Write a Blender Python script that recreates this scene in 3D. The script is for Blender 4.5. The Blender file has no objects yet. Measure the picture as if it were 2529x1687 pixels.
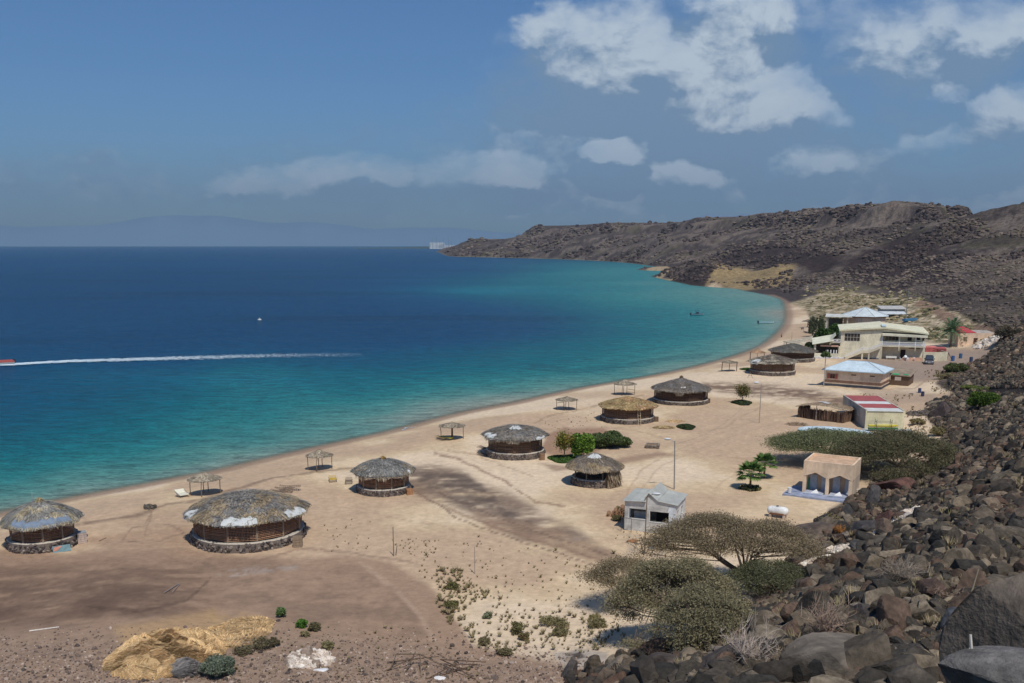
import bpy, bmesh, math, random
import numpy as np
from math import radians, sin, cos, tan, pi, atan2, hypot
random.seed(7); RN = np.random.default_rng(11)
SC = bpy.context.scene
COL = SC.collection
# ------------------------------------------------------------ camera
TH = math.atan(540/2400.0)          # downward pitch
CZ = 28.7                           # eye height over the sea
cd = bpy.data.cameras.new("camera"); cam = bpy.data.objects.new("camera", cd); COL.objects.link(cam)
cam.location = (0, 0, CZ); cam.rotation_euler = (pi/2-TH, 0, 0)
cd.sensor_width = 36; cd.lens = 2400/2529*36; cd.shift_y = 301/2529
cd.clip_start = 0.3; cd.clip_end = 60000
SC.camera = cam
# ------------------------------------------------------------ light
SUN_EL = radians(60); SUN_DIR = (0.34, -0.94)      # horizontal direction towards the sun
SC.view_settings.view_transform = 'Standard'; SC.view_settings.look = 'None'
SC.view_settings.exposure = 0.0; SC.view_settings.gamma = 1
sl = bpy.data.lights.new("sun", 'SUN'); sl.energy = 3.25; sl.angle = radians(0.53); sl.color = (1, .95, .87)
so = bpy.data.objects.new("sun", sl); COL.objects.link(so)
_sd = np.array([SUN_DIR[0], SUN_DIR[1], 0.0]); _sd /= np.linalg.norm(_sd)
_sv = np.array([_sd[0]*cos(SUN_EL), _sd[1]*cos(SUN_EL), sin(SUN_EL)])
from mathutils import Vector, Matrix
so.rotation_euler = Vector(_sv).to_track_quat('Z', 'Y').to_euler(); so.location = (0, 0, 200)

def ab(u, v):
    """direction of the photograph's point (u,v): tan(azimuth), tan(elevation)/cos(azimuth)"""
    X = (u*1.07571-1264.5)/2400; Y = (v*1.07571-1144.5)/2400
    d = np.array([X, cos(TH)-Y*sin(TH), -sin(TH)-Y*cos(TH)])
    return d[0]/d[1], d[2]/d[1]

def build_world():
    w = bpy.data.worlds.new("World"); SC.world = w; w.use_nodes = True
    nt = w.node_tree; N = nt.nodes; L = nt.links; N.clear()
    out = N.new('ShaderNodeOutputWorld'); bg = N.new('ShaderNodeBackground')
    sky = N.new('ShaderNodeTexSky'); sky.sky_type = 'NISHITA'; sky.sun_disc = False
    sky.sun_elevation = SUN_EL; sky.sun_rotation = atan2(SUN_DIR[0], SUN_DIR[1])
    sky.altitude = 30; sky.air_density = 1.0; sky.dust_density = 0.6; sky.ozone_density = 2.5
    bg.inputs[1].default_value = SKY_STR
    L.new(bg.outputs[0], out.inputs[0])
    tc = N.new('ShaderNodeTexCoord'); sep = N.new('ShaderNodeSeparateXYZ'); L.new(tc.outputs['Generated'], sep.inputs[0])
    def M(op, a, b=None, c=None, clamp=False):
        n = N.new('ShaderNodeMath'); n.operation = op; n.use_clamp = clamp
        for i, x in enumerate((a, b, c)):
            if x is None: continue
            if isinstance(x, (int, float)): n.inputs[i].default_value = x
            else: L.new(x, n.inputs[i])
        return n.outputs[0]
    yy = M('MAXIMUM', sep.outputs[1], 0.05)
    A = M('DIVIDE', sep.outputs[0], yy); E = M('DIVIDE', sep.outputs[2], yy)
    # noise in direction space, squashed so that the puffs lie flat
    cmb = N.new('ShaderNodeCombineXYZ'); L.new(A, cmb.inputs[0]); L.new(M('MULTIPLY', E, 1.45), cmb.inputs[1]); L.new(M('LESS_THAN', sep.outputs[1], 0), cmb.inputs[2])
    def noise(scale, det, rough, off=(0, 0, 0), src=None):
        m = N.new('ShaderNodeMapping'); m.inputs[1].default_value = off; L.new(src or cmb.outputs[0], m.inputs[0])
        n = N.new('ShaderNodeTexNoise'); n.inputs['Scale'].default_value = scale; n.inputs['Detail'].default_value = det
        n.inputs['Roughness'].default_value = rough; L.new(m.outputs[0], n.inputs[0]); return n
    wn = noise(9, 2, .5, (3.1, 0, 0))
    vm = N.new('ShaderNodeVectorMath'); vm.operation = 'MULTIPLY_ADD'; L.new(wn.outputs['Color'], vm.inputs[0]); vm.inputs[1].default_value = (.05, .05, 0)
    L.new(cmb.outputs[0], vm.inputs[2]); wsrc = vm.outputs[0]
    cum = [(1225,88,38,30),(1272,62,45,42),(1350,78,62,46),(1425,100,80,62),(1292,125,62,48),(1475,112,58,52),(1395,165,120,42),(1640,112,62,48),(1695,140,52,62),(1600,165,85,50),(1655,195,95,38),(1700,18,80,58),(1765,32,42,42),
           (1790,258,72,36),(1700,278,125,30),(1620,240,90,32),(1430,215,42,26),(1425,358,26,12,.38),(1835,368,36,18,.34),(1585,405,20,13,.2),(862,400,30,13,.42),(790,408,28,8,.1),(668,427,32,9,.12),(578,429,24,7,.15),(1085,407,18,6,.05),(1167,408,18,6,.1),
           (2065,112,70,62,.75),(2150,62,42,42,.7),(2270,95,105,36,.75),(2335,68,42,32,.75),(2320,262,62,42,.7),(2240,330,66,22,.5),(2155,210,32,14,.35)]
    veil = [(1560,260,230,130,.8),(1520,350,320,90,.5),(1400,425,420,44,.42),(850,428,420,34,.25),(2150,120,200,70,.4),(2250,300,150,70,.35),(2000,440,420,40,.34),(1700,400,330,60,.42)]
    wa = noise(38, 4, .6, (1.7, 0, 0)); sw = N.new('ShaderNodeSeparateColor'); L.new(wa.outputs['Color'], sw.inputs[0]); wb = noise(13, 3, .55, (7.7, 3, 0)); sb = N.new('ShaderNodeSeparateColor'); L.new(wb.outputs['Color'], sb.inputs[0])
    A = M('ADD', M('MULTIPLY_ADD', sw.outputs[0], .030, A), M('MULTIPLY_ADD', sb.outputs[0], .044, -.037)); E = M('ADD', M('MULTIPLY_ADD', sw.outputs[1], .020, E), M('MULTIPLY_ADD', sb.outputs[1], .026, -.023))
    def field(lst, oa, oe, grow=1.0):
        fld = None
        for q in lst:
            u, v, ru, rv = q[:4]; wt = q[4] if len(q) > 4 else 1.0
            a, e = ab(u, v); su = ru*1.07571/2400*grow; sv = rv*1.07571/2400*grow
            x = M('MULTIPLY', M('SUBTRACT', A, a-oa), 1/su); y = M('MULTIPLY', M('SUBTRACT', E, e-oe), 1/sv)
            g = M('MULTIPLY_ADD', M('ADD', M('MULTIPLY', x, x), M('MULTIPLY', y, y)), -.5*wt, wt)
            fld = g if fld is None else M('MAXIMUM', fld, g)
        return M('MAXIMUM', fld, -1.5)
    def dens(off, oa, oe):
        n1 = noise(17, 8, .60, off, wsrc)
        n2 = noise(48, 5, .6, off, wsrc); return M('ADD', M('MULTIPLY', M('MINIMUM', field(cum, oa, oe+(-.0030), 1.10), .85), 1.0), M('ADD', M('MULTIPLY', M('SUBTRACT', n1.outputs['Fac'], .5), 1.30), M('MULTIPLY', M('SUBTRACT', n2.outputs['Fac'], .5), 1.0)))
    def mrange(x, a, b):
        r = N.new('ShaderNodeMapRange'); r.interpolation_type = 'SMOOTHSTEP'; r.inputs[1].default_value = a; r.inputs[2].default_value = b; L.new(x, r.inputs[0]); return r.outputs[0]
    d0 = dens((0, 0, 0), 0, 0); d1 = dens((.008, .034, 0), .006, .024)
    aC = mrange(d0, .02, 1.2)
    vn_ = noise(9, 7, .62, (5, 2, 0), wsrc)
    aV = M('MULTIPLY', mrange(M('ADD', field(veil, 0, 0, 1.25), M('MULTIPLY', M('SUBTRACT', vn_.outputs['Fac'], .5), 2.1)), -.35, .6), .75)
    alpha = M('SUBTRACT', 1.0, M('MULTIPLY', M('SUBTRACT', 1.0, M('MULTIPLY', aC, .93)), M('SUBTRACT', 1.0, aV)))
    class _o: pass
    mr = _o(); mr.outputs = [alpha]
    lit = M('ADD', M('MULTIPLY', M('SUBTRACT', d0, d1), 1.05), M('MULTIPLY_ADD', aC, .44, M('MULTIPLY', aV, .40)), clamp=True)
    cr = N.new('ShaderNodeValToRGB'); L.new(lit, cr.inputs[0])
    cr.color_ramp.elements[0].position = .08; cr.color_ramp.elements[0].color = (.20, .30, .42, 1)
    cr.color_ramp.elements[1].position = .9; cr.color_ramp.elements[1].color = (.56, .65, .73, 1)
    gain = N.new('ShaderNodeMix'); gain.data_type = 'RGBA'; gain.blend_type = 'MULTIPLY'; gain.inputs[0].default_value = 1
    L.new(cr.outputs[0], gain.inputs[6]); gain.inputs[7].default_value = (1/SKY_STR, 1/SKY_STR, 1/SKY_STR, 1)
    tint = N.new('ShaderNodeMix'); tint.data_type = 'RGBA'; tint.blend_type = 'MULTIPLY'; tint.inputs[0].default_value = 1
    L.new(sky.outputs[0], tint.inputs[6]); tint.inputs[7].default_value = (*SKY_TINT, 1)
    mix = N.new('ShaderNodeMix'); mix.data_type = 'RGBA'; L.new(alpha, mix.inputs[0])
    L.new(tint.outputs[2], mix.inputs[6]); L.new(gain.outputs[2], mix.inputs[7]); L.new(mix.outputs[2], bg.inputs[0])
SKY_STR = 0.07; SKY_TINT = (.56, .87, 1.20); HAZE = 5e-5
build_world()

# ------------------------------------------------------------ tools
def c8(r, g, b, k=1.0):
    f = lambda c: ((c/255)/12.92 if c <= 10 else (((c/255)+.055)/1.055)**2.4)*k
    return (f(r), f(g), f(b))
def _h(ix, iy, iz, s):
    h = (ix.astype(np.int64)*374761393 + iy.astype(np.int64)*668265263 + iz.astype(np.int64)*2147483647 + s*974634777) & 0xffffffff
    h = ((h ^ (h >> 13))*1274126177) & 0xffffffff; h = ((h ^ (h >> 16))*2246822519) & 0xffffffff
    return ((h ^ (h >> 15)) & 0xffffff)/16777215.0
def vn2(x, y, s=0):
    ix = np.floor(x); iy = np.floor(y); fx = x-ix; fy = y-iy; fx = fx*fx*(3-2*fx); fy = fy*fy*(3-2*fy); z = np.zeros_like(ix)
    a = _h(ix, iy, z, s); b = _h(ix+1, iy, z, s); c = _h(ix, iy+1, z, s); d = _h(ix+1, iy+1, z, s)
    return (a+(b-a)*fx)*(1-fy)+(c+(d-c)*fx)*fy
def fbm2(x, y, o=4, s=0, g=.5):
    r = 0; a = 1; t = 0
    for i in range(o):
        r = r+a*vn2(x*2**i+i*17.3, y*2**i-i*9.7, s+i); t += a; a *= g
    return r/t
def vn3(p, s=0):
    i = np.floor(p); f = p-i; f = f*f*(3-2*f); r = 0
    for dx in (0, 1):
        for dy in (0, 1):
            for dz in (0, 1):
                w = (f[:, 0] if dx else 1-f[:, 0])*(f[:, 1] if dy else 1-f[:, 1])*(f[:, 2] if dz else 1-f[:, 2])
                r = r+w*_h(i[:, 0]+dx, i[:, 1]+dy, i[:, 2]+dz, s)
    return r
def sstep(a, b, x):
    t = np.clip((x-a)/(b-a), 0, 1); return t*t*(3-2*t)

def raw_mesh(name, V, loops, totals, cols=None, smooth=False, percorner=None):
    me = bpy.data.meshes.new(name); V = np.asarray(V, dtype=np.float32); loops = np.asarray(loops, dtype=np.int32); totals = np.asarray(totals, dtype=np.int32)
    me.vertices.add(len(V)); me.vertices.foreach_set('co', V.ravel())
    me.loops.add(len(loops)); me.loops.foreach_set('vertex_index', loops)
    me.polygons.add(len(totals)); st = np.concatenate([[0], np.cumsum(totals)[:-1]]).astype(np.int32)
    me.polygons.foreach_set('loop_start', st)
    if smooth: me.polygons.foreach_set('use_smooth', np.ones(len(totals), dtype=bool))
    else: me.polygons.foreach_set('use_smooth', np.zeros(len(totals), dtype=bool))
    if cols is not None:
        at = me.color_attributes.new('Col', 'FLOAT_COLOR', 'CORNER')
        c = np.ones((len(loops), 4), dtype=np.float32); c[:, :3] = np.repeat(np.asarray(cols, dtype=np.float32), totals, axis=0)
        at.data.foreach_set('color', c.ravel())
    me.update(calc_edges=True); me.validate(); return me

class MB:
    def __init__(s): s.V = []; s.L = []; s.T = []; s.C = []; s.n = 0
    def add(s, V, F, col):
        """F: list of index lists or an (n,k) array; col: one colour or one per face"""
        V = np.asarray(V, dtype=np.float32).reshape(-1, 3)
        if isinstance(F, np.ndarray):
            s.L.append((F+s.n).ravel()); nf = len(F); s.T.append(np.full(nf, F.shape[1]))
        else:
            s.L.append(np.concatenate([np.asarray(f) for f in F])+s.n); nf = len(F); s.T.append(np.array([len(f) for f in F]))
        c = np.asarray(col, dtype=np.float32)
        if c.ndim == 1: c = np.tile(c, (nf, 1))
        s.C.append(c); s.V.append(V); s.n += len(V); return s
    def box(s, x0, y0, z0, x1, y1, z1, col, M=None):
        V = np.array([(x, y, z) for x in (x0, x1) for y in (y0, y1) for z in (z0, z1)], dtype=float)
        if M is not None: V = V@np.array(M)[:3, :3].T+np.array(M)[:3, 3]
        F = np.array([(0, 1, 3, 2), (4, 6, 7, 5), (0, 4, 5, 1), (2, 3, 7, 6), (0, 2, 6, 4), (1, 5, 7, 3)]); return s.add(V, F, col)
    def tube(s, p0, p1, r0, r1=None, n=6, col=(1, 1, 1), caps=True):
        r1 = r0 if r1 is None else r1; p0 = np.array(p0, float); p1 = np.array(p1, float); d = p1-p0; L = np.linalg.norm(d)
        if L < 1e-6: return s
        d /= L; a = np.array([0, 0, 1.]) if abs(d[2]) < .9 else np.array([1., 0, 0]); e = np.cross(d, a); e /= np.linalg.norm(e); g = np.cross(d, e)
        t = np.arange(n)*2*pi/n; ring = np.cos(t)[:, None]*e+np.sin(t)[:, None]*g
        V = np.concatenate([p0+ring*r0, p1+ring*r1]); F = [[i, (i+1) % n, n+(i+1) % n, n+i] for i in range(n)]
        if caps: F += [list(range(n))[::-1], list(range(n, 2*n))]
        return s.add(V, F, col)
    def path(s, P, R, n=6, col=(1, 1, 1)):
        P = np.asarray(P, float); m = len(P); R = np.broadcast_to(np.asarray(R, float), (m,)); V = []; t = np.arange(n)*2*pi/n; pe = None
        for i in range(m):
            d = P[min(i+1, m-1)]-P[max(i-1, 0)]; d /= (np.linalg.norm(d)+1e-9)
            a = pe if pe is not None else (np.array([0, 0, 1.]) if abs(d[2]) < .9 else np.array([1., 0, 0]))
            e = (a-d*np.dot(a, d)) if pe is not None else np.cross(d, a); e /= (np.linalg.norm(e)+1e-9); pe = e; g = np.cross(d, e)
            V.append(P[i]+(np.cos(t)[:, None]*e+np.sin(t)[:, None]*g)*R[i])
        F = [[i*n+k, i*n+(k+1) % n, (i+1)*n+(k+1) % n, (i+1)*n+k] for i in range(m-1) for k in range(n)]
        F += [list(range(n))[::-1], [(m-1)*n+k for k in range(n)]]; return s.add(np.concatenate(V), F, col)
    def poly(s, V, col, th=0):
        n = len(V); V = np.asarray(V, float)
        if not th: return s.add(V, [list(range(n))], col)
        a, b, c = V[0], V[1], V[2]; nn = np.cross(b-a, c-b); nn /= np.linalg.norm(nn)
        W = np.concatenate([V, V-nn*th]); F = [list(range(n)), list(range(n, 2*n))[::-1]]+[[i, n+i, n+(i+1) % n, (i+1) % n] for i in range(n)]
        return s.add(W, F, col)
    def quads(s, c, a, b, col):
        """many quads: centres c, half axes a and b, colours"""
        V = np.stack([c-a-b, c+a-b, c+a+b, c-a+b], axis=1).reshape(-1, 3); F = np.arange(len(c)*4).reshape(-1, 4); return s.add(V, F, col)
    def wall(s, L, H, t, ops, col, x0=0, y0=0, z0=0, along='x'):
        """wall of length L, height H, thickness t with rectangular openings (a0,z0,a1,z1), which must not share x spans"""
        def bx(a0, h0, a1, h1):
            if a1-a0 < 1e-4 or h1-h0 < 1e-4: return
            if along == 'x': s.box(x0+a0, y0, z0+h0, x0+a1, y0+t, z0+h1, col)
            else: s.box(x0, y0+a0, z0+h0, x0+t, y0+a1, z0+h1, col)
        p = 0
        for (a0, h0, a1, h1) in sorted(ops): bx(p, 0, a0, H); bx(a0, 0, a1, h0); bx(a0, h1, a1, H); p = a1
        bx(p, 0, L, H); return s
    def build(s, name, mat, parent=None, smooth=False):
        me = raw_mesh(name, np.concatenate(s.V), np.concatenate(s.L), np.concatenate(s.T), np.concatenate(s.C), smooth)
        me.materials.append(mat); o = bpy.data.objects.new(name, me); COL.objects.link(o)
        if parent is not None: o.parent = parent
        return o
def tag(o, label=None, cat=None, group=None, kind=None):
    if label: o['label'] = label
    if cat: o['category'] = cat
    if group: o['group'] = group
    if kind: o['kind'] = kind
    return o
def thing(name, label, cat, loc, rz=0, group=None):
    o = bpy.data.objects.new(name, None); COL.objects.link(o); o.location = loc; o.rotation_euler = (0, 0, rz); o.empty_display_size = .3
    return tag(o, label, cat, group)
def copy_tree(o, loc, rz, label=None, scale=None):
    def cp(x, par):
        c = x.copy(); COL.objects.link(c); c.parent = par
        for ch in x.children: cp(ch, c)
        return c
    c = cp(o, None); c.location = loc; c.rotation_euler = (0, 0, rz)
    if label: c['label'] = label
    if scale: c.scale = (scale,)*3
    return c

def material(name, rough=.9, var=.25, nscale=6, bump=.0, bscale=20, spec=.3, metal=0, det=4, stretch=(1, 1, 1), wave=None, obj=True, extra=None, patch=None, bd=.05):
    m = bpy.data.materials.new(name); m.use_nodes = True; nt = m.node_tree; N = nt.nodes; L = nt.links
    b = N['Principled BSDF']; b.inputs['Roughness'].default_value = rough; b.inputs['Specular IOR Level'].default_value = spec; b.inputs['Metallic'].default_value = metal
    at = N.new('ShaderNodeAttribute'); at.attribute_name = 'Col'; tc = N.new('ShaderNodeTexCoord'); mp = N.new('ShaderNodeMapping')
    mp.inputs['Scale'].default_value = stretch; L.new(tc.outputs['Object'], mp.inputs[0])
    ns = N.new('ShaderNodeTexNoise'); ns.inputs['Scale'].default_value = nscale; ns.inputs['Detail'].default_value = det; ns.inputs['Roughness'].default_value = .65
    L.new(mp.outputs[0], ns.inputs[0])
    mr = N.new('ShaderNodeMapRange'); mr.inputs[1].default_value = .3; mr.inputs[2].default_value = .7; mr.inputs[3].default_value = 1-var; mr.inputs[4].default_value = 1+var; L.new(ns.outputs['Fac'], mr.inputs[0])
    fac = mr.outputs[0]
    if patch:
        n2 = N.new('ShaderNodeTexNoise'); n2.inputs['Scale'].default_value = patch[0]; n2.inputs['Detail'].default_value = 3; L.new(mp.outputs[0], n2.inputs[0])
        r2 = N.new('ShaderNodeMapRange'); r2.inputs[1].default_value = .38; r2.inputs[2].default_value = .62; r2.inputs[3].default_value = 1-patch[1]; r2.inputs[4].default_value = 1+patch[1]*.6; L.new(n2.outputs['Fac'], r2.inputs[0])
        mm = N.new('ShaderNodeMath'); mm.operation = 'MULTIPLY'; L.new(fac, mm.inputs[0]); L.new(r2.outputs[0], mm.inputs[1]); fac = mm.outputs[0]
    vm = N.new('ShaderNodeVectorMath'); vm.operation = 'SCALE'; L.new(at.outputs['Color'], vm.inputs[0]); L.new(fac, vm.inputs[3]); L.new(vm.outputs[0], b.inputs['Base Color'])
    h = None
    if bump:
        nb = N.new('ShaderNodeTexNoise'); nb.inputs['Scale'].default_value = bscale; nb.inputs['Detail'].default_value = 5; nb.inputs['Roughness'].default_value = .65; L.new(mp.outputs[0], nb.inputs[0]); h = nb.outputs['Fac']
    if wave:
        wv = N.new('ShaderNodeTexWave'); wv.bands_direction = wave[0]; wv.inputs['Scale'].default_value = wave[1]; L.new(tc.outputs['Object'], wv.inputs[0]); h = wv.outputs['Fac']
    if h is not None:
        bp = N.new('ShaderNodeBump'); bp.inputs['Strength'].default_value = bump; bp.inputs['Distance'].default_value = bd; L.new(h, bp.inputs['Height']); L.new(bp.outputs[0], b.inputs['Normal'])
    return m
MT = {
 'plaster': material('plaster', .9, .14, 3, .25, 30, patch=(.55, .17), stretch=(1, 1, .6)),
 'concrete': material('weathered_concrete', .92, .16, 4, .3, 20, patch=(.9, .28)),
 'stone': material('stone', .9, .35, 9, .6, 16),
 'basalt': material('basalt_rock', .85, .40, 3.0, .7, 3.2, patch=(.8, .3), bd=.14, spec=.3, det=9),
 'thatch': material('thatch', .95, .3, 14, 0, spec=.1, patch=(.9, .22)),
 'wood': material('weathered_wood', .85, .25, 8, .2, 25, stretch=(1, 1, .2)),
 'paint': material('painted_surface', .45, .07, 3, .05, 20, spec=.5),
 'dirtypaint': material('chalky_paint', .7, .14, 4, .1, 20, patch=(1.1, .16)),
 'sheet': material('corrugated_sheet', .5, .10, 2, .5, wave=('X', 3.2), spec=.5, patch=(.6, .1), bd=.03),
 'cloth': material('tarpaulin', .6, .1, 2, .4, 5),
 'leaf': material('foliage', .7, .2, 5, spec=.15),
 'bark': material('bark', .9, .25, 9, .4, 25),
 'metal': material('grey_metal', .4, .12, 5, .05, 20, metal=.6, spec=.5),
 'glass': material('dark_glass', .08, .1, 3, spec=.8),
 'skin': material('skin', .6, .06, 8), 'fabric': material('fabric', .85, .12, 9, .1, 30),
 'straw': material('straw', .9, .25, 10, .5, 30, spec=.15),
}

def translucent_leaf(m):
    nt = m.node_tree; N = nt.nodes; L = nt.links; b = N['Principled BSDF']; t = N.new('ShaderNodeBsdfTranslucent'); x = N.new('ShaderNodeMixShader'); x.inputs[0].default_value = .22
    L.new(b.inputs['Base Color'].links[0].from_socket, t.inputs[0]); L.new(b.outputs[0], x.inputs[1]); L.new(t.outputs[0], x.inputs[2]); L.new(x.outputs[0], N['Material Output'].inputs[0])
translucent_leaf(MT['leaf'])
# ------------------------------------------------------------ terrain
def ray(u, v):
    X = (np.asarray(u, float)*1.07571-1264.5)/2400; Y = (np.asarray(v, float)*1.07571-1144.5)/2400
    return np.stack([X, cos(TH)-Y*sin(TH), -sin(TH)-Y*cos(TH)], axis=-1)
def proj(x, y, z):
    dz = z-CZ; f = y*cos(TH)-dz*sin(TH); f = np.maximum(f, .05)
    return ((x/f)*2400+1264.5)/1.07571, (((-dz*cos(TH)-y*sin(TH))/f)*2400+1144.5)/1.07571
def at_z(u, v, z):
    d = ray(u, v); t = (z-CZ)/d[..., 2]; return d*t[..., None]+np.array([0, 0, CZ])
def at_D(u, v, D):
    d = ray(u, v); t = D/np.hypot(d[..., 0], d[..., 1]); return d*t[..., None]+np.array([0, 0, CZ])
cz = [(0,1260,1.5),(300,1230,1.5),(600,1300,1.5),(900,1300,1.5),(1200,1300,1.5),(1300,1150,1.5),(1000,1100,1.5),(1500,1200,1.5),(1700,1150,1.6),(1500,1000,1.5),(1700,950,1.6),
 (1900,900,1.7),(1860,820,1.6),(2000,900,1.7),(2100,900,1.8),(2050,850,1.9),(1900,800,1.8),(2000,790,2),(2100,800,2),(2180,830,2),(2250,820,2.2),(1850,740,1.5),(1900,1000,1.6),(2050,1050,1.6),(1830,1000,1.5),(1100,1400,1.6),(1300,1350,1.5),(1500,1300,1.5),
 (0,1568,4),(300,1568,4),(700,1568,3.6),(1100,1568,3.0),(1300,1568,3.5),(0,1400,1.7),(500,1400,1.7),(900,1450,1.7),(-400,1568,4),(-400,1300,1.5),(1200,1480,1.8),
 (1400,1568,5),(1600,1568,9),(1800,1568,14),(2000,1568,18.5),(2200,1568,22.3),(2351,1568,24.3),
 (1500,1480,3),(1600,1500,5.5),(1700,1450,5.5),(1640,1400,2.5),(1700,1370,2.5),(1850,1450,9.5),(2000,1450,13),(2150,1450,16.5),(2300,1450,20.5),
 (1830,1290,2),(1850,1350,4.2),(2000,1350,8.5),(2150,1350,12.5),(2300,1350,17),(1900,1230,2),(2000,1250,4.2),(2150,1250,8.6),(2300,1250,13.5),(1960,1165,1.6),(2050,1160,2.6),(2150,1150,5),(2250,1150,8.5),
 (2351,1300,18),(2351,1200,14),(2351,1100,11),(2351,1000,9),(2351,900,7.5),(2351,800,6.5),(2460,1300,21),(2460,1100,15),(2460,900,11),(2460,800,11),(2130,1090,1.8),(2170,1010,1.8),(2250,1050,5.2),(2250,980,4.6),(2130,925,1.7),(2200,940,3.4),(2280,900,4.6),(2200,870,2.6),(2260,850,4.0),(2300,800,3.8),
 (1700,640,3),(1780,628,3),(1900,690,2.5),(2000,700,3),(2100,740,2.5),(2200,770,2.5),(1950,660,3.5),(1800,668,2.5),(1700,655,2)]
cD = []
cols = {1033:[(575,2600),(560,2750)],1100:[(570,2650),(545,2850)],1160:[(565,2500),(538,2900)],1205:[(560,2400),(530,2750)],1225:[(570,2300),(545,2450),(516,2670)],1400:[(575,1950),(550,2050),(507,2330)],
 1600:[(600,1280),(590,1350),(560,1500),(525,1700),(498,1884)],1750:[(600,1100),(575,1200),(530,1450),(488,1650)],1850:[(640,745),(615,919),(590,1067),(540,1220),(505,1382),(478,1447)],1950:[(640,650),(600,850),(540,1100),(471,1330)],
 2050:[(680,496),(650,620),(620,740),(590,850),(550,970),(500,1110),(463,1224)],2130:[(700,430),(650,560),(600,720),(540,900),(472,1130)],2200:[(720,370),(680,460),(640,540),(600,630),(550,730),(510,850),(477,1020)],
 2300:[(760,300),(700,350),(640,420),(600,460),(550,520),(510,580),(470,640)],2351:[(700,320),(640,380),(600,412),(530,470),(440,512)],2500:[(700,280),(600,350),(400,430)]}
P0 = [at_z(u, v, z) for u, v, z in cz]
for u, l in cols.items():
    for v, D in l: P0.append(at_D(u, v, float(D)))
    t = P0[-1]; D = hypot(t[0], t[1])
    for k in (1.35, 2.2): P0.append(np.array([t[0]*k, t[1]*k, t[2]*(.97 if k < 2 else .9)*(.35 if u < 1210 else 1)]))
for az, D, z in [(-60,4,26),(-30,4,26),(0,4,26.3),(25,4,26.8),(60,4,27),(-30,12,16),(-10,12,17),(5,12,18.5),(15,8,23.4),(-30,25,9),(-10,25,10),(5,28,10.5),(-55,12,16),(-55,40,6),(60,15,28),(60,60,30),(60,200,50),(50,400,60),(45,100,25),(40,30,24.5),(40,10,26)]:
    P0.append(np.array([D*sin(radians(az)), D*cos(radians(az)), z]))
P0 = np.array(P0)
def lp(x, y): return np.stack([np.arctan2(x, y)*3.0, np.log(np.hypot(x, y)+1e-6)], -1)
Q = lp(P0[:, 0], P0[:, 1]); K = np.linalg.norm(Q[:, None]-Q[None], axis=-1)
n0 = len(Q); Amat = np.zeros((n0+3, n0+3)); Amat[:n0, :n0] = K; Amat[:n0, n0] = 1; Amat[:n0, n0+1:] = Q; Amat[n0, :n0] = 1; Amat[n0+1:, :n0] = Q.T
WT = np.linalg.solve(Amat+np.diag([1e-6]*n0+[0]*3), np.concatenate([P0[:, 2], [0, 0, 0]]))
def rbf(x, y):
    q = lp(x, y).reshape(-1, 2); out = np.empty(len(q))
    for i in range(0, len(q), 60000):
        b = q[i:i+60000]; r = np.sqrt(((b[:, None]-Q[None])**2).sum(-1)); out[i:i+60000] = r@WT[:n0]+WT[n0]+b@WT[n0+1:]
    return out.reshape(np.shape(x))
shore_px = [(0,1183),(100,1160),(200,1140),(310,1120),(420,1098),(510,1082),(600,1060),(700,1036),(800,1014),(880,997),(950,979),(1060,950),(1130,937),(1200,924),(1320,895),(1450,873),(1560,853),(1650,831),(1720,810),(1765,790),(1792,765),(1810,745),(1813,722),(1808,700),(1800,687),
 (1780,680),(1760,676),(1740,672),(1715,668),(1700,663),(1670,661),(1640,659),(1612,657),(1590,655),(1570,650),(1548,646),(1525,641),(1508,637),(1499,634),(1512,630),(1540,628),(1560,624),(1540,622),(1500,621.5),(1463,620),(1475,616),(1505,615.5),(1520,614),(1494,610),(1455,605),(1408,600.7),(1341,597.3),(1275,594.7),(1205,593),(1142,591.3),(1080,590),(1032,589),(1020,584),(1012,580.7),(1002,577.6),(1015,575),(1032,573)]
SP = np.array([at_z(u, v, 0.)[:2] for u, v in shore_px])
# smooth the polyline a little by corner cutting
for _ in range(2):
    SP = np.concatenate([[SP[0]], np.stack([SP[:-1]*.75+SP[1:]*.25, SP[:-1]*.25+SP[1:]*.75], 1).reshape(-1, 2), [SP[-1]]])
d0 = SP[0]-SP[1]; d0 /= np.linalg.norm(d0)
POLY = np.concatenate([[SP[0]+d0*60+np.array([-10, -60])], [SP[0]+d0*30+np.array([-2, -8])], SP, [[SP[-1][0]+300, SP[-1][1]+900], [9000, 9000], [9000, -3000], [-3000, -3000]]])
def sdist(x, y):
    """signed distance to the shoreline, positive on land"""
    shp = np.shape(x); x = np.ravel(x); y = np.ravel(y); n = len(POLY); best = np.full(len(x), 1e18); ins = np.zeros(len(x), bool)
    for i in range(n):
        a = POLY[i]; b = POLY[(i+1) % n]; e = b-a; L2 = (e**2).sum()
        t = np.clip(((x-a[0])*e[0]+(y-a[1])*e[1])/L2, 0, 1); dd = (x-a[0]-t*e[0])**2+(y-a[1]-t*e[1])**2; best = np.minimum(best, dd)
        if a[1] != b[1]: ins ^= ((a[1] > y) != (b[1] > y)) & (x < (b[0]-a[0])*(y-a[1])/(b[1]-a[1])+a[0])
    return (np.sqrt(best)*np.where(ins, 1, -1)).reshape(shp)
def in_poly(u, v, P):
    ins = np.zeros(np.shape(u), bool); n = len(P)
    for i in range(n):
        a = P[i]; b = P[(i+1) % n]
        if a[1] != b[1]: ins ^= ((a[1] > v) != (b[1] > v)) & (u < (b[0]-a[0])*(v-a[1])/(b[1]-a[1])+a[0])
    return ins
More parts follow.
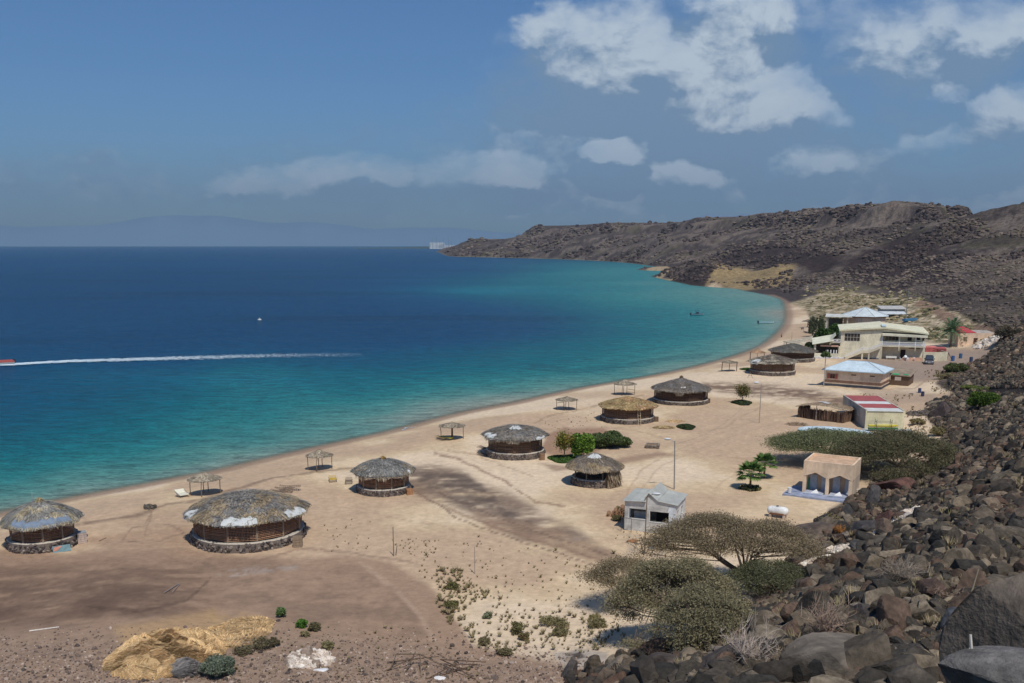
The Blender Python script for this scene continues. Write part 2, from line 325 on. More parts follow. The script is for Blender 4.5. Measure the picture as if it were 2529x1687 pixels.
def pmask(u, v, P, soft, closed=True):
    """soft mask of a patch given by its outline; u, v already warped"""
    best = np.full(np.shape(u), 1e12); n = len(P); m = n if closed else n-1
    for i in range(m):
        a = P[i]; b = P[(i+1) % n]; ex = b[0]-a[0]; ey = b[1]-a[1]; L2 = ex*ex+ey*ey+1e-9
        t = np.clip(((u-a[0])*ex+(v-a[1])*ey)/L2, 0, 1); best = np.minimum(best, (u-a[0]-t*ex)**2+((v-a[1]-t*ey))**2)
    d = np.sqrt(best)
    if not closed: return 1-sstep(soft*.3, soft, d)
    return sstep(-soft, soft, np.where(in_poly(u, v, P), d, -d))
SAND = [(-1500,1700),(-900,900),(1780,660),(1808,676),(1840,682),(1858,712),(1868,752),(1900,768),(2000,775),(2150,788),(2290,795),(2300,815),(2225,832),(2175,852),(2150,880),(2200,900),(2140,915),(2125,935),(2130,960),(2160,1000),(2110,1095),(2015,1108),(1975,1150),(1900,1175),(1905,1230),(1830,1275),(1720,1350),(1650,1430),(1500,1485),(1400,1530),(1340,1560),(1300,1900),(-1500,2500)]
ROCKS = [(1330,1900),(1310,1560),(1400,1530),(1470,1500),(1560,1490),(1650,1465),(1700,1390),(1760,1385),(1810,1320),(1820,1290),(1850,1235),(1900,1185),(1975,1140),(2010,1105),(2120,1092),(2165,1010),(2135,960),(2130,928),(2200,905),(2180,885),(2165,856),(2210,845),(2250,828),(2290,800),(2310,760),(2351,735),(2700,700),(2700,1900)]
NA, ND = 840, 1280
AZ = np.radians(np.linspace(-43, 43, NA)); LD = np.linspace(math.log(2.2), math.log(9000), ND)
ga, gl = np.meshgrid(AZ, LD, indexing='ij'); gD = np.exp(gl); gx = gD*np.sin(ga); gy = gD*np.cos(ga)
sd = sdist(gx, gy); zr = rbf(gx, gy)
# knoll by the small beach
kc = at_D(1588, 640, 860.)[:2]; kr = np.hypot((gx-kc[0])/42, (gy-kc[1])/80); zr = np.maximum(zr, 1.5+14.5*np.exp(-(kr*1.25)**2)); kc2 = at_D(1790, 660, 660.)[:2]; zr = zr+4.5*np.exp(-((gx-kc2[0])/38)**2-((gy-kc2[1])/45)**2)
for (u, v, D, rx, ry, hh) in [(1915,610,760.,55,60,9),(2262,480,760.,60,150,14),(2330,474,640.,75,130,12),(2420,440,560.,75,120,16),(1170,530,2950.,70,260,-14)]:
    c = at_D(u, v, D)[:2]; zr = zr+hh*np.exp(-(((gx-c[0])/rx)**2+((gy-c[1])/ry)**2))
slope = np.where(gD < 500, .11, .11+.5*sstep(500, 1100, gD)); slope = np.where((gx < at_z(1600,650,0)[0]+35) & (gD > 700) & (gD < 1000), .5, slope)
pu, pv = proj(gx, gy, np.maximum(zr, 0))
wu = pu+(fbm2(gx*.25, gy*.25, 3, 5)-.5)*16*np.clip(90/gD, .15, 1)+ (fbm2(gx*.05, gy*.05, 2, 55)-.5)*22*np.clip(120/gD, .1, 1); wv = pv+(fbm2(gx*.25, gy*.25, 3, 6)-.5)*12*np.clip(90/gD, .15, 1)+(fbm2(gx*.04, gy*.04, 2, 56)-.5)*24*np.clip(120/gD, .1, 1)
msand = pmask(wu, wv, SAND, 5)
mrock = pmask(wu, wv, ROCKS, 5)
hill = (1-msand)*sstep(1.5, 6, zr)
rough = fbm2(gx*.02, gy*.02, 4, 21, .55); gully = np.abs(fbm2(gx*.008+3, gy*.008, 3, 31)-.5)*2
far = sstep(250, 900, gD)
zn = zr+hill*(1-.75*sstep(66, 76, zr)*(gD > 700))*((rough-.5)*np.clip(gD*.016, .3, 15)+(gully-.3)*np.clip(gD*.010, 0, 10)+(fbm2(gx*.12, gy*.12, 3, 41)-.5)*(np.clip(gD*.006, .8, 3.0)))+hill*sstep(120, 300, gD)*(fbm2(gx*.5, gy*.5, 2, 44)-.5)*1.2
zn += msand*((fbm2(gx*.35, gy*.35, 4, 3)-.5)*.22+(fbm2(gx*1.6, gy*1.6, 2, 4)-.5)*.07)
# plateau rims stay level
zn = zn+np.where(gD > 700, 8*sstep(61, 68, zn)-8*sstep(40, 61, zn), 0); top = sstep(64, 80, zn); zn = zn*(1-top)+np.minimum(zn, 78+.08*(zn-78))*top
land = np.minimum(zn, slope*sd+(fbm2(gx*.12, gy*.12, 3, 8)-.5)*.05*np.clip(sd, 0, 3))
under = np.maximum(sd*.055, -6)
GZ = np.where(sd > 0, np.maximum(land, .004*sd), under)
def hgt(x, y):
    a = np.arctan2(x, y); l = np.log(np.maximum(np.hypot(x, y), 2.3)); fa = np.clip((a-AZ[0])/(AZ[1]-AZ[0]), 0, NA-1.001); fl = np.clip((l-LD[0])/(LD[1]-LD[0]), 0, ND-1.001)
    i = fa.astype(int); j = fl.astype(int); s = fa-i; t = fl-j
    return (GZ[i, j]*(1-s)+GZ[i+1, j]*s)*(1-t)+(GZ[i, j+1]*(1-s)+GZ[i+1, j+1]*s)*t
def G(u, v, dz=0.):
    """the ground point the photograph shows at (u,v)"""
    d = ray(float(u), float(v)); h = hypot(d[0], d[1]); D = np.exp(np.linspace(math.log(4), math.log(8000), 6000)); t = D/h
    z = CZ+d[2]*t; g = np.maximum(hgt(d[0]*t, d[1]*t), 0); k = np.argmax(z <= g); k = max(k, 1) if (z <= g).any() else len(D)-1
    t0 = t[k]; return np.array([d[0]*t0, d[1]*t0, max(float(hgt(np.array(d[0]*t0), np.array(d[1]*t0))), 0)+dz])
def gz(x, y): return float(hgt(np.array(float(x)), np.array(float(y))))
def Zof(p): return p[1]*cos(TH)-(p[2]-CZ)*sin(TH)
def pxm(p): return Zof(p)*1.07571/2400     # metres per display pixel at p

# ---- colour of the ground
def mixc(A, c, m): return A*(1-m[..., None])+np.asarray(c)*m[..., None]
n1 = fbm2(gx*.06, gy*.06, 5, 61); n2 = fbm2(gx*.5, gy*.5, 4, 62); n3 = fbm2(gx*2.2, gy*2.2, 3, 63)
C = np.zeros((NA, ND, 3)); C[:] = c8(116, 101, 91)
hn = fbm2(gx*.045, gy*.045, 5, 71, .6); h2 = fbm2(gx*.25, gy*.25, 4, 72, .65)
C = mixc(C, c8(88, 77, 72), sstep(.50, .60, hn)); C = mixc(C, c8(136, 120, 105), sstep(.50, .38, hn)*.8)
C = mixc(C, c8(128, 114, 99), sstep(.52, .68, h2)*.55*np.clip(1.2-gD/2600, .35, 1)); C = mixc(C, c8(66, 58, 56), sstep(.45, .33, h2)*.7)
C = mixc(C, c8(92, 88, 56), sstep(.60, .68, fbm2(gx*.03, gy*.03, 4, 75))*.5)
C = mixc(C, c8(78, 68, 62), sstep(.16, .02, gully)*.7); C = mixc(C, c8(140, 122, 106), sstep(.45, .8, gully)*.5)  # relief shading in the colour: gully floors darkened, crests lightened
C = C*.86; C = C*.8+C.mean(-1, keepdims=True)*.2
redm = pmask(wu, wv, [(1620,612),(1660,585),(1730,566),(1830,562),(1900,580),(1935,600),(1890,622),(1780,612)], 7)
redm = np.maximum(redm, pmask(wu, wv, [(1910,625),(1960,590),(2040,555),(2130,524),(2225,520),(2255,540),(2200,575),(2110,600),(2060,640),(1990,630)], 8)); redm = np.maximum(redm, pmask(wu, wv, [(1500,636),(1560,610),(1590,600),(1650,625),(1655,645),(1600,655)], 5))
C = mixc(C, c8(60, 51, 50), redm*.92); 
sandc = np.zeros_like(C); sandc[:] = c8(206, 182, 147); sandc = mixc(sandc, c8(216, 194, 165), sstep(.48, .62, n1)); sandc = mixc(sandc, c8(184, 157, 131), sstep(.55, .40, n1)*.8)
sandc *= (1+(n2-.5)*.16+(n3-.5)*.14)[..., None]
C = mixc(C, sandc, msand)
def patch(P, soft, col, k=1., rag=None, lo=.35, hi=.6):
    global C
    m = pmask(wu, wv, P, soft)*k
    if rag is not None: m = m*sstep(lo, hi, rag)
    C = mixc(C, col, m)
pn = fbm2(gx*.35, gy*.35, 5, 81, .6); pn2 = fbm2(gx*.9, gy*.9, 4, 82, .65)
stk = fbm2(gx*.28+gy*.1, gy*.9-gx*.12, 4, 85, .6)
# dune scrub and meadow
dune = [(1815,684),(1850,655),(1950,650),(2080,668),(2160,700),(2260,745),(2300,790),(2150,788),(1900,768),(1866,750),(1858,712)]
patch(dune, 5, c8(140, 126, 92)); patch(dune, 4, c8(204, 184, 156), .95, pn, .44, .56); patch(dune, 4, c8(98, 92, 66), .8, pn2, .54, .66)
patch([(1640,620),(1700,616),(1830,617),(1812,632),(1760,640),(1690,650),(1620,650)], 3, c8(150, 130, 96)); patch([(1606,652),(1640,649),(1702,653),(1722,661),(1705,672),(1606,666)], 1.5, c8(214, 188, 158)); patch([(1500,612),(1530,612),(1560,622),(1475,621)], 1, c8(170, 150, 120))
patch([(1700,655),(1780,645),(1860,640),(1880,660),(1800,690),(1740,678)], 4, c8(80, 72, 70)); patch([(1790,640),(1960,633),(1960,642),(1800,652)], 2, c8(110, 100, 94))
patch([(2110,680),(2140,690),(2200,730),(2290,760),(2280,775),(2180,745),(2100,700)], 3, c8(150, 124, 104))
for P, k in [([(1032,592),(1400,602),(1400,599),(1032,588.5)], .6)]: patch(P, .8, c8(150, 130, 115), k)
# brown earth and dark stains
patch([(-900,1270),(40,1262),(150,1275),(260,1262),(430,1262),(560,1282),(720,1284),(800,1276),(900,1290),(985,1345),(1040,1400),(1080,1480),(1300,1530),(1330,1700),(-900,1800)], 9, c8(160, 133, 110))
patch([(-900,1290),(120,1300),(330,1290),(480,1300),(470,1340),(520,1390),(400,1432),(260,1418),(160,1450),(-900,1480)], 22, c8(120, 97, 81), .9, stk, .12, .62)
patch([(-900,1320),(250,1330),(430,1370),(380,1410),(200,1420),(0,1440),(-900,1450)], 20, c8(96, 78, 66), .7, pn, .30, .62)
patch([(180,1240),(420,1205),(470,1240),(430,1262),(250,1262)], 6, c8(160, 132, 108), .7); patch([(320,1160),(440,1150),(440,1210),(340,1225),(260,1200)], 5, c8(172, 146, 120), .6)
patch([(900,1072),(1010,1058),(1060,1072),(1110,1108),(1180,1130),(1240,1172),(1330,1215),(1420,1278),(1330,1275),(1190,1240),(1100,1185),(1010,1150),(950,1135)], 13, c8(124, 105, 90), .9, stk, .18, .6)
patch([(950,1080),(1080,1085),(1150,1150),(1260,1220),(1380,1275),(1230,1240),(1110,1180),(980,1120)], 8, c8(90, 77, 70), .8, pn, .35, .6)
patch([(1080,1170),(1240,1200),(1420,1270),(1480,1300),(1560,1330),(1480,1335),(1300,1265),(1120,1210)], 7, c8(150, 124, 102), .7)
patch([(1610,876),(1740,880),(1860,892),(1980,915),(2060,925),(1960,930),(1850,915),(1700,905),(1620,892)], 9, c8(122, 100, 84), .95, stk, .2, .58)
patch([(1250,1000),(1290,985),(1380,985),(1440,1010),(1360,1040),(1290,1048),(1240,1035)], 5, c8(152, 120, 98), .9); patch([(1240,1060),(1330,1065),(1520,1045),(1560,1052),(1400,1070),(1280,1075)],4,c8(140,112,94),.7)
patch([(2070,880),(2200,868),(2290,800),(2100,800),(1990,810),(1980,830)], 8, c8(150, 132, 118), .9); patch([(1950,880),(2150,900),(2170,920),(2020,925)], 6, c8(160, 140, 122), .6)
patch([(1300,900),(1420,880),(1500,930),(1400,985),(1300,990)], 6, c8(200, 176, 148), .5)
patch([(430,1275),(700,1290),(860,1310),(950,1380),(980,1460),(700,1430),(520,1390)], 14, c8(128, 106, 90), .6, pn, .35, .6)
# rubble toe of the slope
patch([(-900,1470),(260,1435),(420,1420),(560,1430),(760,1440),(930,1470),(1090,1500),(1400,1530),(1440,1800),(-900,1900)], 26, c8(152, 128, 108), .85); patch([(-900,1490),(260,1475),(700,1490),(1000,1530),(1400,1550),(1440,1800),(-900,1900)], 30, c8(124, 106, 92), .5, pn2, .45, .65)
patch([(-900,1455),(1400,1480),(1440,1800),(-900,1900)], 9, c8(172, 150, 132), .6, fbm2(gx*3, gy*3, 3, 88), .62, .72)
patch([(1275,1500),(1330,1490),(1400,1500),(1390,1530),(1300,1535)], 4, c8(178, 166, 152), .9); patch([(1290,1498),(1340,1495),(1350,1510),(1310,1520)], 3, c8(60, 56, 54), .85, pn2, .4, .55)
patch([(1300,1235),(1480,1215),(1600,1225),(1500,1290),(1380,1270)], 8, c8(150, 136, 124), .5, pn, .4, .6); patch([(480,1318),(620,1300),(705,1296),(700,1306),(600,1316),(520,1330)], 5, c8(164, 152, 142), .6, pn2, .42, .58)
patch([(480,1405),(620,1410),(640,1440),(540,1460),(500,1450)], 12, c8(184, 152, 108), .6, pn2, .3, .55); patch([(270,1440),(500,1400),(530,1480),(330,1560)], 14, c8(180, 148, 106), .6)
patch([(1830,1255),(1900,1235),(1960,1250),(1900,1290),(1850,1300)], 4, c8(176, 160, 146), .7); patch([(1700,1370),(1790,1330),(1850,1370),(1780,1400)], 5, c8(140, 118, 104), .8); patch([(2270,893),(2450,897),(2450,912),(2270,908)], 2, c8(140, 128, 120), .9)
# strand lines, ruts and footpaths
for P, w, col, k in [([(150,1212),(190,1200),(260,1192),(320,1181),(380,1160),(450,1150),(520,1128),(640,1095),(700,1085),(820,1070)], 5, c8(120, 100, 84), .7),
  ([(1000,1036),(1060,1047),(1110,1075),(1180,1112),(1225,1150),(1290,1162)], 4, c8(140, 112, 92), .75),([(1180,1003),(1250,960),(1330,945),(1400,928),(1480,912)], 3, c8(146, 122, 100), .6),
  ([(940,1115),(1010,1160),(1100,1190),(1200,1232),(1400,1292),(1520,1330)], 5, c8(132, 106, 88), .6),([(1000,1480),(960,1400),(900,1340),(830,1295)], 8, c8(178, 152, 128), .6),
  ([(1200,985),(1300,990),(1420,985),(1520,1010)], 3, c8(160, 134, 110), .5),([(1600,1000),(1660,985),(1740,940),(1830,900)], 3, c8(170, 146, 120), .6),([(1030,1030),(1110,1040),(1180,1070),(1230,1090)], 3, c8(150, 124, 100), .5),
  ([(950,1128),(1060,1190),(1200,1245),(1340,1290),(1450,1335)], 2.5, c8(112,90,76), .7),([(990,1118),(1110,1170),(1250,1225),(1400,1275)], 2.5, c8(112,90,76), .6),([(700,1200),(860,1180),(1000,1200),(1200,1260),(1300,1290)], 2.5, c8(172,146,122), .6),([(1500,1240),(1430,1150),(1480,1080),(1620,1010),(1760,960),(1900,930)], 3, c8(176,150,126), .6),([(1520,1235),(1460,1150),(1510,1085),(1650,1015),(1790,970)], 3, c8(176,150,126), .5),([(1640,1130),(1740,1060),(1840,1000)], 3, c8(180,154,128), .5),
  ([(1900,840),(1960,890),(2100,890),(2160,850)], 3, c8(150,126,106), .6),([(280,1240),(300,1215),(380,1205),(420,1225),(360,1245),(290,1243)], 3, c8(126,102,86), .6),([(480,1330),(430,1380),(340,1400),(200,1395)], 5, c8(84,68,58), .6),([(960,1290),(820,1270),(700,1262),(600,1290)], 4, c8(130,106,90), .6),
  ([(330,1200),(345,1175),(330,1230)], 3, c8(120, 96, 80), .5),([(1900,1060),(1700,1060),(1560,1040)], 2, c8(168, 144, 120), .5)]:
    m = pmask(wu, wv, P, w, False)*k*sstep(.2, .5, pn2); C = mixc(C, col, m)
C = mixc(C, c8(146, 122, 104), (1-sstep(.3, 2.6, sd))*(sd > -3)*msand*.85)
C = mixc(C, c8(150, 140, 110), sstep(0, -6, sd))
C = mixc(C, c8(58, 52, 48), mrock*sstep(260, 200, gD)*.9)
C = np.clip(C, .01, .9)
def grid_obj(name, X, Y, Zv, Cc, keep, mat):
    idx = np.arange(X.size).reshape(X.shape); q = np.stack([idx[:-1, :-1], idx[1:, :-1], idx[1:, 1:], idx[:-1, 1:]], -1)[keep]
    used = np.zeros(X.size, bool); used[q.ravel()] = True; mp = np.cumsum(used)-1
    V = np.stack([X, Y, Zv], -1).reshape(-1, 3)[used]
    me = raw_mesh(name, V, mp[q].ravel(), np.full(len(q), 4), None, True)
    at = me.color_attributes.new('Col', 'FLOAT_COLOR', 'POINT'); c = np.ones((len(V), 4), np.float32); c[:, :3] = Cc.reshape(-1, 3)[used]; at.data.foreach_set('color', c.ravel())
    me.materials.append(mat); o = bpy.data.objects.new(name, me); COL.objects.link(o); return o
def ground_mat():
    m = bpy.data.materials.new('ground'); m.use_nodes = True; nt = m.node_tree; N = nt.nodes; L = nt.links; b = N['Principled BSDF']; b.inputs['Roughness'].default_value = .95; b.inputs['Specular IOR Level'].default_value = .15
    at = N.new('ShaderNodeAttribute'); at.attribute_name = 'Col'; geo = N.new('ShaderNodeNewGeometry')
    def ns(s, d, r=.6):
        n = N.new('ShaderNodeTexNoise'); n.inputs['Scale'].default_value = s; n.inputs['Detail'].default_value = d; n.inputs['Roughness'].default_value = r; L.new(geo.outputs['Position'], n.inputs[0]); return n.outputs['Fac']
    a = ns(1.3, 6, .75); mr = N.new('ShaderNodeMapRange'); mr.inputs[1].default_value = .3; mr.inputs[2].default_value = .7; mr.inputs[3].default_value = .80; mr.inputs[4].default_value = 1.2; L.new(a, mr.inputs[0])
    vm = N.new('ShaderNodeVectorMath'); vm.operation = 'SCALE'; L.new(at.outputs['Color'], vm.inputs[0]); L.new(mr.outputs[0], vm.inputs[3]); L.new(vm.outputs[0], b.inputs['Base Color'])
    bp = N.new('ShaderNodeBump'); bp.inputs['Strength'].default_value = .7; bp.inputs['Distance'].default_value = .06; L.new(ns(2.5, 7, .7), bp.inputs['Height']); L.new(bp.outputs[0], b.inputs['Normal']); return m
def hill_mat():
    m = bpy.data.materials.new('lava_hillside'); m.use_nodes = True; nt = m.node_tree; N = nt.nodes; L = nt.links; b = N['Principled BSDF']; b.inputs['Roughness'].default_value = .95; b.inputs['Specular IOR Level'].default_value = .1
    at = N.new('ShaderNodeAttribute'); at.attribute_name = 'Col'; geo = N.new('ShaderNodeNewGeometry')
    def ns(s, d, r=.6):
        n = N.new('ShaderNodeTexNoise'); n.inputs['Scale'].default_value = s; n.inputs['Detail'].default_value = d; n.inputs['Roughness'].default_value = r; L.new(geo.outputs['Position'], n.inputs[0]); return n.outputs['Fac']
    a = ns(.35, 9, .8); mr = N.new('ShaderNodeMapRange'); mr.inputs[1].default_value = .36; mr.inputs[2].default_value = .64; mr.inputs[3].default_value = .5; mr.inputs[4].default_value = 1.5; L.new(a, mr.inputs[0])
    vm = N.new('ShaderNodeVectorMath'); vm.operation = 'SCALE'; L.new(at.outputs['Color'], vm.inputs[0]); L.new(mr.outputs[0], vm.inputs[3]); L.new(vm.outputs[0], b.inputs['Base Color'])
    bp = N.new('ShaderNodeBump'); bp.inputs['Strength'].default_value = .9; bp.inputs['Distance'].default_value = 1.6; L.new(ns(.3, 8, .75), bp.inputs['Height']); L.new(bp.outputs[0], b.inputs['Normal']); return m
q4 = lambda a: (a[:-1, :-1]+a[1:, :-1]+a[1:, 1:]+a[:-1, 1:])/4
island = q4(sd) > -60
hm = (q4(1-msand) > .5) & (q4(gD) > 150)
tag(grid_obj('ground', gx, gy, GZ, C, island & ~hm, ground_mat()), kind='structure')
tag(grid_obj('hills', gx, gy, GZ, C, island & hm, hill_mat()), kind='structure')
# ------------------------------------------------------------ sea
sea_pts = [(0,1183,.0),(600,1060,.0),(1200,924,0),(1720,810,0),(1812,720,0),(0,1160,.12),(200,1120,.12),(600,1040,.12),(950,962,.12),(1200,905,.12),(1500,848,.12),(1700,795,.12),(1780,740,.12),(1800,700,.12),
 (0,1100,.30),(300,1050,.30),(600,990,.30),(900,930,.30),(1150,880,.28),(1400,845,.28),(1600,800,.25),(1700,740,.22),(1700,690,.2),(1620,670,.22),(0,1040,.45),(300,985,.45),(600,930,.42),(850,900,.42),(1050,850,.42),(1300,825,.40),(1500,780,.38),(1600,740,.33),(1550,690,.30),
 (0,970,.62),(200,930,.58),(400,915,.5),(530,880,.38),(480,860,.42),(650,865,.4),(800,850,.5),(1000,810,.6),(1200,800,.52),(1350,770,.5),(1450,740,.42),(1480,690,.33),(1450,650,.32),(1420,620,.35),
 (0,880,.72),(200,860,.66),(400,830,.82),(700,800,.85),(900,780,.9),(1050,765,.88),(1200,755,.8),(1300,735,.66),(1350,690,.42),(1300,650,.42),(1250,630,.42),(1200,660,.42),(1100,670,.45),(1090,620,.8),(1160,610,.62),(1300,606,.5),(1000,680,.72),(1100,700,.78),(1000,720,.95),(1200,705,.72),
 (0,700,1),(300,750,.97),(600,700,.98),(800,650,.95),(900,690,.9),(0,620,.92),(400,620,.94),(800,610,.92),(1000,600,.95),(0,575,.86),(500,575,.86),(950,575,.86),(200,650,1.04),(600,660,1.03),(300,800,.95),(-200,900,.8),(-200,1150,.2),(-200,700,1)]
SQ = np.array([lp(*at_z(u, v, 0.)[:2]) for u, v, _ in sea_pts]); SK = np.linalg.norm(SQ[:, None]-SQ[None], axis=-1); SWT = np.linalg.solve(SK+np.eye(len(SQ))*1e-4, np.array([p[2] for p in sea_pts])-.6)
na, nd = 560, 900
a2, l2 = np.meshgrid(np.radians(np.linspace(-48, 45, na)), np.linspace(math.log(22), math.log(23500), nd), indexing='ij'); sx = np.exp(l2)*np.sin(a2); sy = np.exp(l2)*np.cos(a2)
wx = sx+(fbm2(sx*.03, sy*.03, 4, 91)-.5)*18; wy = sy+(fbm2(sx*.03, sy*.03, 4, 92)-.5)*18
qq = lp(wx, wy).reshape(-1, 2); dv = np.empty(len(qq))
for i in range(0, len(qq), 60000): b = qq[i:i+60000]; dv[i:i+60000] = np.sqrt(((b[:, None]-SQ[None])**2).sum(-1))@SWT+.6
dv = dv.reshape(sx.shape)+(fbm2(sx*.012, sy*.012, 4, 93)-.5)*.13
dsh = -sdist(sx, sy); dv = np.clip(dv, 0, 1.1)
stops = [(0, (172, 170, 150)), (.10, (146, 172, 158)), (.2, (98, 160, 150)), (.32, (48, 142, 142)), (.45, (12, 118, 130)), (.6, (0, 96, 122)), (.75, (0, 82, 120)), (.9, (0, 73, 114)), (1.1, (0, 63, 104))]
W = np.stack([np.interp(dv, [s[0] for s in stops], [c8(*s[1])[k] for s in stops]) for k in range(3)], -1)
W = mixc(W, c8(14, 122, 150), np.exp(-((wx-at_z(1130,668,0)[0])/60)**2-((wy-at_z(1130,668,0)[1])/45)**2)*.5); W = mixc(W, c8(12, 112, 140), np.exp(-((wx-at_z(500,873,0)[0])/26)**2-((wy-at_z(500,873,0)[1])/13)**2)*.6)
lee = pmask(*proj(wx, wy, 0*wx), [(1180,840),(1300,850),(1450,832),(1600,815)], 9, False); W = mixc(W, np.array(c8(20, 82, 100)), lee*.28)
band = sstep(.52, .66, fbm2(sx*.006, sy*.02, 4, 95)); W = W*(1-.18*band[..., None]*sstep(.4, .8, dv)[..., None])
W *= .72
alpha = sstep(-.2, 3.5, dsh)
def sea_mat():
    m = bpy.data.materials.new('sea_water'); m.use_nodes = True; nt = m.node_tree; N = nt.nodes; L = nt.links; b = N['Principled BSDF']; out = N['Material Output']
    b.inputs['Roughness'].default_value = .26; b.inputs['Specular IOR Level'].default_value = .07; b.inputs['IOR'].default_value = 1.33
    at = N.new('ShaderNodeAttribute'); at.attribute_name = 'Col'; geo = N.new('ShaderNodeNewGeometry')
    def M(op, a, b=None, c=None):
        n = N.new('ShaderNodeMath'); n.operation = op
        for i, x in enumerate((a, b, c)):
            if x is None: continue
            if isinstance(x, (int, float)): n.inputs[i].default_value = x
            else: L.new(x, n.inputs[i])
        return n.outputs[0]
    def ns(s, d, r, st, rz=0):
        mp = N.new('ShaderNodeMapping'); mp.inputs['Scale'].default_value = st; mp.inputs['Rotation'].default_value = (0, 0, rz); L.new(geo.outputs['Position'], mp.inputs[0])
        n = N.new('ShaderNodeTexNoise'); n.inputs['Scale'].default_value = s; n.inputs['Detail'].default_value = d; n.inputs['Roughness'].default_value = r; n.inputs['Distortion'].default_value = .4; L.new(mp.outputs[0], n.inputs[0]); return n.outputs['Fac']
    w1 = ns(.22, 6, .62, (1, 2.2, 1), .35); w2 = ns(1.1, 5, .65, (1, 1.9, 1), .2); w3 = ns(.035, 5, .6, (1, 2.4, 1), .1)
    h = M('ADD', M('MULTIPLY', w1, 1.6), M('MULTIPLY', w2, .45)); h = M('ADD', h, M('MULTIPLY', w3, 3.0))
    bp = N.new('ShaderNodeBump'); bp.inputs['Strength'].default_value = .8; bp.inputs['Distance'].default_value = 1.0; L.new(h, bp.inputs['Height']); L.new(bp.outputs[0], b.inputs['Normal'])
    # light and shade of the ripples painted into the water colour
    mr = N.new('ShaderNodeMapRange'); mr.inputs[1].default_value = .35; mr.inputs[2].default_value = .65; mr.inputs[3].default_value = .5; mr.inputs[4].default_value = 1.5; L.new(M('ADD', M('MULTIPLY', w1, .5), M('MULTIPLY', w2, .5)), mr.inputs[0])
    vm = N.new('ShaderNodeVectorMath'); vm.operation = 'SCALE'; L.new(at.outputs['Color'], vm.inputs[0]); L.new(mr.outputs[0], vm.inputs[3]); L.new(vm.outputs[0], b.inputs['Base Color'])
    tr = N.new('ShaderNodeBsdfTransparent'); mx = N.new('ShaderNodeMixShader'); L.new(at.outputs['Alpha'], mx.inputs[0]); L.new(tr.outputs[0], mx.inputs[1]); L.new(b.outputs[0], mx.inputs[2]); L.new(mx.outputs[0], out.inputs[0]); return m
sea = grid_obj('sea', sx, sy, np.zeros_like(sx), W, q4(dsh) > -3, sea_mat()); tag(sea, kind='structure')
_k = np.zeros(sx.size, bool); _idx = np.arange(sx.size).reshape(sx.shape); _q = np.stack([_idx[:-1, :-1], _idx[1:, :-1], _idx[1:, 1:], _idx[:-1, 1:]], -1)[q4(dsh) > -3]; _k[_q.ravel()] = True
_c = np.ones((_k.sum(), 4), np.float32); _c[:, :3] = W.reshape(-1, 3)[_k]; _c[:, 3] = alpha.ravel()[_k]; sea.data.color_attributes['Col'].data.foreach_set('color', _c.ravel())
# far shores
def ridge(name, az0, az1, D, fn, col, depth, kind='structure', n=160):
    m = MB(); az = np.radians(np.linspace(az0, az1, n)); rows = []
    t = np.linspace(0, 1, n); top = fn(t)
    for k, (dd, hh) in enumerate([(0, -.5), (.35, .55), (.6, .8), (1, 1), (1.6, .6)]):
        r = D+dd*depth; z = np.where(hh < 0, -2, top*hh)*(1 if k in (0, 3) else (.8+.4*vn2(t*40, t*0+k, 7))); rows.append(np.stack([r*np.sin(az), r*np.cos(az), np.full(n, -2.) if k == 0 else z], -1))
    V = np.concatenate(rows); F = np.array([(k*n+i, k*n+i+1, (k+1)*n+i+1, (k+1)*n+i) for k in range(4) for i in range(n-1)]); m.add(V, F, col); o = m.build(name, MT['stone'], None, True); return tag(o, kind=kind)
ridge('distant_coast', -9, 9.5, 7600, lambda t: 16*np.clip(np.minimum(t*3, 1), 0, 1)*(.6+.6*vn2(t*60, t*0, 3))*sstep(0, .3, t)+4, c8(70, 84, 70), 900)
ridge('distant_mountains', -35, 4, 19500, lambda t: 40+(330+330*fbm2(t*7, t*0, 4, 12))*np.sin(np.clip(t*1.0+.0, 0, 1)*pi)**.6, c8(110, 142, 164), 2500)  # haze painted in: both ranges are coloured close to the horizon sky
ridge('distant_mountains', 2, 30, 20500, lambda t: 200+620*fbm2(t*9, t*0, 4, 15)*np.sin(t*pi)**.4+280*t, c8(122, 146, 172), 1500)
# ------------------------------------------------------------ rocks
def ico(sub):
    bm = bmesh.new(); bmesh.ops.create_icosphere(bm, subdivisions=sub, radius=1); V = np.array([v.co[:] for v in bm.verts]); F = np.array([[v.index for v in f.verts] for f in bm.faces]); bm.free(); return V, F
def rock_shape(seed, sub, cuts=13, amp=.05):
    r = np.random.default_rng(seed); V, F = ico(sub); V = V*(r.uniform(.8, 1.15, 3))
    for _ in range(cuts):
        n = r.normal(size=3); n /= np.linalg.norm(n); d = r.uniform(.40, .78); e = V@n-d; V = V-np.where(e > 0, e, 0)[:, None]*n*.96
    V = V+V*(vn3(V*3.1+seed, seed)-.5)[:, None]*amp*2+V*(vn3(V*8+seed, seed+1)-.5)[:, None]*amp; return V*1.42, F
RK3 = [rock_shape(100+i, 4, 11, .035) for i in range(12)]; RK2 = [rock_shape(200+i, 2, 9, .06) for i in range(10)]; RK1 = [rock_shape(300+i, 1, 4, .1) for i in range(8)]
def rotm(r, n):
    q = r.normal(size=(n, 4)); q /= np.linalg.norm(q, axis=1)[:, None]; w, x, y, z = q.T
    return np.stack([1-2*(y*y+z*z), 2*(x*y-z*w), 2*(x*z+y*w), 2*(x*y+z*w), 1-2*(x*x+z*z), 2*(y*z-x*w), 2*(x*z-y*w), 2*(y*z+x*w), 1-2*(x*x+y*y)], -1).reshape(n, 3, 3)
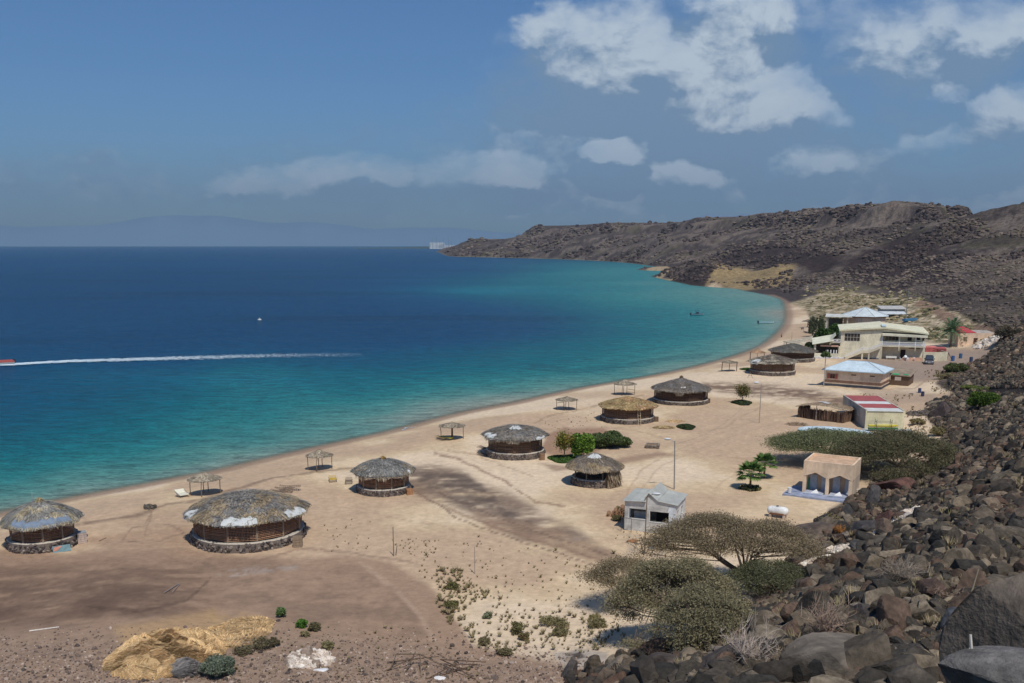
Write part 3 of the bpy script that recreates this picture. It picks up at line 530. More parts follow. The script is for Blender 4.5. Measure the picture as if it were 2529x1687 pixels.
def scatter(mb, shapes, P, S, cols, r, flat=None):
    """P centres, S sizes (n or n,3), cols (n,3)"""
    S = np.asarray(S, float); S = S[:, None]*np.ones(3) if S.ndim == 1 else S; R = rotm(r, len(P)); w = r.integers(0, len(shapes), len(P))
    for k, (V, F) in enumerate(shapes):
        i = np.where(w == k)[0]
        if not len(i): continue
        X = np.einsum('nij,vj->nvi', R[i], V)*S[i][:, None]+P[i][:, None]; Fa = (F[None]+(np.arange(len(i))*len(V))[:, None, None]).reshape(-1, F.shape[1])
        mb.add(X.reshape(-1, 3), Fa, np.repeat(cols[i], len(F), axis=0))
def pick(r, pal, n, jit=.12):
    pal = np.array(pal); c = pal[r.integers(0, len(pal), n)]; return np.clip(c*(1+r.normal(0, jit, (n, 1))), .005, 1)
ROCKPAL = [c8(84, 77, 68), c8(64, 61, 57), c8(108, 99, 86), c8(90, 83, 74), c8(72, 67, 61), c8(92, 77, 67), c8(124, 115, 102), c8(58, 56, 53)]
def castmany(u, v):
    d = ray(u, v); h = np.hypot(d[:, 0], d[:, 1]); Dl = np.exp(np.linspace(math.log(5), math.log(700), 420)); x = d[:, 0, None]/h[:, None]*Dl; y = d[:, 1, None]/h[:, None]*Dl
    z = CZ+d[:, 2, None]/h[:, None]*Dl; g = hgt(x, y); hit = z <= g; k = np.argmax(hit, 1); ok = hit.any(1); i = np.arange(len(u)); j = np.maximum(k-1, 0); e0 = z[i, j]-g[i, j]; e1 = z[i, k]-g[i, k]; f = np.clip(e0/(e0-e1+1e-9), 0, 1)*(k > 0); X = x[i, j]*(1-f)+x[i, k]*f; Y = y[i, j]*(1-f)+y[i, k]*f; return np.stack([X, Y, hgt(X, Y)], -1), ok
rr = np.random.default_rng(5)
nR = 170000; u = rr.uniform(1290, 2560, nR); v = rr.uniform(720, 1700, nR); m = in_poly(u, v, ROCKS) & ~in_poly(u, v, [(2262,891),(2600,891),(2600,911),(2262,909)]); u = u[m]; v = v[m]
P, ok = castmany(u, v); P = P[ok]; u = u[ok]; v = v[ok]; D = np.hypot(P[:, 0], P[:, 1])
ac = np.minimum((D/95)**1.5, 1.0)*.62; ac = ac*np.where(fbm2(P[:, 0]*.12, P[:, 1]*.12, 3, 9) < .4, .6, 1); m = rr.random(len(P)) < ac; P = P[m]; D = D[m]; u = u[m]; v = v[m]
for hole in [[(1895,1225),(1975,1215),(1990,1262),(1900,1300),(1840,1312),(1850,1262)], [(1700,1385),(1830,1370),(1850,1420),(1740,1440)], [(2060,1175),(2120,1175),(2110,1215),(2050,1215)],[(2130,955),(2175,960),(2170,1010),(2140,1010)]]:
    m = ~(in_poly(u, v, hole) & (rr.random(len(u)) < .75)); P = P[m]; D = D[m]; u = u[m]; v = v[m]
size = np.clip(rr.lognormal(math.log(.25), .52, len(P)), .11, 1.3); size = np.maximum(size, D*.0026); size = np.where(D < 22, np.minimum(size, .5), size)*np.where(D > 45, .82, 1.0); size *= np.where((D > 35) & (D < 95) & (u < 2050), 1.15, 1)
colr = pick(rr, ROCKPAL, len(P), .2)*[1.07, 1.0, .90]; colr = colr*(1-.12*sstep(120, 60, D)[:, None])
isr = fbm2(P[:, 0]*.08, P[:, 1]*.08, 2, 33); colr = np.where((isr > .56)[:, None], colr*np.array([1.06, .98, .95]), colr)
P[:, 2] += size*.12
# the boulders one can point to: (u, v, half width px, (sx,sy,sz), colour, label)
BIG = [(2345,1440,168,(1.15,.9,.62),c8(98,88,78),"huge dark slab of basalt filling the right edge low in the picture",14.5),(2330,1562,110,(1.3,1,.5),c8(112,108,104),"grey flat rock in the bottom right corner, nearest to the viewer",9.5),
 (1925,1520,105,(1.35,.9,.8),c8(108,99,88),"long tan boulder lying below the dead bushes near the bottom edge",None),(2052,1115,34,(1.2,1,.8),c8(98,70,62),"reddish brown boulder at the edge of the large green acacia",None),(2005,1146,30,(1,1,.9),c8(78,74,72),"grey boulder with white stains right of the tiled toilet block",None),
 (1942,1180,25,(1,1,.95),c8(60,58,58),"rounded black boulder just below the toilet block steps",None),(1886,1196,20,(1.1,1,.9),c8(62,60,60),"small black boulder in dry grass right of the white tank",None),(1985,1215,38,(1.5,.9,.6),c8(74,70,68),"wide flat dark boulder between two blocky ones above the coral rubble",None),
 (1862,1222,38,(1.5,1,.6),c8(92,80,72),"low brown boulder touching the right side of the umbrella acacia",None),(1925,1240,22,(1,1,.9),c8(88,70,62),"brown boulder beside the orange dead shrub",None),(2032,1218,32,(1,1,.9),c8(104,88,76),"two toned angular boulder with a flat brown face above the rubble",None),(1968,1252,24,(1,1,.8),c8(92,90,88),"pale grey angular rock below the wide flat boulder",None),
 (2042,1195,28,(1.1,1,.8),c8(92,66,58),"rusty boulder upslope of the two toned angular one",None),(1815,1305,19,(.8,.9,1.3),c8(70,58,50),"upright brown boulder on the sand right of the umbrella acacia",None),(1540,1528,52,(1.2,1,.8),c8(82,72,66),"brown boulder below the grey green thorn bush at the bottom",None),(1650,1520,60,(1.3,1,.75),c8(76,68,63),"broad dark brown boulder at the bottom under the pale dead bush",None),
 (1308,1540,24,(1,1,.9),c8(80,74,70),"lone dark boulder at the bottom edge beside the ash pit",None),(2165,945,26,(1.2,1,.85),c8(84,72,68),"large reddish dark boulder at the sand edge left of the green shrub",None),(1480,1540,48,(1.2,1,.7),c8(78,70,66),"dark boulder pile stone right of the lone boulder at the bottom edge",None),
 (2130,1360,42,(1.3,1,.8),c8(82,64,54),"reddish brown block half way down the slope behind the huge slab",None),(2195,1440,46,(1,1,1.1),c8(70,72,76),"blue grey split block leaning on the huge slab",None),(2090,1500,42,(1.2,1,.8),c8(92,86,80),"grey block right of the long tan boulder",None),(1995,1420,46,(1.3,1,.7),c8(72,66,62),"dark block above the long tan boulder",None),(2150,1535,52,(1.3,1,.7),c8(88,80,74),"brownish slab at the bottom between tan boulder and corner rock",None)]
keepm = np.ones(len(P), bool)
for (bu, bv, w, s, c, lb, D_) in BIG: keepm &= ((u-bu)/(w*.75))**2+((v-bv)/(w*.5))**2 > 1
P = P[keepm]; D = D[keepm]; size = size[keepm]; colr = colr[keepm]; u = u[keepm]; v = v[keepm]
ROCKPAL = [tuple(np.array(c)*[1.07, 1.0, .90]) for c in ROCKPAL]
meshes = []
def rock_mesh(k, c, nm='boulder'):
    V, F = RK3[k % 12]; me = raw_mesh(nm, V, F.ravel(), np.full(len(F), 3), np.tile(c, (len(F), 1)), False); me.materials.append(MT['basalt']); return me
for i, (bu, bv, w, s, c, lb, D_) in enumerate(BIG):
    p = G(bu, bv+w*s[2]*.35) if D_ is None else at_D(bu, bv, D_); R = w*pxm(p); me = rock_mesh(i*5+1, c)
    o = bpy.data.objects.new('boulder', me); COL.objects.link(o); o.location = (p[0], p[1], p[2]+(R*s[2]*.25 if D_ is None else 0)); o.scale = (R*s[0]/1.2, R*s[1]/1.2, R*s[2]/1.1); o.rotation_euler = (rr.uniform(-.2, .2), rr.uniform(-.2, .2), rr.uniform(-.5, .5))
    if i == 0: o.rotation_euler = (-.25, -.62, .6)
    if i == 2: o.rotation_euler = (.1, -.28, .1)
    tag(o, lb, 'boulder', 'boulders of the black rock slope')
vis = (u < 2351) & (v < 1568); sc_ = np.where(vis, size/np.maximum(D, 12), 0); order = np.argsort(-sc_)[:276]; rest = np.setdiff1d(np.arange(len(P)), order)
meshes = [rock_mesh(k, ROCKPAL[k % 8]) for k in range(36)]
for n, i in enumerate(order):
    o = bpy.data.objects.new('boulder', meshes[n % 36]); COL.objects.link(o); o.location = P[i]; s = size[i]*rr.uniform(.8, 1.2, 3)*np.array([1.1, 1.1, .85]); o.scale = s; o.rotation_euler = rr.uniform(0, 6.3, 3)
    tag(o, "angular dark basalt boulder among many alike in the black rock slope", 'boulder', 'boulders of the black rock slope')
mb = MB(); near = D[rest] < 75; i = rest[near]; scatter(mb, RK2, P[i], size[i][:, None]*rr.uniform(.75, 1.2, (len(i), 3)), colr[i], rr); i = rest[~near]; scatter(mb, RK2[:5], P[i], size[i][:, None]*rr.uniform(.75, 1.2, (len(i), 3)), colr[i], rr)
# small stones in the gaps
nS = 26000; uu = rr.uniform(1290, 2500, nS); vv = rr.uniform(900, 1600, nS); m = in_poly(uu, vv, ROCKS); Q2, ok = castmany(uu[m], vv[m]); Q2 = Q2[ok]; D2 = np.hypot(Q2[:, 0], Q2[:, 1]); scatter(mb, RK1, Q2+[0, 0, .03], np.clip(rr.lognormal(math.log(.17), .4, len(Q2)), .05, .4)*np.where(D2 < 25, .6, 1), pick(rr, ROCKPAL+[c8(120, 110, 100)], len(Q2), .2), rr)
tag(mb.build('rock_slope', MT['basalt']), "loose black basalt rocks covering the slope", 'rocks', kind='stuff'); print('rocks', len(P))
# stones of the lower left, coral rubble, outcrops on the flat
mb = MB(); n = 11000; uu = rr.uniform(-60, 1420, n); vv = rr.uniform(1425, 1600, n); m = in_poly(uu, vv, [(-900,1460),(200,1430),(420,1420),(640,1405),(860,1440),(1000,1440),(1400,1520),(1440,1800),(-900,1900)]); m &= rr.random(n) < sstep(1425, 1530, vv)*.95+.05; Q2, ok = castmany(uu[m], vv[m]); Q2 = Q2[ok]
scatter(mb, RK1, Q2+[0, 0, .01], np.clip(rr.lognormal(math.log(.042), .5, len(Q2)), .02, .2), pick(rr, [c8(150, 130, 114), c8(110, 96, 86), c8(84, 74, 68), c8(172, 154, 138), c8(130, 110, 98)], len(Q2), .12), rr)
tag(mb.build('scattered_stones', MT['stone']), "small loose stones strewn over the brown foreground slope", 'stones', kind='stuff')
def pile(name, u, v, wpx, n, size, pal, label, cat, h=.25, squash=.45, mat='stone'):
    c = G(u, v); R = wpx*pxm(c); mb = MB(); a = rr.uniform(0, 2*pi, n); q = np.sqrt(rr.random(n))*R; x = c[0]+q*np.cos(a); y = c[1]+q*np.sin(a)*squash*3; z = hgt(x, y)+h*(1-(q/R)**2)*rr.random(n)
    scatter(mb, RK1, np.stack([x, y, z], -1)-c, np.clip(rr.lognormal(math.log(size), .35, n), size*.4, size*2.5), pick(rr, pal, n, .1), rr); o = mb.build(name, MT[mat]); o.location = c; return tag(o, label, cat, kind='stuff')
WP = [c8(212, 198, 182), c8(196, 180, 162), c8(224, 214, 200)]
pile('coral_rubble', 708, 1517, 48, 420, .17, WP+[c8(150,132,116)], "heap of whitish coral stones on the brown slope near the bottom edge", 'stone heap')
pile('coral_rubble', 1880, 1300, 40, 500, .2, WP, "pale coral stones spilled between black boulders right of the umbrella acacia", 'stone heap', h=.5)
pile('coral_rubble', 1838, 1318, 26, 400, .1, [c8(190,190,186), c8(214,212,206)], "fine white rubble patch below the upright brown boulder", 'stone heap')
pile('coral_rubble', 1925, 1268, 26, 260, .18, WP, "whitish stones below the pale grey angular rock", 'stone heap', h=.4)
pile('coral_rubble', 2080, 1190, 34, 260, .22, WP, "cream coral stones upslope between rusty boulders", 'stone heap', h=.4)
pile('coral_rubble', 2000, 1240, 22, 150, .16, WP, "small group of white stones left of the two toned boulder", 'stone heap', h=.3)
pile('gravel_heap', 2115, 950, 30, 200, .14, [c8(110,100,92), c8(90,82,78)], "grey gravel spread beside the black rocks at the sand edge", 'gravel')
pile('coral_rubble', 2275, 786, 30, 160, .5, WP, "whitish rubble heap right of the small red roofed house", 'stone heap', h=.8)
pile('coral_rubble', 345, 1167, 14, 26, .14, [c8(100,92,82), c8(80,74,66)], "little group of dark stones on the sand behind the largest hut", 'stone heap')
# distant hillside: scrub and lava blocks
mb = MB(); n = 34000; uu = rr.uniform(1020, 2460, n); vv = rr.uniform(462, 790, n); d = ray(uu, vv); h = np.hypot(d[:, 0], d[:, 1]); Dl = np.exp(np.linspace(math.log(180), math.log(3300), 500)); x = d[:, 0, None]/h[:, None]*Dl; y = d[:, 1, None]/h[:, None]*Dl
z = CZ+d[:, 2, None]/h[:, None]*Dl; g = hgt(x, y); hit = z <= g; k = np.argmax(hit, 1); okk = hit.any(1); i_ = np.arange(n); k0 = np.maximum(k-1, 0); e0 = z[i_, k0]-g[i_, k0]; e1 = z[i_, k]-g[i_, k]; f = np.clip(e0/(e0-e1+1e-9), 0, 1)*(k > 0); x = x[i_, k0]*(1-f)+x[i_, k]*f; y = y[i_, k0]*(1-f)+y[i_, k]*f; HP = np.stack([x, y, hgt(x, y)], -1)[okk]; hu, hv = proj(HP[:, 0], HP[:, 1], HP[:, 2])
m = ~in_poly(hu, hv, SAND) & (HP[:, 2] > 1.2) & ~in_poly(hu, hv, [(1640,619),(1800,617),(1790,636),(1690,648),(1620,648)]) & ~in_poly(hu, hv, [(2120,690),(2150,690),(2300,765),(2270,772)]); HP = HP[m]; hu = hu[m]; hv = hv[m]; HD = np.hypot(HP[:, 0], HP[:, 1])
m = ~(in_poly(hu, hv, dune) & (fbm2(HP[:, 0]*.05, HP[:, 1]*.05, 3, 78) > .5)); HP = HP[m]; hu = hu[m]; hv = hv[m]; HD = HD[m]; m = (fbm2(HP[:, 0]*.018, HP[:, 1]*.018, 4, 177) > .47) | in_poly(hu, hv, dune) | (HD < 330) | ((HD < 640) & (rr.random(len(HP)) < .6)) | in_poly(hu, hv, [(1495,640),(1545,612),(1590,598),(1655,622),(1660,645),(1600,658)]); m &= ~in_poly(hu, hv, [(1606,650),(1702,650),(1722,661),(1705,672),(1606,668)]); HP = HP[m]; hu = hu[m]; hv = hv[m]; HD = HD[m]
sel = fbm2(HP[:, 0]*.02, HP[:, 1]*.02, 4, 77); dn = in_poly(hu, hv, dune); lava = ((sel > .54) | in_poly(hu, hv, [(1700,650),(1790,640),(1875,645),(1885,668),(1800,694),(1735,682)]) | in_poly(hu, hv, [(1495,640),(1545,612),(1590,598),(1655,622),(1660,645),(1600,658)]) | in_poly(hu, hv, [(1640,612),(1690,575),(1830,562),(1900,580),(1935,600),(1890,620)]) | in_poly(hu, hv, [(1930,625),(2040,555),(2130,522),(2235,520),(2255,540),(2110,600),(2060,635)])) & ~dn; sz = np.where(dn, rr.uniform(.25, .9, len(HP)), HD*(.0005+.0019*rr.random(len(HP))**2.2))
colh = np.where(lava[:, None], pick(rr, [c8(72,62,58), c8(84,72,66), c8(60,53,51), c8(92,79,72)], len(HP), .10), pick(rr, [c8(116,102,91), c8(106,93,84), c8(128,113,99), c8(104,95,76), c8(110,97,87)], len(HP), .06)*(.78+.5*fbm2(HP[:, 0]*.012, HP[:, 1]*.012, 3, 79))[:, None]*.86); colh = np.where(dn[:, None], pick(rr, [c8(96,92,64), c8(120,112,78), c8(140,126,92), c8(84,82,58), c8(176,158,130)], len(HP), .1), colh)
sh = np.stack([sz, sz, sz*np.where(lava, .8, .55)], -1); scatter(mb, RK1, HP+np.stack([0*sz, 0*sz, sz*.15], -1), sh, colh, rr); tag(mb.build('hillside_scrub', MT['stone']), "dry grey scrub and dark lava blocks covering the far hillsides", 'scrub', kind='stuff')

# ------------------------------------------------------------ plants
def leafq(mb, c, s, pal, r, up=.35, asp=.5):
    n = len(c); a = r.normal(size=(n, 3)); a[:, 2] *= .6; a /= np.linalg.norm(a, axis=1)[:, None]; b = r.normal(size=(n, 3)); b[:, 2] *= .75; b -= (a*b).sum(1)[:, None]*a; b /= np.linalg.norm(b, axis=1)[:, None]; s = np.broadcast_to(s, (n,))[:, None]; mb.quads(c, a*s, b*s*asp, pick(r, pal, n, .10)*1.12)
def bez(p0, p1, p2, n=7): t = np.linspace(0, 1, n)[:, None]; return p0*(1-t)**2+2*p1*t*(1-t)+p2*t*t
def acacia(name, label, u, v, cpx, W, H, pal, n=26000, seed=1, dome=.3, base=None, lean=(0, 0), thick=.24, asym=(1, 1), clump=110, cat='acacia', leaf=.04, group=None, bare=False):
    """umbrella thorn: trunk foot at (u,v), crown W wide (m), crown centre shifted by lean (m)"""
    r = np.random.default_rng(seed); p = G(u, v) if base is None else np.array(base); t = thing(name, label, cat, p, 0, group); br = MB(); bc = c8(112, 98, 84) if not bare else c8(150, 134, 120)
    cx, cy = lean; k = clump; a = r.uniform(0, 2*pi, k); q = np.sqrt(r.uniform(.01, 1, k)); q = q*(.62+.72*fbm2(np.cos(a)*1.6+seed, np.sin(a)*1.6, 3, seed)); ex = W/2*asym[0]; ey = W/2*asym[1]; X = cx+q*ex*np.cos(a); Y = cy+q*ey*np.sin(a); Zc = H*(1-dome*q**2.2)+r.normal(0, H*.035, k)+H*.3*(fbm2(X*.35+seed, Y*.35, 3, seed+1)-.5)
    Cn = np.stack([X, Y, Zc], -1); fork = np.array([cx*.35, cy*.35, H*.22]); root = np.array([0, 0, -.3]); br.path(bez(root, np.array([cx*.05, 0, H*.12]), fork), np.linspace(thick, thick*.75, 7), 7, bc)
    nl = 8; la = np.linspace(0, 2*pi, nl, endpoint=False)+r.uniform(-.3, .3, nl); LE = []
    for i in range(nl):
        e = np.array([cx+ex*.45*cos(la[i]), cy+ey*.45*sin(la[i]), H*.68]); P_ = bez(fork, (fork+e)/2+np.array([0, 0, -H*.1])+r.normal(0, .15, 3), e, 8); br.path(P_, np.linspace(thick*.6, thick*.22, 8), 6, bc); LE.append(P_)
    LP = np.concatenate(LE)
    for c in Cn:
        dd = np.linalg.norm((LP-c)*[1, 1, .6], axis=1)+(LP[:, 2] > c[2]-.1*H)*2; j = np.argsort(dd)[r.integers(0, 3)]; s = LP[j]; br.path(bez(s, (s+c)/2+np.array([0, 0, -.04*H])+r.normal(0, .12, 3), c, 5), np.linspace(thick*.2, thick*.05, 5), 4, bc)
        for _ in range(4): e = c+np.array([r.normal(0, .5), r.normal(0, .5), r.uniform(-.05, .3)])*W/14; br.path(np.array([(s*.25+c*.75), e]), [thick*.07, thick*.03], 3, bc)
    br.build('branches', MT['bark'], t)
    if not bare:
        lf = MB(); w = r.integers(0, k, n); cr = W/np.sqrt(k)*.62; off = r.normal(size=(n, 3))*np.array([cr, cr, cr*.24]); c = Cn[w]+off; c[:, 2] -= dome*.5*(off[:, 0]**2+off[:, 1]**2)/cr*.2; leafq(lf, c, r.uniform(.6, 1.4, n)*leaf, pal, r, .6); lf.build('crown', MT['leaf'], t)
    return t
AC = [c8(140, 124, 98), c8(124, 112, 90), c8(152, 136, 108), c8(112, 104, 80)]; AG = [c8(122, 126, 90), c8(108, 114, 80), c8(136, 136, 100), c8(98, 104, 74)]
acacia('umbrella_acacia', "flat topped umbrella acacia with bare brown branches right of the grey concrete house", 1722, 1352, 0, 11.5, 5.0, AC, 80000, 3, .3, lean=(-1.3, 1.4), asym=(1.12, .6), clump=150)
acacia('umbrella_acacia', "small leaning acacia casting a shadow left of the big thorn bush", 1448, 1398, 0, 5.6, 3.3, AC, 20000, 4, .3, lean=(-.6, .3), clump=40, thick=.15)
acacia('thorn_tree', "big rounded grey green thorn tree low in front of the umbrella acacia", 1560, 1475, 0, 9.0, 4.6, [c8(140,130,100), c8(126,120,92), c8(154,142,112), c8(112,108,82)], 72000, 5, .8, lean=(0, 1.5), asym=(1, .8), clump=150)
acacia('thorn_tree', "dark green bushy thorn tree under the right half of the umbrella acacia", 1742, 1368, 0, 6.0, 2.6, [c8(96,98,72), c8(84,88,64), c8(110,108,80)], 30000, 6, .7, lean=(.8, 0), clump=70)
acacia('thorn_tree', "thorn tree with sparse twigs at the foot of the boulders by the bottom edge", 1640, 1480, 0, 5.5, 3.0, [c8(134,126,98), c8(118,112,86)], 30000, 16, .8, lean=(-.4, .6), clump=70)
acacia('acacia', "wide green acacia behind the tiled toilet block, left and foremost part", 1925, 1066, 0, 15, 4.1, AG, 80000, 7, .42, lean=(-1.0, 0), asym=(1, .75), clump=150, leaf=.055)
acacia('acacia', "brownish green acacia spreading right of the toilet block towards the boulders", 2065, 1090, 0, 17, 4.8, [c8(118,110,84), c8(92,90,66), c8(84,88,60), c8(116,108,84)], 120000, 8, .7, lean=(-.5, 0), asym=(1, .7), clump=170, leaf=.055)
def shrub(name, label, u, v, w, h, pal, n=3000, seed=1, leaf=.05, cat='shrub', group=None, stems=True, squash=1.0, flat=.0):
    """w half width in display px, h height in m"""
    r = np.random.default_rng(seed); p = G(u, v); R = w*pxm(p); t = thing(name, label, cat, p, 0, group); lf = MB(); k = 26; a = r.uniform(0, 2*pi, k); q = np.sqrt(r.random(k))*R*.72; z = h*(.35+.55*r.random(k))*(1-.55*(q/R)**2)
    Cn = np.stack([q*np.cos(a), q*np.sin(a)*squash, z], -1); wch = r.integers(0, k, n); off = r.normal(size=(n, 3)); off /= np.linalg.norm(off, axis=1)[:, None]; off *= (r.random(n)**.4)[:, None]*np.array([R*.3, R*.3, h*.26]); c = Cn[wch]+off; c[:, 2] = np.maximum(c[:, 2], .02); leafq(lf, c, r.uniform(.6, 1.4, n)*leaf, pal, r)
    lf.build('foliage', MT['leaf'], t)
    if stems:
        st = MB()
        for c_ in Cn: st.path(bez(np.array([0, 0, -.05]), np.array([c_[0]*.3, c_[1]*.3, c_[2]*.6]), c_, 4), [.03, .02, .015, .008], 4, c8(96, 84, 70))
        st.build('stems', MT['bark'], t)
    return t
GR = [c8(70, 96, 44), c8(84, 112, 52), c8(60, 84, 40), c8(98, 122, 60)]; OL = [c8(134, 126, 90), c8(120, 114, 80), c8(148, 138, 102)]; DG = [c8(72, 84, 52), c8(60, 74, 46), c8(86, 94, 60), c8(52, 62, 42)]
shrub('bush', "dark green dome shaped bush in the sand behind the leafy bright tree", 1403, 1026, 56, 2.1, [c8(92,108,66), c8(78,94,56), c8(106,118,74), c8(70,82,50)], 18000, 21, .09, 'bush', squash=.8)
shrub('leafy_tree', "bright green leafy tree between the dome bush and the white capped hut", 1337, 1054, 30, 3.6, [c8(92,124,44), c8(112,142,56), c8(74,104,38), c8(128,152,70)], 9000, 22, .13, 'tree')
shrub('green_shrub', "vivid green rounded shrub growing on the black rocks at right", 2257, 938, 44, 2.6, [c8(72,94,34), c8(88,110,42), c8(60,80,30)], 12000, 23, .1, 'shrub')
shrub('green_shrub', "dusty green shrub at the left end of the upper black rocks", 2196, 858, 32, 2.2, [c8(92,98,58), c8(78,86,50), c8(104,108,66)], 6000, 24, .12, 'shrub'); shrub('green_shrub', "yellow green shrub cut off by the right edge beside the boulders", 2345, 1302, 26, .8, [c8(104,118,48), c8(120,130,60)], 3000, 25, .035, 'shrub')
shrub('thorn_bush', "grey brown bush on the slope right of the small red roofed house", 2312, 780, 34, 3.4, [c8(112,100,84), c8(98,92,74)], 5000, 26, .14, 'bush'); shrub('green_shrub', "low green plants spread along the foot of the upper black rocks", 2245, 896, 40, .7, [c8(96,108,54), c8(112,118,66)], 3000, 27, .1, 'shrub')
shrub('scrub_bush', "blue green round bush beside the grey thatch heap at the bottom", 497, 1552, 44, 1.2, [c8(112,122,104), c8(96,108,90), c8(126,132,112)], 9000, 28, .045, 'bush')
for i, (u_, v_, w_, h_, pal, lb) in enumerate([(646,1417,16,.7,[c8(112,134,84),c8(90,112,66)],"pale green plant standing alone above the other foreground shrubs"),(693,1440,16,.6,[c8(74,112,40),c8(90,128,52)],"bright green rounded shrub left of a brownish one in the foreground"),(722,1448,18,.65,[c8(116,108,80),c8(100,96,68)],"brownish shrub touching the bright green one in the foreground"),
  (700,1462,13,.35,OL,"small olive shrub below the bright green foreground shrub"),(600,1490,30,.8,[c8(120,110,86),c8(104,98,74)],"greyish dry shrub right of the straw heap"),(630,1485,14,.7,[c8(104,96,74)],"narrow dry shrub right of the greyish one beside the straw heap"),(752,1490,18,.5,OL,"olive shrub above the coral stone heap"),(560,1502,26,.6,[c8(112,104,80)],"dry shrub between the straw heap and the blue green bush"),
  (1190,1455,22,.9,[c8(118,112,76),c8(100,98,64)],"largest olive tussock bush in the middle foreground"),(1203,1470,16,.6,[c8(124,112,80)],"brown tussock just below the largest olive one"),(1262,1434,30,.6,OL,"wide low olive bush right of the largest tussock"),(1290,1440,20,.6,OL,"olive bush at the right end of the middle foreground group"),(1286,1458,22,.5,[c8(126,118,84)],"yellowish bush below the wide low olive one"),
  (1110,1480,18,.5,[c8(122,112,82)],"yellow brown bush alone left of the middle foreground group"),(1120,1420,14,.45,[c8(126,132,104)],"grey green bush at the edge of the brown earth"),(1372,1440,26,.6,OL,"olive bush just left of the big thorn tree"),(1365,1425,16,.4,[c8(140,130,90)],"yellowish bush above the one by the big thorn tree"),(1160,1505,22,.5,[c8(116,108,80)],"dull bush near the fallen wooden frame"),(1040,1352,18,.5,[c8(120,114,72),c8(104,102,62)],"densest olive bush beside the thin lamp post"),(1035,1395,22,.5,[c8(118,112,72),c8(102,100,62)],"olive bush at the lower tip of the sand scrub"),
  (1425,1180,18,.9,[c8(120,112,76)],"yellow green weeds beside the rolled mats at the grey house"),(1416,1196,14,.6,[c8(112,104,72)],"low weeds below the rolled mats"),(1905,1200,40,.9,[c8(132,120,84),c8(112,106,70)],"dry yellow bush behind the small black boulder"),(2108,975,22,1.0,[c8(140,126,88),c8(118,110,76)],"yellowish bush right of the yellow walled building"),(2150,1000,24,1.2,[c8(130,120,84)],"dry bush between the yellow building and the black rocks"),(2170,870,30,1.2,[c8(126,120,84),c8(150,136,104)],"straggly pale bush on the sand left of the upper black rocks")]):
    shrub('shrub', lb, u_, v_, w_, h_, pal, 1300, 40+i, .045 if v_ > 1150 else .09, 'shrub', 'low shrubs dotted over the sand')
def small_tree(label, u, v, H, W, pal, n, seed, ring=None):
    r = np.random.default_rng(seed); p = G(u, v); t = thing('young_tree', label, 'tree', p); b = MB(); b.path(np.array([[0, 0, -.1], [.05, 0, H*.3], [0, .03, H*.6]]), [.1, .07, .05], 6, c8(110, 92, 72)); k = 14; a = r.uniform(0, 2*pi, k); Cn = np.stack([np.cos(a)*W*.32*r.random(k)**.5, np.sin(a)*W*.32*r.random(k)**.5, H*(.5+.45*r.random(k))], -1)
    for c in Cn: b.path(np.array([[0, 0, H*.35], c*[.5, .5, .9], c]), [.04, .03, .015], 4, c8(110, 92, 72))
    b.build('trunk', MT['bark'], t); lf = MB(); w = r.integers(0, k, n); leafq(lf, Cn[w]+r.normal(size=(n, 3))*W*.13, .1, pal, r); lf.build('crown', MT['leaf'], t); return t
small_tree("thin young tree with yellowing leaves on the grass mat left of the leafy tree", 1295, 1055, 3.3, 2.6, [c8(128,124,50), c8(96,110,50), c8(140,116,60)], 1800, 61); small_tree("round young tree on its own grassy mound near the dark road stain", 1703, 925, 3.0, 2.8, [c8(112,116,66), c8(96,104,54), c8(140,116,84)], 2200, 62)
def mat_grass(name, label, u, v, w, h, n, seed, pal=GR):
    r = np.random.default_rng(seed); p = G(u, v); R = w*pxm(p); mb = MB(); a = r.uniform(0, 2*pi, n); q = np.sqrt(r.random(n))*R*(1+.15*np.sin(a*3)); x = q*np.cos(a); y = q*np.sin(a)*1.3; z = hgt(x+p[0], y+p[1])-p[2]+h*r.random(n)*(1-.6*(q/R)**2); leafq(mb, np.stack([x, y, z+.03], -1), .11, pal, r); o = mb.build(name, MT['leaf']); o.location = p; return tag(o, label, 'grass', kind='stuff')
mat_grass('grass_mat', "green grass mat under the thin young tree", 1290, 1055, 30, .25, 5000, 71); mat_grass('grass_mat', "green mound around the foot of the round young tree", 1704, 926, 22, .5, 4000, 72, DG); mat_grass('plant_ring', "green creeper in a ring of stones in open sand", 1576, 982, 20, .45, 3500, 73, DG); mat_grass('grass_mat', "green grass strip left of the two far huts", 1718, 849, 17, .3, 2500, 74)
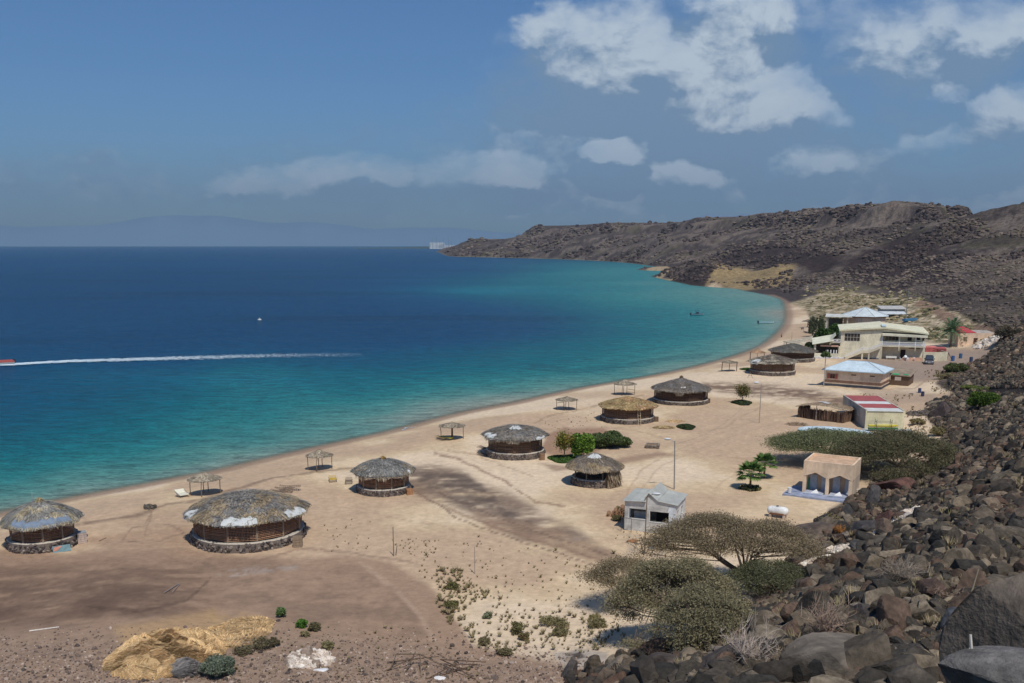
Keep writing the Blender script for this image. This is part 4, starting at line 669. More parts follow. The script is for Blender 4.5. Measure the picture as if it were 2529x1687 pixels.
# grass tufts over the sand
def tufts(name, label, P, S, pal, r, nb=9):
    mb = MB(); n = len(P)*nb; c = np.repeat(P, nb, axis=0); s = np.repeat(S, nb); a = r.uniform(0, 2*pi, n); d = np.stack([np.cos(a)*.55, np.sin(a)*.55, np.full(n, .8)], -1)*s[:, None]; w = np.stack([-np.sin(a), np.cos(a), 0*a], -1)*(s*.09)[:, None]; V = np.stack([c-w+d*.0, c+w, c+d], 1).reshape(-1, 3); mb.add(V, np.arange(n*3).reshape(-1, 3), pick(r, pal, n, .15)); return tag(mb.build(name, MT['leaf']), label, 'grass', kind='stuff')
r = np.random.default_rng(90); Us = []; Vs = []; Sz = []
for (P_, n, s) in [([(940,1290),(1100,1230),(1250,1250),(1400,1330),(1430,1420),(1300,1400),(1150,1400),(1060,1390),(980,1350)], 170, .22), ([(1000,1300),(1060,1310),(1130,1370),(1080,1390),(1060,1440),(1030,1440),(1000,1390)], 230, .32), ([(1050,1430),(1200,1400),(1420,1410),(1440,1480),(1340,1500),(1100,1500)], 260, .3), ([(900,1240),(1010,1235),(1000,1280),(920,1275)], 50, .18), ([(740,1200),(850,1190),(860,1260),(760,1270)], 30, .18), ([(1230,955),(1400,940),(1440,980),(1280,1000)], 60, .2), ([(1400,1210),(1600,1220),(1580,1300),(1400,1300)], 60, .22), ([(200,1440),(900,1440),(1100,1520),(1100,1590),(400,1590)], 200, .2), ([(1990,930),(2120,930),(2160,1010),(2090,1000)], 120, .35), ([(1960,905),(2100,905),(2080,925),(1980,925)], 60, .3), ([(2120,850),(2190,850),(2190,905),(2140,905)], 90, .4)]:
    k = 0; xs = [p[0] for p in P_]; ys = [p[1] for p in P_]
    while k < n:
        a = r.uniform(min(xs), max(xs)); b = r.uniform(min(ys), max(ys))
        if in_poly(np.array([a]), np.array([b]), P_)[0]: Us.append(a); Vs.append(b); Sz.append(s*r.lognormal(0, .32)); k += 1
TP, ok = castmany(np.array(Us), np.array(Vs)); tufts('grass_tufts', "scattered dry olive grass tufts over the pale sand", TP, np.array(Sz)*.85, [c8(132,122,88), c8(146, 134, 98), c8(118, 110, 78), c8(156,142,108)], r, 26)
r = np.random.default_rng(91); n = 2400; uu = r.uniform(1500, 2351, n); vv = r.uniform(900, 1560, n); m = in_poly(uu, vv, ROCKS) & (fbm2(uu*.02, vv*.03, 3, 5) > .5); TP, ok = castmany(uu[m], vv[m]); TP = TP+[0, 0, .12]; tufts('dry_grass', "dry straw coloured grass growing between the black rocks", TP, .42*r.lognormal(0, .4, len(TP)), [c8(150,136,106), c8(132,118,92), c8(118,112,80), c8(166,150,122)], r, 26)
# bare bushes among the boulders
def dead_bush(label, u, v, R, H, n, seed, col, base=None, cat='dead bush'):
    r = np.random.default_rng(seed); p = (G(u, v) if base is None else base)+[0, 0, .25]; mb = MB(); tips = []
    for i in range(n):
        a = r.uniform(0, 2*pi); e = np.array([cos(a)*R*r.uniform(.3, 1), sin(a)*R*r.uniform(.3, 1), H*r.uniform(.5, 1)]); P_ = bez(np.array([0, 0, -.1]), np.array([e[0]*.3, e[1]*.3, e[2]*.7])+r.normal(0, .06, 3), e, 6); mb.path(P_, np.linspace(.03, .010, 6), 4, col)
        for j in range(6):
            k = r.integers(1, 6); s = P_[k]; q = s+r.normal(0, .22, 3)*R*.9+np.array([0, 0, .16*H]); mb.path(np.array([s, (s+q)/2+r.normal(0, .04, 3), q]), [.013, .010, .006], 3, col)
            for _ in range(3): w_ = q+r.normal(0, .12, 3)*R; mb.path(np.array([(s+q)/2, w_]), [.009, .005], 3, col)
    o = mb.build('dead_bush', MT['bark']); o.location = p; return tag(o, label, cat, 'leafless bushes among the boulders')
dead_bush("pale leafless bush nearest the bottom edge among brown boulders", 1720, 1545, 1.5, 1.6, 26, 1, c8(176, 160, 146)); dead_bush("leafless bush with fanning twigs above the long tan boulder", 1890, 1480, 1.5, 1.7, 22, 2, c8(160, 136, 118)); dead_bush("tangled grey brown leafless bush half way up the boulders", 2060, 1345, 1.7, 1.0, 34, 3, c8(150, 136, 120)); dead_bush("dry twigs caught in the gap behind the huge slab", 2165, 1385, .9, .5, 9, 4, c8(150, 128, 110)); dead_bush("sparse dry twigs at the left foot of the long tan boulder", 1800, 1560, .9, .9, 12, 5, c8(150, 132, 110)); dead_bush("leafless bush at the far bottom edge left of the pale one", 1430, 1560, .8, .6, 16, 9, c8(150, 134, 116)); dead_bush("small orange dead shrub beside blue litter", 1928, 1232, .8, .8, 14, 6, c8(176, 122, 66)); dead_bush("grey leafless bush right of the umbrella acacia's crown", 1870, 1275, 1.3, .8, 30, 7, c8(140, 124, 108))
def stick(label, pts, r0, col, name='stick', cat='stick'):
    mb = MB(); mb.path(np.array(pts)-np.array(pts[0]), np.linspace(r0, r0*.6, len(pts)), 6, col); o = mb.build(name, MT['wood']); o.location = pts[0]; return tag(o, label, cat)
stick("bleached bent stick standing in front of the huge slab", [at_D(2243, 1535, 9.6), at_D(2232, 1512, 9.6), at_D(2228, 1457, 9.65)], .022, c8(200, 190, 176)); stick("straight tan stick leaning beside the bleached bent one", [at_D(2220, 1545, 9.4), at_D(2229, 1470, 9.7)], .016, c8(196, 172, 132)); stick("thin dry stick rising behind the top of the huge slab", [at_D(2231, 1358, 15.5), at_D(2246, 1308, 15.5)], .014, c8(176, 158, 130))
def leaf_fan(mb, c, dirv, L, n, col, r, w=.05, droop=.25):
    dirv = dirv/np.linalg.norm(dirv); s = np.cross(dirv, [0, 0, 1]); s /= np.linalg.norm(s)+1e-9; upv = np.cross(s, dirv)
    for k in range(n):
        a = (k/(n-1)-.5)*2.7; d = dirv*cos(a)+s*sin(a); e = c+d*L*(1-.2*abs(a)/1.35)+np.array([0, 0, -droop*L*.6])+upv*0; mid = c+d*L*.55; ww = np.cross(d, upv)*w; mb.add([c, mid+ww, e, mid-ww], [[0, 1, 2, 3]], pick(r, col, 1)[0])
def fan_palm(label, u, v, H, nf, seed, skirt=True):
    r = np.random.default_rng(seed); p = G(u, v); t = thing('fan_palm', label, 'palm', p, 0, 'fan palms in the sand'); b = MB(); b.path([[0, 0, -.1], [0, 0, H*.35], [.03, 0, H*.6]], [.16, .12, .1], 7, c8(120, 96, 74)); b.build('trunk', MT['bark'], t); fm = MB()
    for i in range(nf):
        a = i*2.399; el = 1.25-1.5*i/nf; d = np.array([cos(a)*cos(el), sin(a)*cos(el), sin(el)]); c0 = np.array([0, 0, H*.58]); L = H*.38; c = c0+d*L*.8; fm.path([c0, c0+d*L*.4+[0, 0, .04], c], [.02, .015, .01], 4, c8(110, 128, 60)); leaf_fan(fm, c, d+np.array([0, 0, -.15]), L*.95, 13, GR+[c8(104, 138, 70)], r, .055*H/2)
    if skirt: q = r.uniform(0, 2*pi, 400); leafq(fm, np.stack([np.cos(q)*H*.42*r.random(400)**.4, np.sin(q)*H*.42*r.random(400)**.4, r.uniform(.02, .35, 400)], -1), .12, OL+DG, r)
    fm.build('fronds', MT['leaf'], t); return t
fan_palm("nearer fan palm with a shaggy skirt of leaves at its foot", 1722, 1124, 3.0, 26, 1); fan_palm("fan palm behind and right of the shaggy one", 1754, 1098, 2.8, 22, 2, False)
def feather_palm(label, u, v, H, seed, L=3.0, nf=34, name='date_palm'):
    r = np.random.default_rng(seed); p = G(u, v); t = thing(name, label, 'palm', p); b = MB(); b.path([[0, 0, -.1], [.05, 0, H*.3], [0, 0, H*.6]], [.32, .26, .24], 8, c8(120, 100, 80)); b.build('trunk', MT['bark'], t); fm = MB(); c0 = np.array([0, 0, H*.6])
    for i in range(nf):
        a = i*2.399; el = 1.3-1.75*i/nf; d = np.array([cos(a)*cos(el), sin(a)*cos(el), sin(el)]); e = c0+d*L+np.array([0, 0, -.35*L*cos(el)]); P_ = bez(c0, c0+d*L*.55+[0, 0, .25], e, 9); fm.path(P_, np.linspace(.04, .01, 9), 4, c8(98, 108, 60)); s = np.cross(d, [0, 0, 1]); s /= np.linalg.norm(s)+1e-9
        for k in range(1, 9):
            for sg in (-1, 1):
                tv = (P_[k]-P_[k-1]); tv /= np.linalg.norm(tv); dd = tv*.5+s*sg*.8+np.array([0, 0, -.25]); q = P_[k]+dd*L*.24*(1-.05*k); w = tv*.2; fm.add([P_[k]-w, P_[k]+w, q], [[0, 1, 2]], pick(r, [c8(104,132,98), c8(88,116,84), c8(120,144,108)], 1)[0])
    fm.build('fronds', MT['leaf'], t); return t
feather_palm("date palm with blue green fronds left of the small red roofed house", 2182, 797, 7.4, 1, 4.0, 52); feather_palm("small potted looking palm in front of the big cream house", 2074, 822, 2.8, 2, 1.3, 20, 'young_palm'); feather_palm("tiny palm in the walled yard by the round house", 1904, 752, 3.2, 3, 1.2, 12, 'young_palm')
shrub('leafy_tree', "dark green leafy tree left of the big cream house veranda", 1890, 814, 26, 6.5, [c8(64,88,44), c8(52,74,38), c8(80,102,54)], 8000, 81, .22, 'tree'); shrub('leafy_tree', "dark tree just behind the cream house's left wall", 1921, 780, 22, 4.5, [c8(64,90,44), c8(78,104,52)], 6000, 82, .2, 'tree'); shrub('leafy_tree', "thin grey green tree by the beach path left of the yard wall", 1866, 772, 12, 6.5, [c8(104,108,84), c8(90,96,72)], 2500, 83, .18, 'tree'); shrub('leafy_tree', "low dark bush under the pale thatch shelter by the beach", 1866, 806, 24, 2.2, [c8(58,68,40), c8(48,56,36)], 4000, 84, .2, 'bush')
shrub('leafy_tree', "second thin grey tree beside the yard wall", 1884, 768, 9, 5, [c8(96,104,76)], 1800, 85, .18, 'tree')
# ------------------------------------------------------------ huts
THG = [c8(142,138,132), c8(126,124,122), c8(158,152,142), c8(112,108,104), c8(170,156,134)]; THB = [c8(146,134,120), c8(130,118,106), c8(160,148,130), c8(118,108,98)]; THY = [c8(192,158,116), c8(174,140,102), c8(206,174,132), c8(156,124,90)]
LT = c8(190, 146, 112); DK = c8(120, 94, 76)
def hut(label, u, vf, wpx, hw, he, ha, over, pal, pal2, seed, fringe=0, tarps=(), lat='grid', posts=12, postc=c8(150,136,118), apex=None, open_=False, cap=c8(190,180,164), pw=1.15, dark=False, stone=(.24, 1.0), rot=0, apy=0, bay_skip=()):
    """u, vf: front foot of the stone ring; wpx: ring width in display px"""
    r = np.random.default_rng(seed); f = G(u, vf); R = wpx/2*pxm(f)*1.02; az = atan2(f[0], f[1]); c = f+np.array([sin(az)*R, cos(az)*R, 0]); c[2] = f[2]; t = thing('thatched_hut', label, 'hut', c, -az, 'round thatched huts on the beach')
    ang = np.linspace(0, 2*pi, 73)[:-1]; mb = MB(); wob = 1+.015*(vn2(ang*3, ang*0, seed)-.5); prof = [(R-.02, -.4), (R, hw*.5), (R-.03, hw-.04), (R-.10, hw), (R-.42, hw), (R-.42, -.2)]
    V = np.concatenate([np.stack([np.cos(ang)*q*wob, np.sin(ang)*q*wob, np.full(72, z)+(.05*vn2(ang*6, ang*0, seed+2) if z == hw else 0)], -1) for q, z in prof]); F = np.array([(k*72+i, k*72+(i+1) % 72, (k+1)*72+(i+1) % 72, (k+1)*72+i) for k in range(5) for i in range(72)]); fc = np.tile(c8(122,110,100), (len(F), 1)); fc[2*72:4*72] = cap; mb.add(V, F, fc)
    n = int(2*pi*R*hw/(stone[0]**2)*1.25); a = r.uniform(0, 2*pi, n); z = r.uniform(.02, hw-.1, n); P = np.stack([np.cos(a)*(R-.03), np.sin(a)*(R-.03), z], -1); scatter(mb, RK1, P, stone[0]*.5*r.uniform(.6, 1.15, (n, 3)), pick(r, [c8(92,84,80), c8(112,102,94), c8(76,70,68), c8(140,128,116), c8(104,90,82)], n, .15)*stone[1], r); mb.build('stone_wall', MT['stone'], t)
    Rp = R-.28; pa = np.arange(posts)*2*pi/posts+rot
    for q in pa:
        pb = MB(); pb.path([[cos(q)*Rp, sin(q)*Rp, -.1], [cos(q)*Rp+.02, sin(q)*Rp, he*.5], [cos(q)*Rp, sin(q)*Rp, he+.15]], [.085, .075, .07], 6, postc); pb.build('post', MT['wood'], t)
    for i in range(posts):
        if open_ and not (i in bay_skip): continue
        a0, a1 = pa[i], pa[(i+1) % posts]; p0 = np.array([cos(a0)*Rp, sin(a0)*Rp]); p1 = np.array([cos(a1)*Rp, sin(a1)*Rp]); L = np.linalg.norm(p1-p0); lb = MB(); z0 = hw+(.02 if lat != 'grid' else .18); z1 = he-.02; e = (p1-p0)/L
        nv = int(L/(.13 if lat == 'grid' else .45)); col = LT if lat == 'grid' else (DK if lat == 'dark' else c8(150,122,100))
        for k in range(1, nv):
            q = p0+e*L*k/nv; cc = np.array(col)*r.uniform(.7, 1.3); lb.tube([q[0], q[1], z0], [q[0]+r.normal(0, .012), q[1], z1], .014, None, 4, cc, False)
        nh = int((z1-z0)/(.15 if lat == 'grid' else .12))
        for k in range(nh+1):
            z = z0+(z1-z0)*k/nh+r.normal(0, .01); cc = np.array(col)*r.uniform(.7, 1.35); s_ = .02 if lat == 'grid' else .03; a_ = p0+e*.05; b_ = p1-e*.05; lb.tube([a_[0]*1.006, a_[1]*1.006, z], [b_[0]*1.006, b_[1]*1.006, z+r.normal(0, .015)], s_, None, 4, cc, False)
        if dark: a_ = p0*.93; b_ = p1*.93; lb.add([[a_[0], a_[1], z0-.2], [b_[0], b_[1], z0-.2], [b_[0], b_[1], z1], [a_[0], a_[1], z1]], [[0, 1, 2, 3]], c8(66, 50, 42))  # dark sheet standing in for the shade inside the hut
        lb.build('lattice_panel', MT['wood'], t)
    # roof
    Rr = R+over; nr, na_ = 14, 72; mb = MB(); rows = []; th = np.linspace(0, 2*pi, na_+1)[:-1]; rim = 1+.05*(fbm2(np.cos(th)*2+seed, np.sin(th)*2, 3, seed)-.5)*2+.02*np.cos(th*posts)
    def surf(q, a, lift=0.): 
        k = np.asarray(q, float); rr_ = Rr*k*(1+(np.interp(np.mod(a, 2*pi), np.append(th, 2*pi), np.append(rim, rim[0]))-1)*k); z = ha-(ha-he+.1)*k**pw+.06*np.sin(a*5+seed)*k-(.08*np.clip(k-.88, 0, 1)/.12); return np.stack([rr_*np.cos(a), rr_*np.sin(a)+apy*(1-k), z+lift], -1)
    for k in range(nr+1): q = np.full(na_, max(k/nr, .01)); rows.append(surf(q, th)+np.stack([0*th, 0*th, (vn2(th*4, th*0+k, seed+5)-.5)*.12], -1))
    for k in (1, .5, .01): q = np.full(na_, k); s_ = surf(q, th, -.16); rows.append(s_)
    V = np.concatenate(rows); m_ = len(rows)-1; F = np.array([(k*na_+i, k*na_+(i+1) % na_, (k+1)*na_+(i+1) % na_, (k+1)*na_+i) for k in range(m_) for i in range(na_)]); mb.add(V, F, np.array(pal[1])*.8)
    n = int(Rr*Rr*260*(1 if vf > 1000 else .6)); q = np.sqrt(r.uniform(.0, 1.0, n)); a = r.uniform(0, 2*pi, n); L = r.uniform(.25, .6, n); c0 = surf(q, a, .03); q1 = np.minimum(q+L/Rr, 1.035); a1 = a+r.normal(0, .10, n)*(1.2-q)+r.normal(0, .04, n); c1 = surf(q1, a1, r.uniform(-.04, .15, n)); c1[:, 2] -= np.clip(q1-1, 0, 1)*2
    d = c1-c0; w = np.stack([-d[:, 1], d[:, 0], d[:, 0]*0], -1); w /= np.linalg.norm(w, axis=1)[:, None]+1e-9; w *= r.uniform(.018, .05, n)[:, None]*(1 if vf > 1000 else 1.5); pn_ = fbm2(c0[:, 0]*.8+seed*3, c0[:, 1]*.8, 3, seed+9); pp = np.where((pn_+.10*(q-.5) > .56)[:, None], pick(r, pal2, n, .16), pick(r, pal, n, .13))
    mb.add(np.stack([c0-w, c0+w, c1+w*.5, c1-w*.5], 1).reshape(-1, 3), np.arange(n*4).reshape(-1, 4), pp)
    if fringe:
        n = int(Rr*2*pi*42); a = r.uniform(0, 2*pi, n); ln = fringe*np.clip(2.6*fbm2(np.cos(a)*2.2+seed, np.sin(a)*2.2, 3, seed+3)-.75, .12, 1.15)*r.uniform(.6, 1.1, n); c0 = surf(np.full(n, .96)+r.normal(0, .02, n), a, .02); c1 = c0+np.stack([np.cos(a)*.08+r.normal(0, .05, n), np.sin(a)*.08, -ln], -1); w = np.stack([-np.sin(a), np.cos(a), 0*a], -1)*.03; mb.add(np.stack([c0-w, c0+w, c1+w*.4, c1-w*.4], 1).reshape(-1, 3), np.arange(n*4).reshape(-1, 4), pick(r, [c8(196,184,160), c8(176,160,136), c8(206,196,176), c8(150,132,112)], n, .1))
    mb.build('thatched_roof', MT['thatch'], t)
    if apex:
        ab_ = MB(); n = 90; a = r.uniform(0, 2*pi, n); c0 = np.tile([0, apy, ha+.25+.1], (n, 1)); c1 = np.stack([np.cos(a)*.4, np.sin(a)*.4+apy, ha-.15+r.uniform(-.1, .45, n)], -1); w = np.stack([-np.sin(a), np.cos(a), 0*a], -1)*.03; ab_.add(np.stack([c0-w*.3, c0+w*.3, c1+w, c1-w], 1).reshape(-1, 3), np.arange(n*4).reshape(-1, 4), pick(r, apex, n, .15)); ab_.build('ridge_tuft', MT['thatch'], t)
    for (a0, a1, q0, q1, col, hang) in tarps:
        tb = MB(); A_ = np.radians(np.linspace(a0, a1, 13)); Q_ = np.linspace(q0, q1, 5); V = []
        for j, qq_ in enumerate(Q_):
            V.append(surf(np.full(13, qq_+(.03*np.sin(A_*31+seed) if j == 0 else 0)), A_, (.03, .08, .10, .11)[j] if j < 4 else .08-hang)+np.stack([0*A_, 0*A_, .05*np.sin(A_*23+j)], -1))
        for j in range(5): # ragged upper edge
            V[j] = V[j]*(1+.0*j)
        V = np.concatenate(V); V2 = V-np.array([0, 0, .03]); F = [[j*13+i, j*13+i+1, (j+1)*13+i+1, (j+1)*13+i] for j in range(4) for i in range(12)]; F2 = [[x+65 for x in f[::-1]] for f in F]; tb.add(np.concatenate([V, V2]), F+F2, col); tb.build('tarp', MT['cloth'], t)
    return t, c, R, az
WT_ = c8(198, 200, 196)
hB = hut("largest round hut with grey thatch, white tarp patches and tall lattice walls", 575, 1270, 262, .88, 2.95, 4.4, .30, THG, [c8(164,146,118), c8(178,160,132), c8(150,134,110)], 1, 0, [(-115,-82,.84,1.015,WT_,.05), (-174,-156,.84,1.03,WT_,.2), (-50,-22,.86,1.015,WT_,.05)], 'grid', 12, rot=.13, dark=False, pw=1.6, stone=(.32, 1))
hA = hut("hut at the left edge with a blue grey plastic sheet hanging under its shaggy thatch", 103, 1270, 152, .9, 2.65, 4.15, .42, [c8(156,153,146), c8(138,136,130), c8(170,164,152), c8(122,119,114)], [c8(190,178,150), c8(172,158,130)], 2, .55, [(-138,-42,.80,1.0,c8(120,134,150),.16)], 'grid', 10, apex=[c8(190,174,134), c8(164,142,104)], pw=1.5, rot=.3, stone=(.3, 1))
hC = hut("grey hut with long pale fringe and brown top tuft beside the dark earth track", 882, 1142, 124, .75, 2.65, 3.7, .45, [c8(146,144,138), c8(130,130,126), c8(160,156,148), c8(118,114,110)], [c8(164,150,130), c8(178,166,146)], 3, .75, [(-38,-33,.9,1.02,WT_,.2)], 'grid', 10, apex=[c8(150,122,74), c8(126,100,60)], pw=1.5)
hD = hut("hut with a white triangular cap patch and a white sheet at its left eave", 1183, 1058, 136, .82, 2.95, 3.95, .5, THG, THB, 4, .7, [(-120,-60,.1,.42,WT_,0), (-165,-132,.78,1.02,WT_,.15), (-52,-30,.97,1.03,WT_,.1)], 'bars', 10, postc=c8(96,76,60), pw=1.5, dark=True, rot=.25)
hE = hut("hut with fresh golden straw thatch and a ladder leaning on it", 1440, 976, 124, .75, 2.65, 3.85, .35, THY, [c8(196,174,128), c8(178,156,108)], 5, .22, [], 'bars', 12, postc=c8(96,76,60), pw=1.05, dark=True, stone=(.24, .85))
hF = hut("tall conical grey hut with ragged hanging fringe right of the straw hut", 1562, 932, 128, .62, 2.6, 4.3, .25, [c8(134,128,124), c8(120,116,112), c8(146,140,132)], THB, 6, .8, [(-90,-78,.66,.74,WT_,0)], 'dark', 10, postc=c8(80,64,52), pw=.95, dark=True, apex=[c8(120,100,74)], stone=(.24, .85))
hG = hut("steep brown hut capped with a white board and open front, nearest the grey house", 1364, 1122, 106, .85, 2.25, 3.6, .62, THB, [c8(176,158,128), c8(160,140,110)], 7, .25, [(-135,-45,.08,.38,WT_,0)], 'dark', 8, postc=c8(110,104,98), pw=1.2, open_=True, bay_skip=(1, 2, 3), rot=.4)
hH = hut("far hut with torn white sheet on its left eave, nearer of the two far huts", 1772, 864, 103, .85, 2.85, 4.2, .3, THB, [c8(190,180,160)], 8, .1, [(-150,-125,.7,1.04,WT_,.3)], 'bars', 12, postc=c8(86,68,54), pw=1.05, dark=True)
hI = hut("wide low dark thatched hut behind the other far hut", 1818, 833, 100, .85, 2.6, 4.1, .5, [c8(122,120,114), c8(110,108,102), c8(134,130,122)], THB, 9, .4, [], 'dark', 10, postc=c8(86,68,54), pw=1.1, dark=True)
def part_roll(): pass
# hanging bundle of branches at the right side of hut G
hb = MB(); r = np.random.default_rng(3); n = 420; a = r.uniform(-1.05, -.25, n); R_ = hG[2]+.25; c0 = np.stack([np.cos(a)*R_, np.sin(a)*R_, r.uniform(1.5, 2.1, n)], -1); c1 = c0+np.stack([np.cos(a)*.25+r.normal(0, .15, n), np.sin(a)*.25, -r.uniform(.8, 2.0, n)], -1); c1[:, 2] = np.maximum(c1[:, 2], .02); w = np.stack([-np.sin(a), np.cos(a), 0*a], -1)*.03; hb.add(np.stack([c0-w, c0+w, c1+w, c1-w], 1).reshape(-1, 3), np.arange(n*4).reshape(-1, 4), pick(r, [c8(150,132,108), c8(116,98,80), c8(176,160,134), c8(90,74,60)], n, .15)); o = hb.build('branch_screen', MT['thatch'], hG[0])
lb = MB(); lb.tube([-.0, 0, hA[3]*0+4.1], [0.02, 0, 5.0], .03, .02, 5, c8(190,200,210)); lb.build('roof_pole', MT['metal'], hA[0]).location = (-.55, .3, 0)

# ------------------------------------------------------------ beach shelters
def shelter(label, u, v, wpx, hp, ha, seed, style='posts', postc=c8(130,112,94), pal=None, extras=(), flat=False):
    r = np.random.default_rng(seed); p = G(u, v); R = wpx/2*pxm(p); az = atan2(p[0], p[1]); t = thing('beach_shelter', label, 'beach shelter', p, -az, 'thatched sun shelters along the shore'); pal = pal or [c8(176,162,140), c8(158,144,124), c8(192,180,158), c8(140,126,108)]
    if style == 'posts': pos = [(-1, -.15), (-.25, -1), (1, -.1), (.2, .75), (-.1, .55)]
    elif style == 'umbrella': pos = [(-1, .2), (1, -.1)]; b = MB(); b.path([[0, 0, -.2], [.02, 0, hp*.6], [0, 0, ha]], [.16, .13, .1], 8, postc); b.build('centre_post', MT['wood'], t)
    elif style == 'single': pos = []; b = MB(); b.path([[0, 0, -.2], [0, 0, ha]], [.12, .1], 8, postc); b.build('centre_post', MT['wood'], t)
    else: pos = [(-1, -.5), (1, -.5), (-.95, .6), (.95, .6), (0, -1), (0, .8)]
    for (a, b_) in pos: b = MB(); b.path([[a*R, b_*R, -.15], [a*R+r.normal(0, .03), b_*R, hp*.5], [a*R+r.normal(0, .05), b_*R, hp+r.uniform(.05, .2)]], [.05, .045, .04], 5, postc); b.build('post', MT['wood'], t)
    fr = MB()
    for i in range(len(pos)):
        a = pos[i]; fr.tube([a[0]*R, a[1]*R, hp], [0, 0, ha-.05], .03, .02, 5, postc)
    for i in range(9): q = i*2*pi/9; fr.tube([cos(q)*R, sin(q)*R, hp-.02], [0, 0, ha], .025, .02, 4, postc)
    fr.build('rafters', MT['wood'], t); mb = MB(); n = int(900*max(R, 1)); q = np.sqrt(r.uniform(0, 1, n)); a = r.uniform(0, 2*pi, n); Rr = R*1.08; rg = 1+.22*(fbm2(np.cos(a)*2+seed, np.sin(a)*2, 3, seed)-.5)
    def S(q, a, rg, l=0): return np.stack([np.cos(a)*Rr*q*rg, np.sin(a)*Rr*q*rg, ha-(ha-hp)*q**.85+l+0*q], -1)
    c0 = S(q, a, rg, .02); c1 = S(np.minimum(q+.22, 1.06), a+r.normal(0, .12, n), rg, r.uniform(-.02, .1, n)); d = c1-c0; w = np.stack([-d[:, 1], d[:, 0], 0*q], -1); w /= np.linalg.norm(w, axis=1)[:, None]+1e-9; w *= r.uniform(.02, .06, n)[:, None]; mb.add(np.stack([c0-w, c0+w, c1+w, c1-w], 1).reshape(-1, 3), np.arange(n*4).reshape(-1, 4), pick(r, pal, n, .14))
    th = np.linspace(0, 2*pi, 25)[:-1]; V = np.concatenate([S(np.full(24, k), th, 1+0*th, -.03+.05*k) for k in (.02, .5, .97)]); mb.add(V, np.array([(k*24+i, k*24+(i+1) % 24, (k+1)*24+(i+1) % 24, (k+1)*24+i) for k in range(2) for i in range(24)]), np.array(pal[1])*.8); mb.build('thatch_canopy', MT['thatch'], t)
    for (kind, x0, y0, x1, y1, z) in extras:
        b = MB(); b.tube([x0*R, y0*R, z], [x1*R, y1*R, z], .035, None, 5, postc); b.tube([x0*R, y0*R, z*.45], [x1*R, y1*R, z*.45], .035, None, 5, postc); b.tube([x1*R, y1*R, 0], [x1*R, y1*R, z], .03, None, 5, postc); b.build('side_rail', MT['wood'], t)
    return t
shelter("sun shelter on five thin posts above the white lounger, nearest to the left", 472, 1134, 66, 1.75, 2.5, 1); shelter("sun shelter on five thin posts behind the yellow and brown chairs", 735, 1077, 54, 1.75, 2.55, 2)
shelter("umbrella shaped shelter with one thick post and two slim ones beside yellow loungers", 1038, 1008, 52, 1.9, 2.5, 3, 'umbrella', c8(110,90,70)); shelter("low topped shelter with side rails left of the straw hut", 1301, 941, 46, 1.7, 2.3, 4, 'posts', c8(84,66,54), extras=[('r', -1, -.15, -.3, .3, 1.2)]); shelter("pointed shelter with a rail behind the straw hut", 1434, 906, 46, 2.0, 2.9, 5, 'posts', c8(84,66,54), extras=[('r', .3, .5, 1, -.1, .9)])
shelter("nearly roofless shelter on six posts left of the two far huts", 1674, 852, 34, 1.9, 2.4, 6, 'six', c8(96,78,62)); shelter("shelter with a small orange canopy at the water's edge by the far huts", 1738, 828, 32, 2.0, 2.9, 7, 'six', c8(96,78,62), [c8(196,160,128), c8(180,146,116)]); shelter("solitary thatched parasol far along the beach with dark seats below", 1854, 752, 24, 2.1, 2.8, 8, 'single', c8(96,78,62), THB)

# ------------------------------------------------------------ small beach things
def bx_thing(name, label, cat, p, rz, w, d, h, col, mat='wood', lid=None, slats=0, tilt=0):
    t = thing(name, label, cat, p, rz); b = MB(); b.box(-w/2, -d/2, 0, w/2, d/2, h, np.array(col)*.75)
    if slats:
        for k in range(slats):
            z = h*(k+.08)/slats; z1 = h*(k+.9)/slats; b.box(-w/2-.025, -d/2-.03, z, w/2+.025, -d/2-.002, z1, col); b.box(-w/2-.03, -d/2, z, -w/2-.002, d/2, z1, col); b.box(w/2+.002, -d/2, z, w/2+.03, d/2, z1, col)
        for sx in (-1, 1): b.box(sx*w*.36-.04, -d/2-.055, 0, sx*w*.36+.04, -d/2-.031, h, np.array(col)*.9)
    else: b.box(-w/2-.01, -d/2-.012, h*.2, w/2+.01, -d/2-.001, h*.25, np.array(col)*.6); b.box(-w/2-.01, -d/2-.012, h*.75, w/2+.01, -d/2-.001, h*.8, np.array(col)*.6)
    b.build('box', MT[mat], t)
    if lid: l = MB(); l.box(-w/2-.04, -d/2-.04, h+.002, w/2+.04, d/2+.04, h+.05, lid); l.build('lid', MT[mat], t)
    return t
def az_(p): return -atan2(p[0], p[1])
p = G(189, 1246); bx_thing('wooden_crate', "whitish slatted crate at the right foot of the left edge hut", 'crate', p, az_(p)+.1, .75, .7, 1.0, c8(196,178,164), slats=5, lid=c8(150,154,158)); p = G(684, 1255); bx_thing('wooden_crate', "weathered crate against the right of the largest hut's stone wall", 'crate', p, az_(p)-.1, .8, .7, .95, c8(150,130,108), slats=4)
p = G(940, 1135); bx_thing('wooden_crate', "orange brown crate beside the fringe hut's stone wall", 'crate', p, az_(p)+.3, .65, .6, .62, c8(176,130,92), slats=3); p = G(1245, 1056); bx_thing('wooden_crate', "tall brown crate right of the white capped lattice hut", 'crate', p, az_(p)+.15, .55, .55, .85, c8(150,118,92), slats=4)
p = G(1507, 968); bx_thing('wooden_crate', "square brown crate at the right of the straw hut", 'crate', p, az_(p), .6, .6, .75, c8(128,106,88), slats=4); p = G(1626, 925); bx_thing('wooden_crate', "brown crate at the right of the conical grey hut", 'crate', p, az_(p), .6, .6, .75, c8(120,102,86), slats=4)
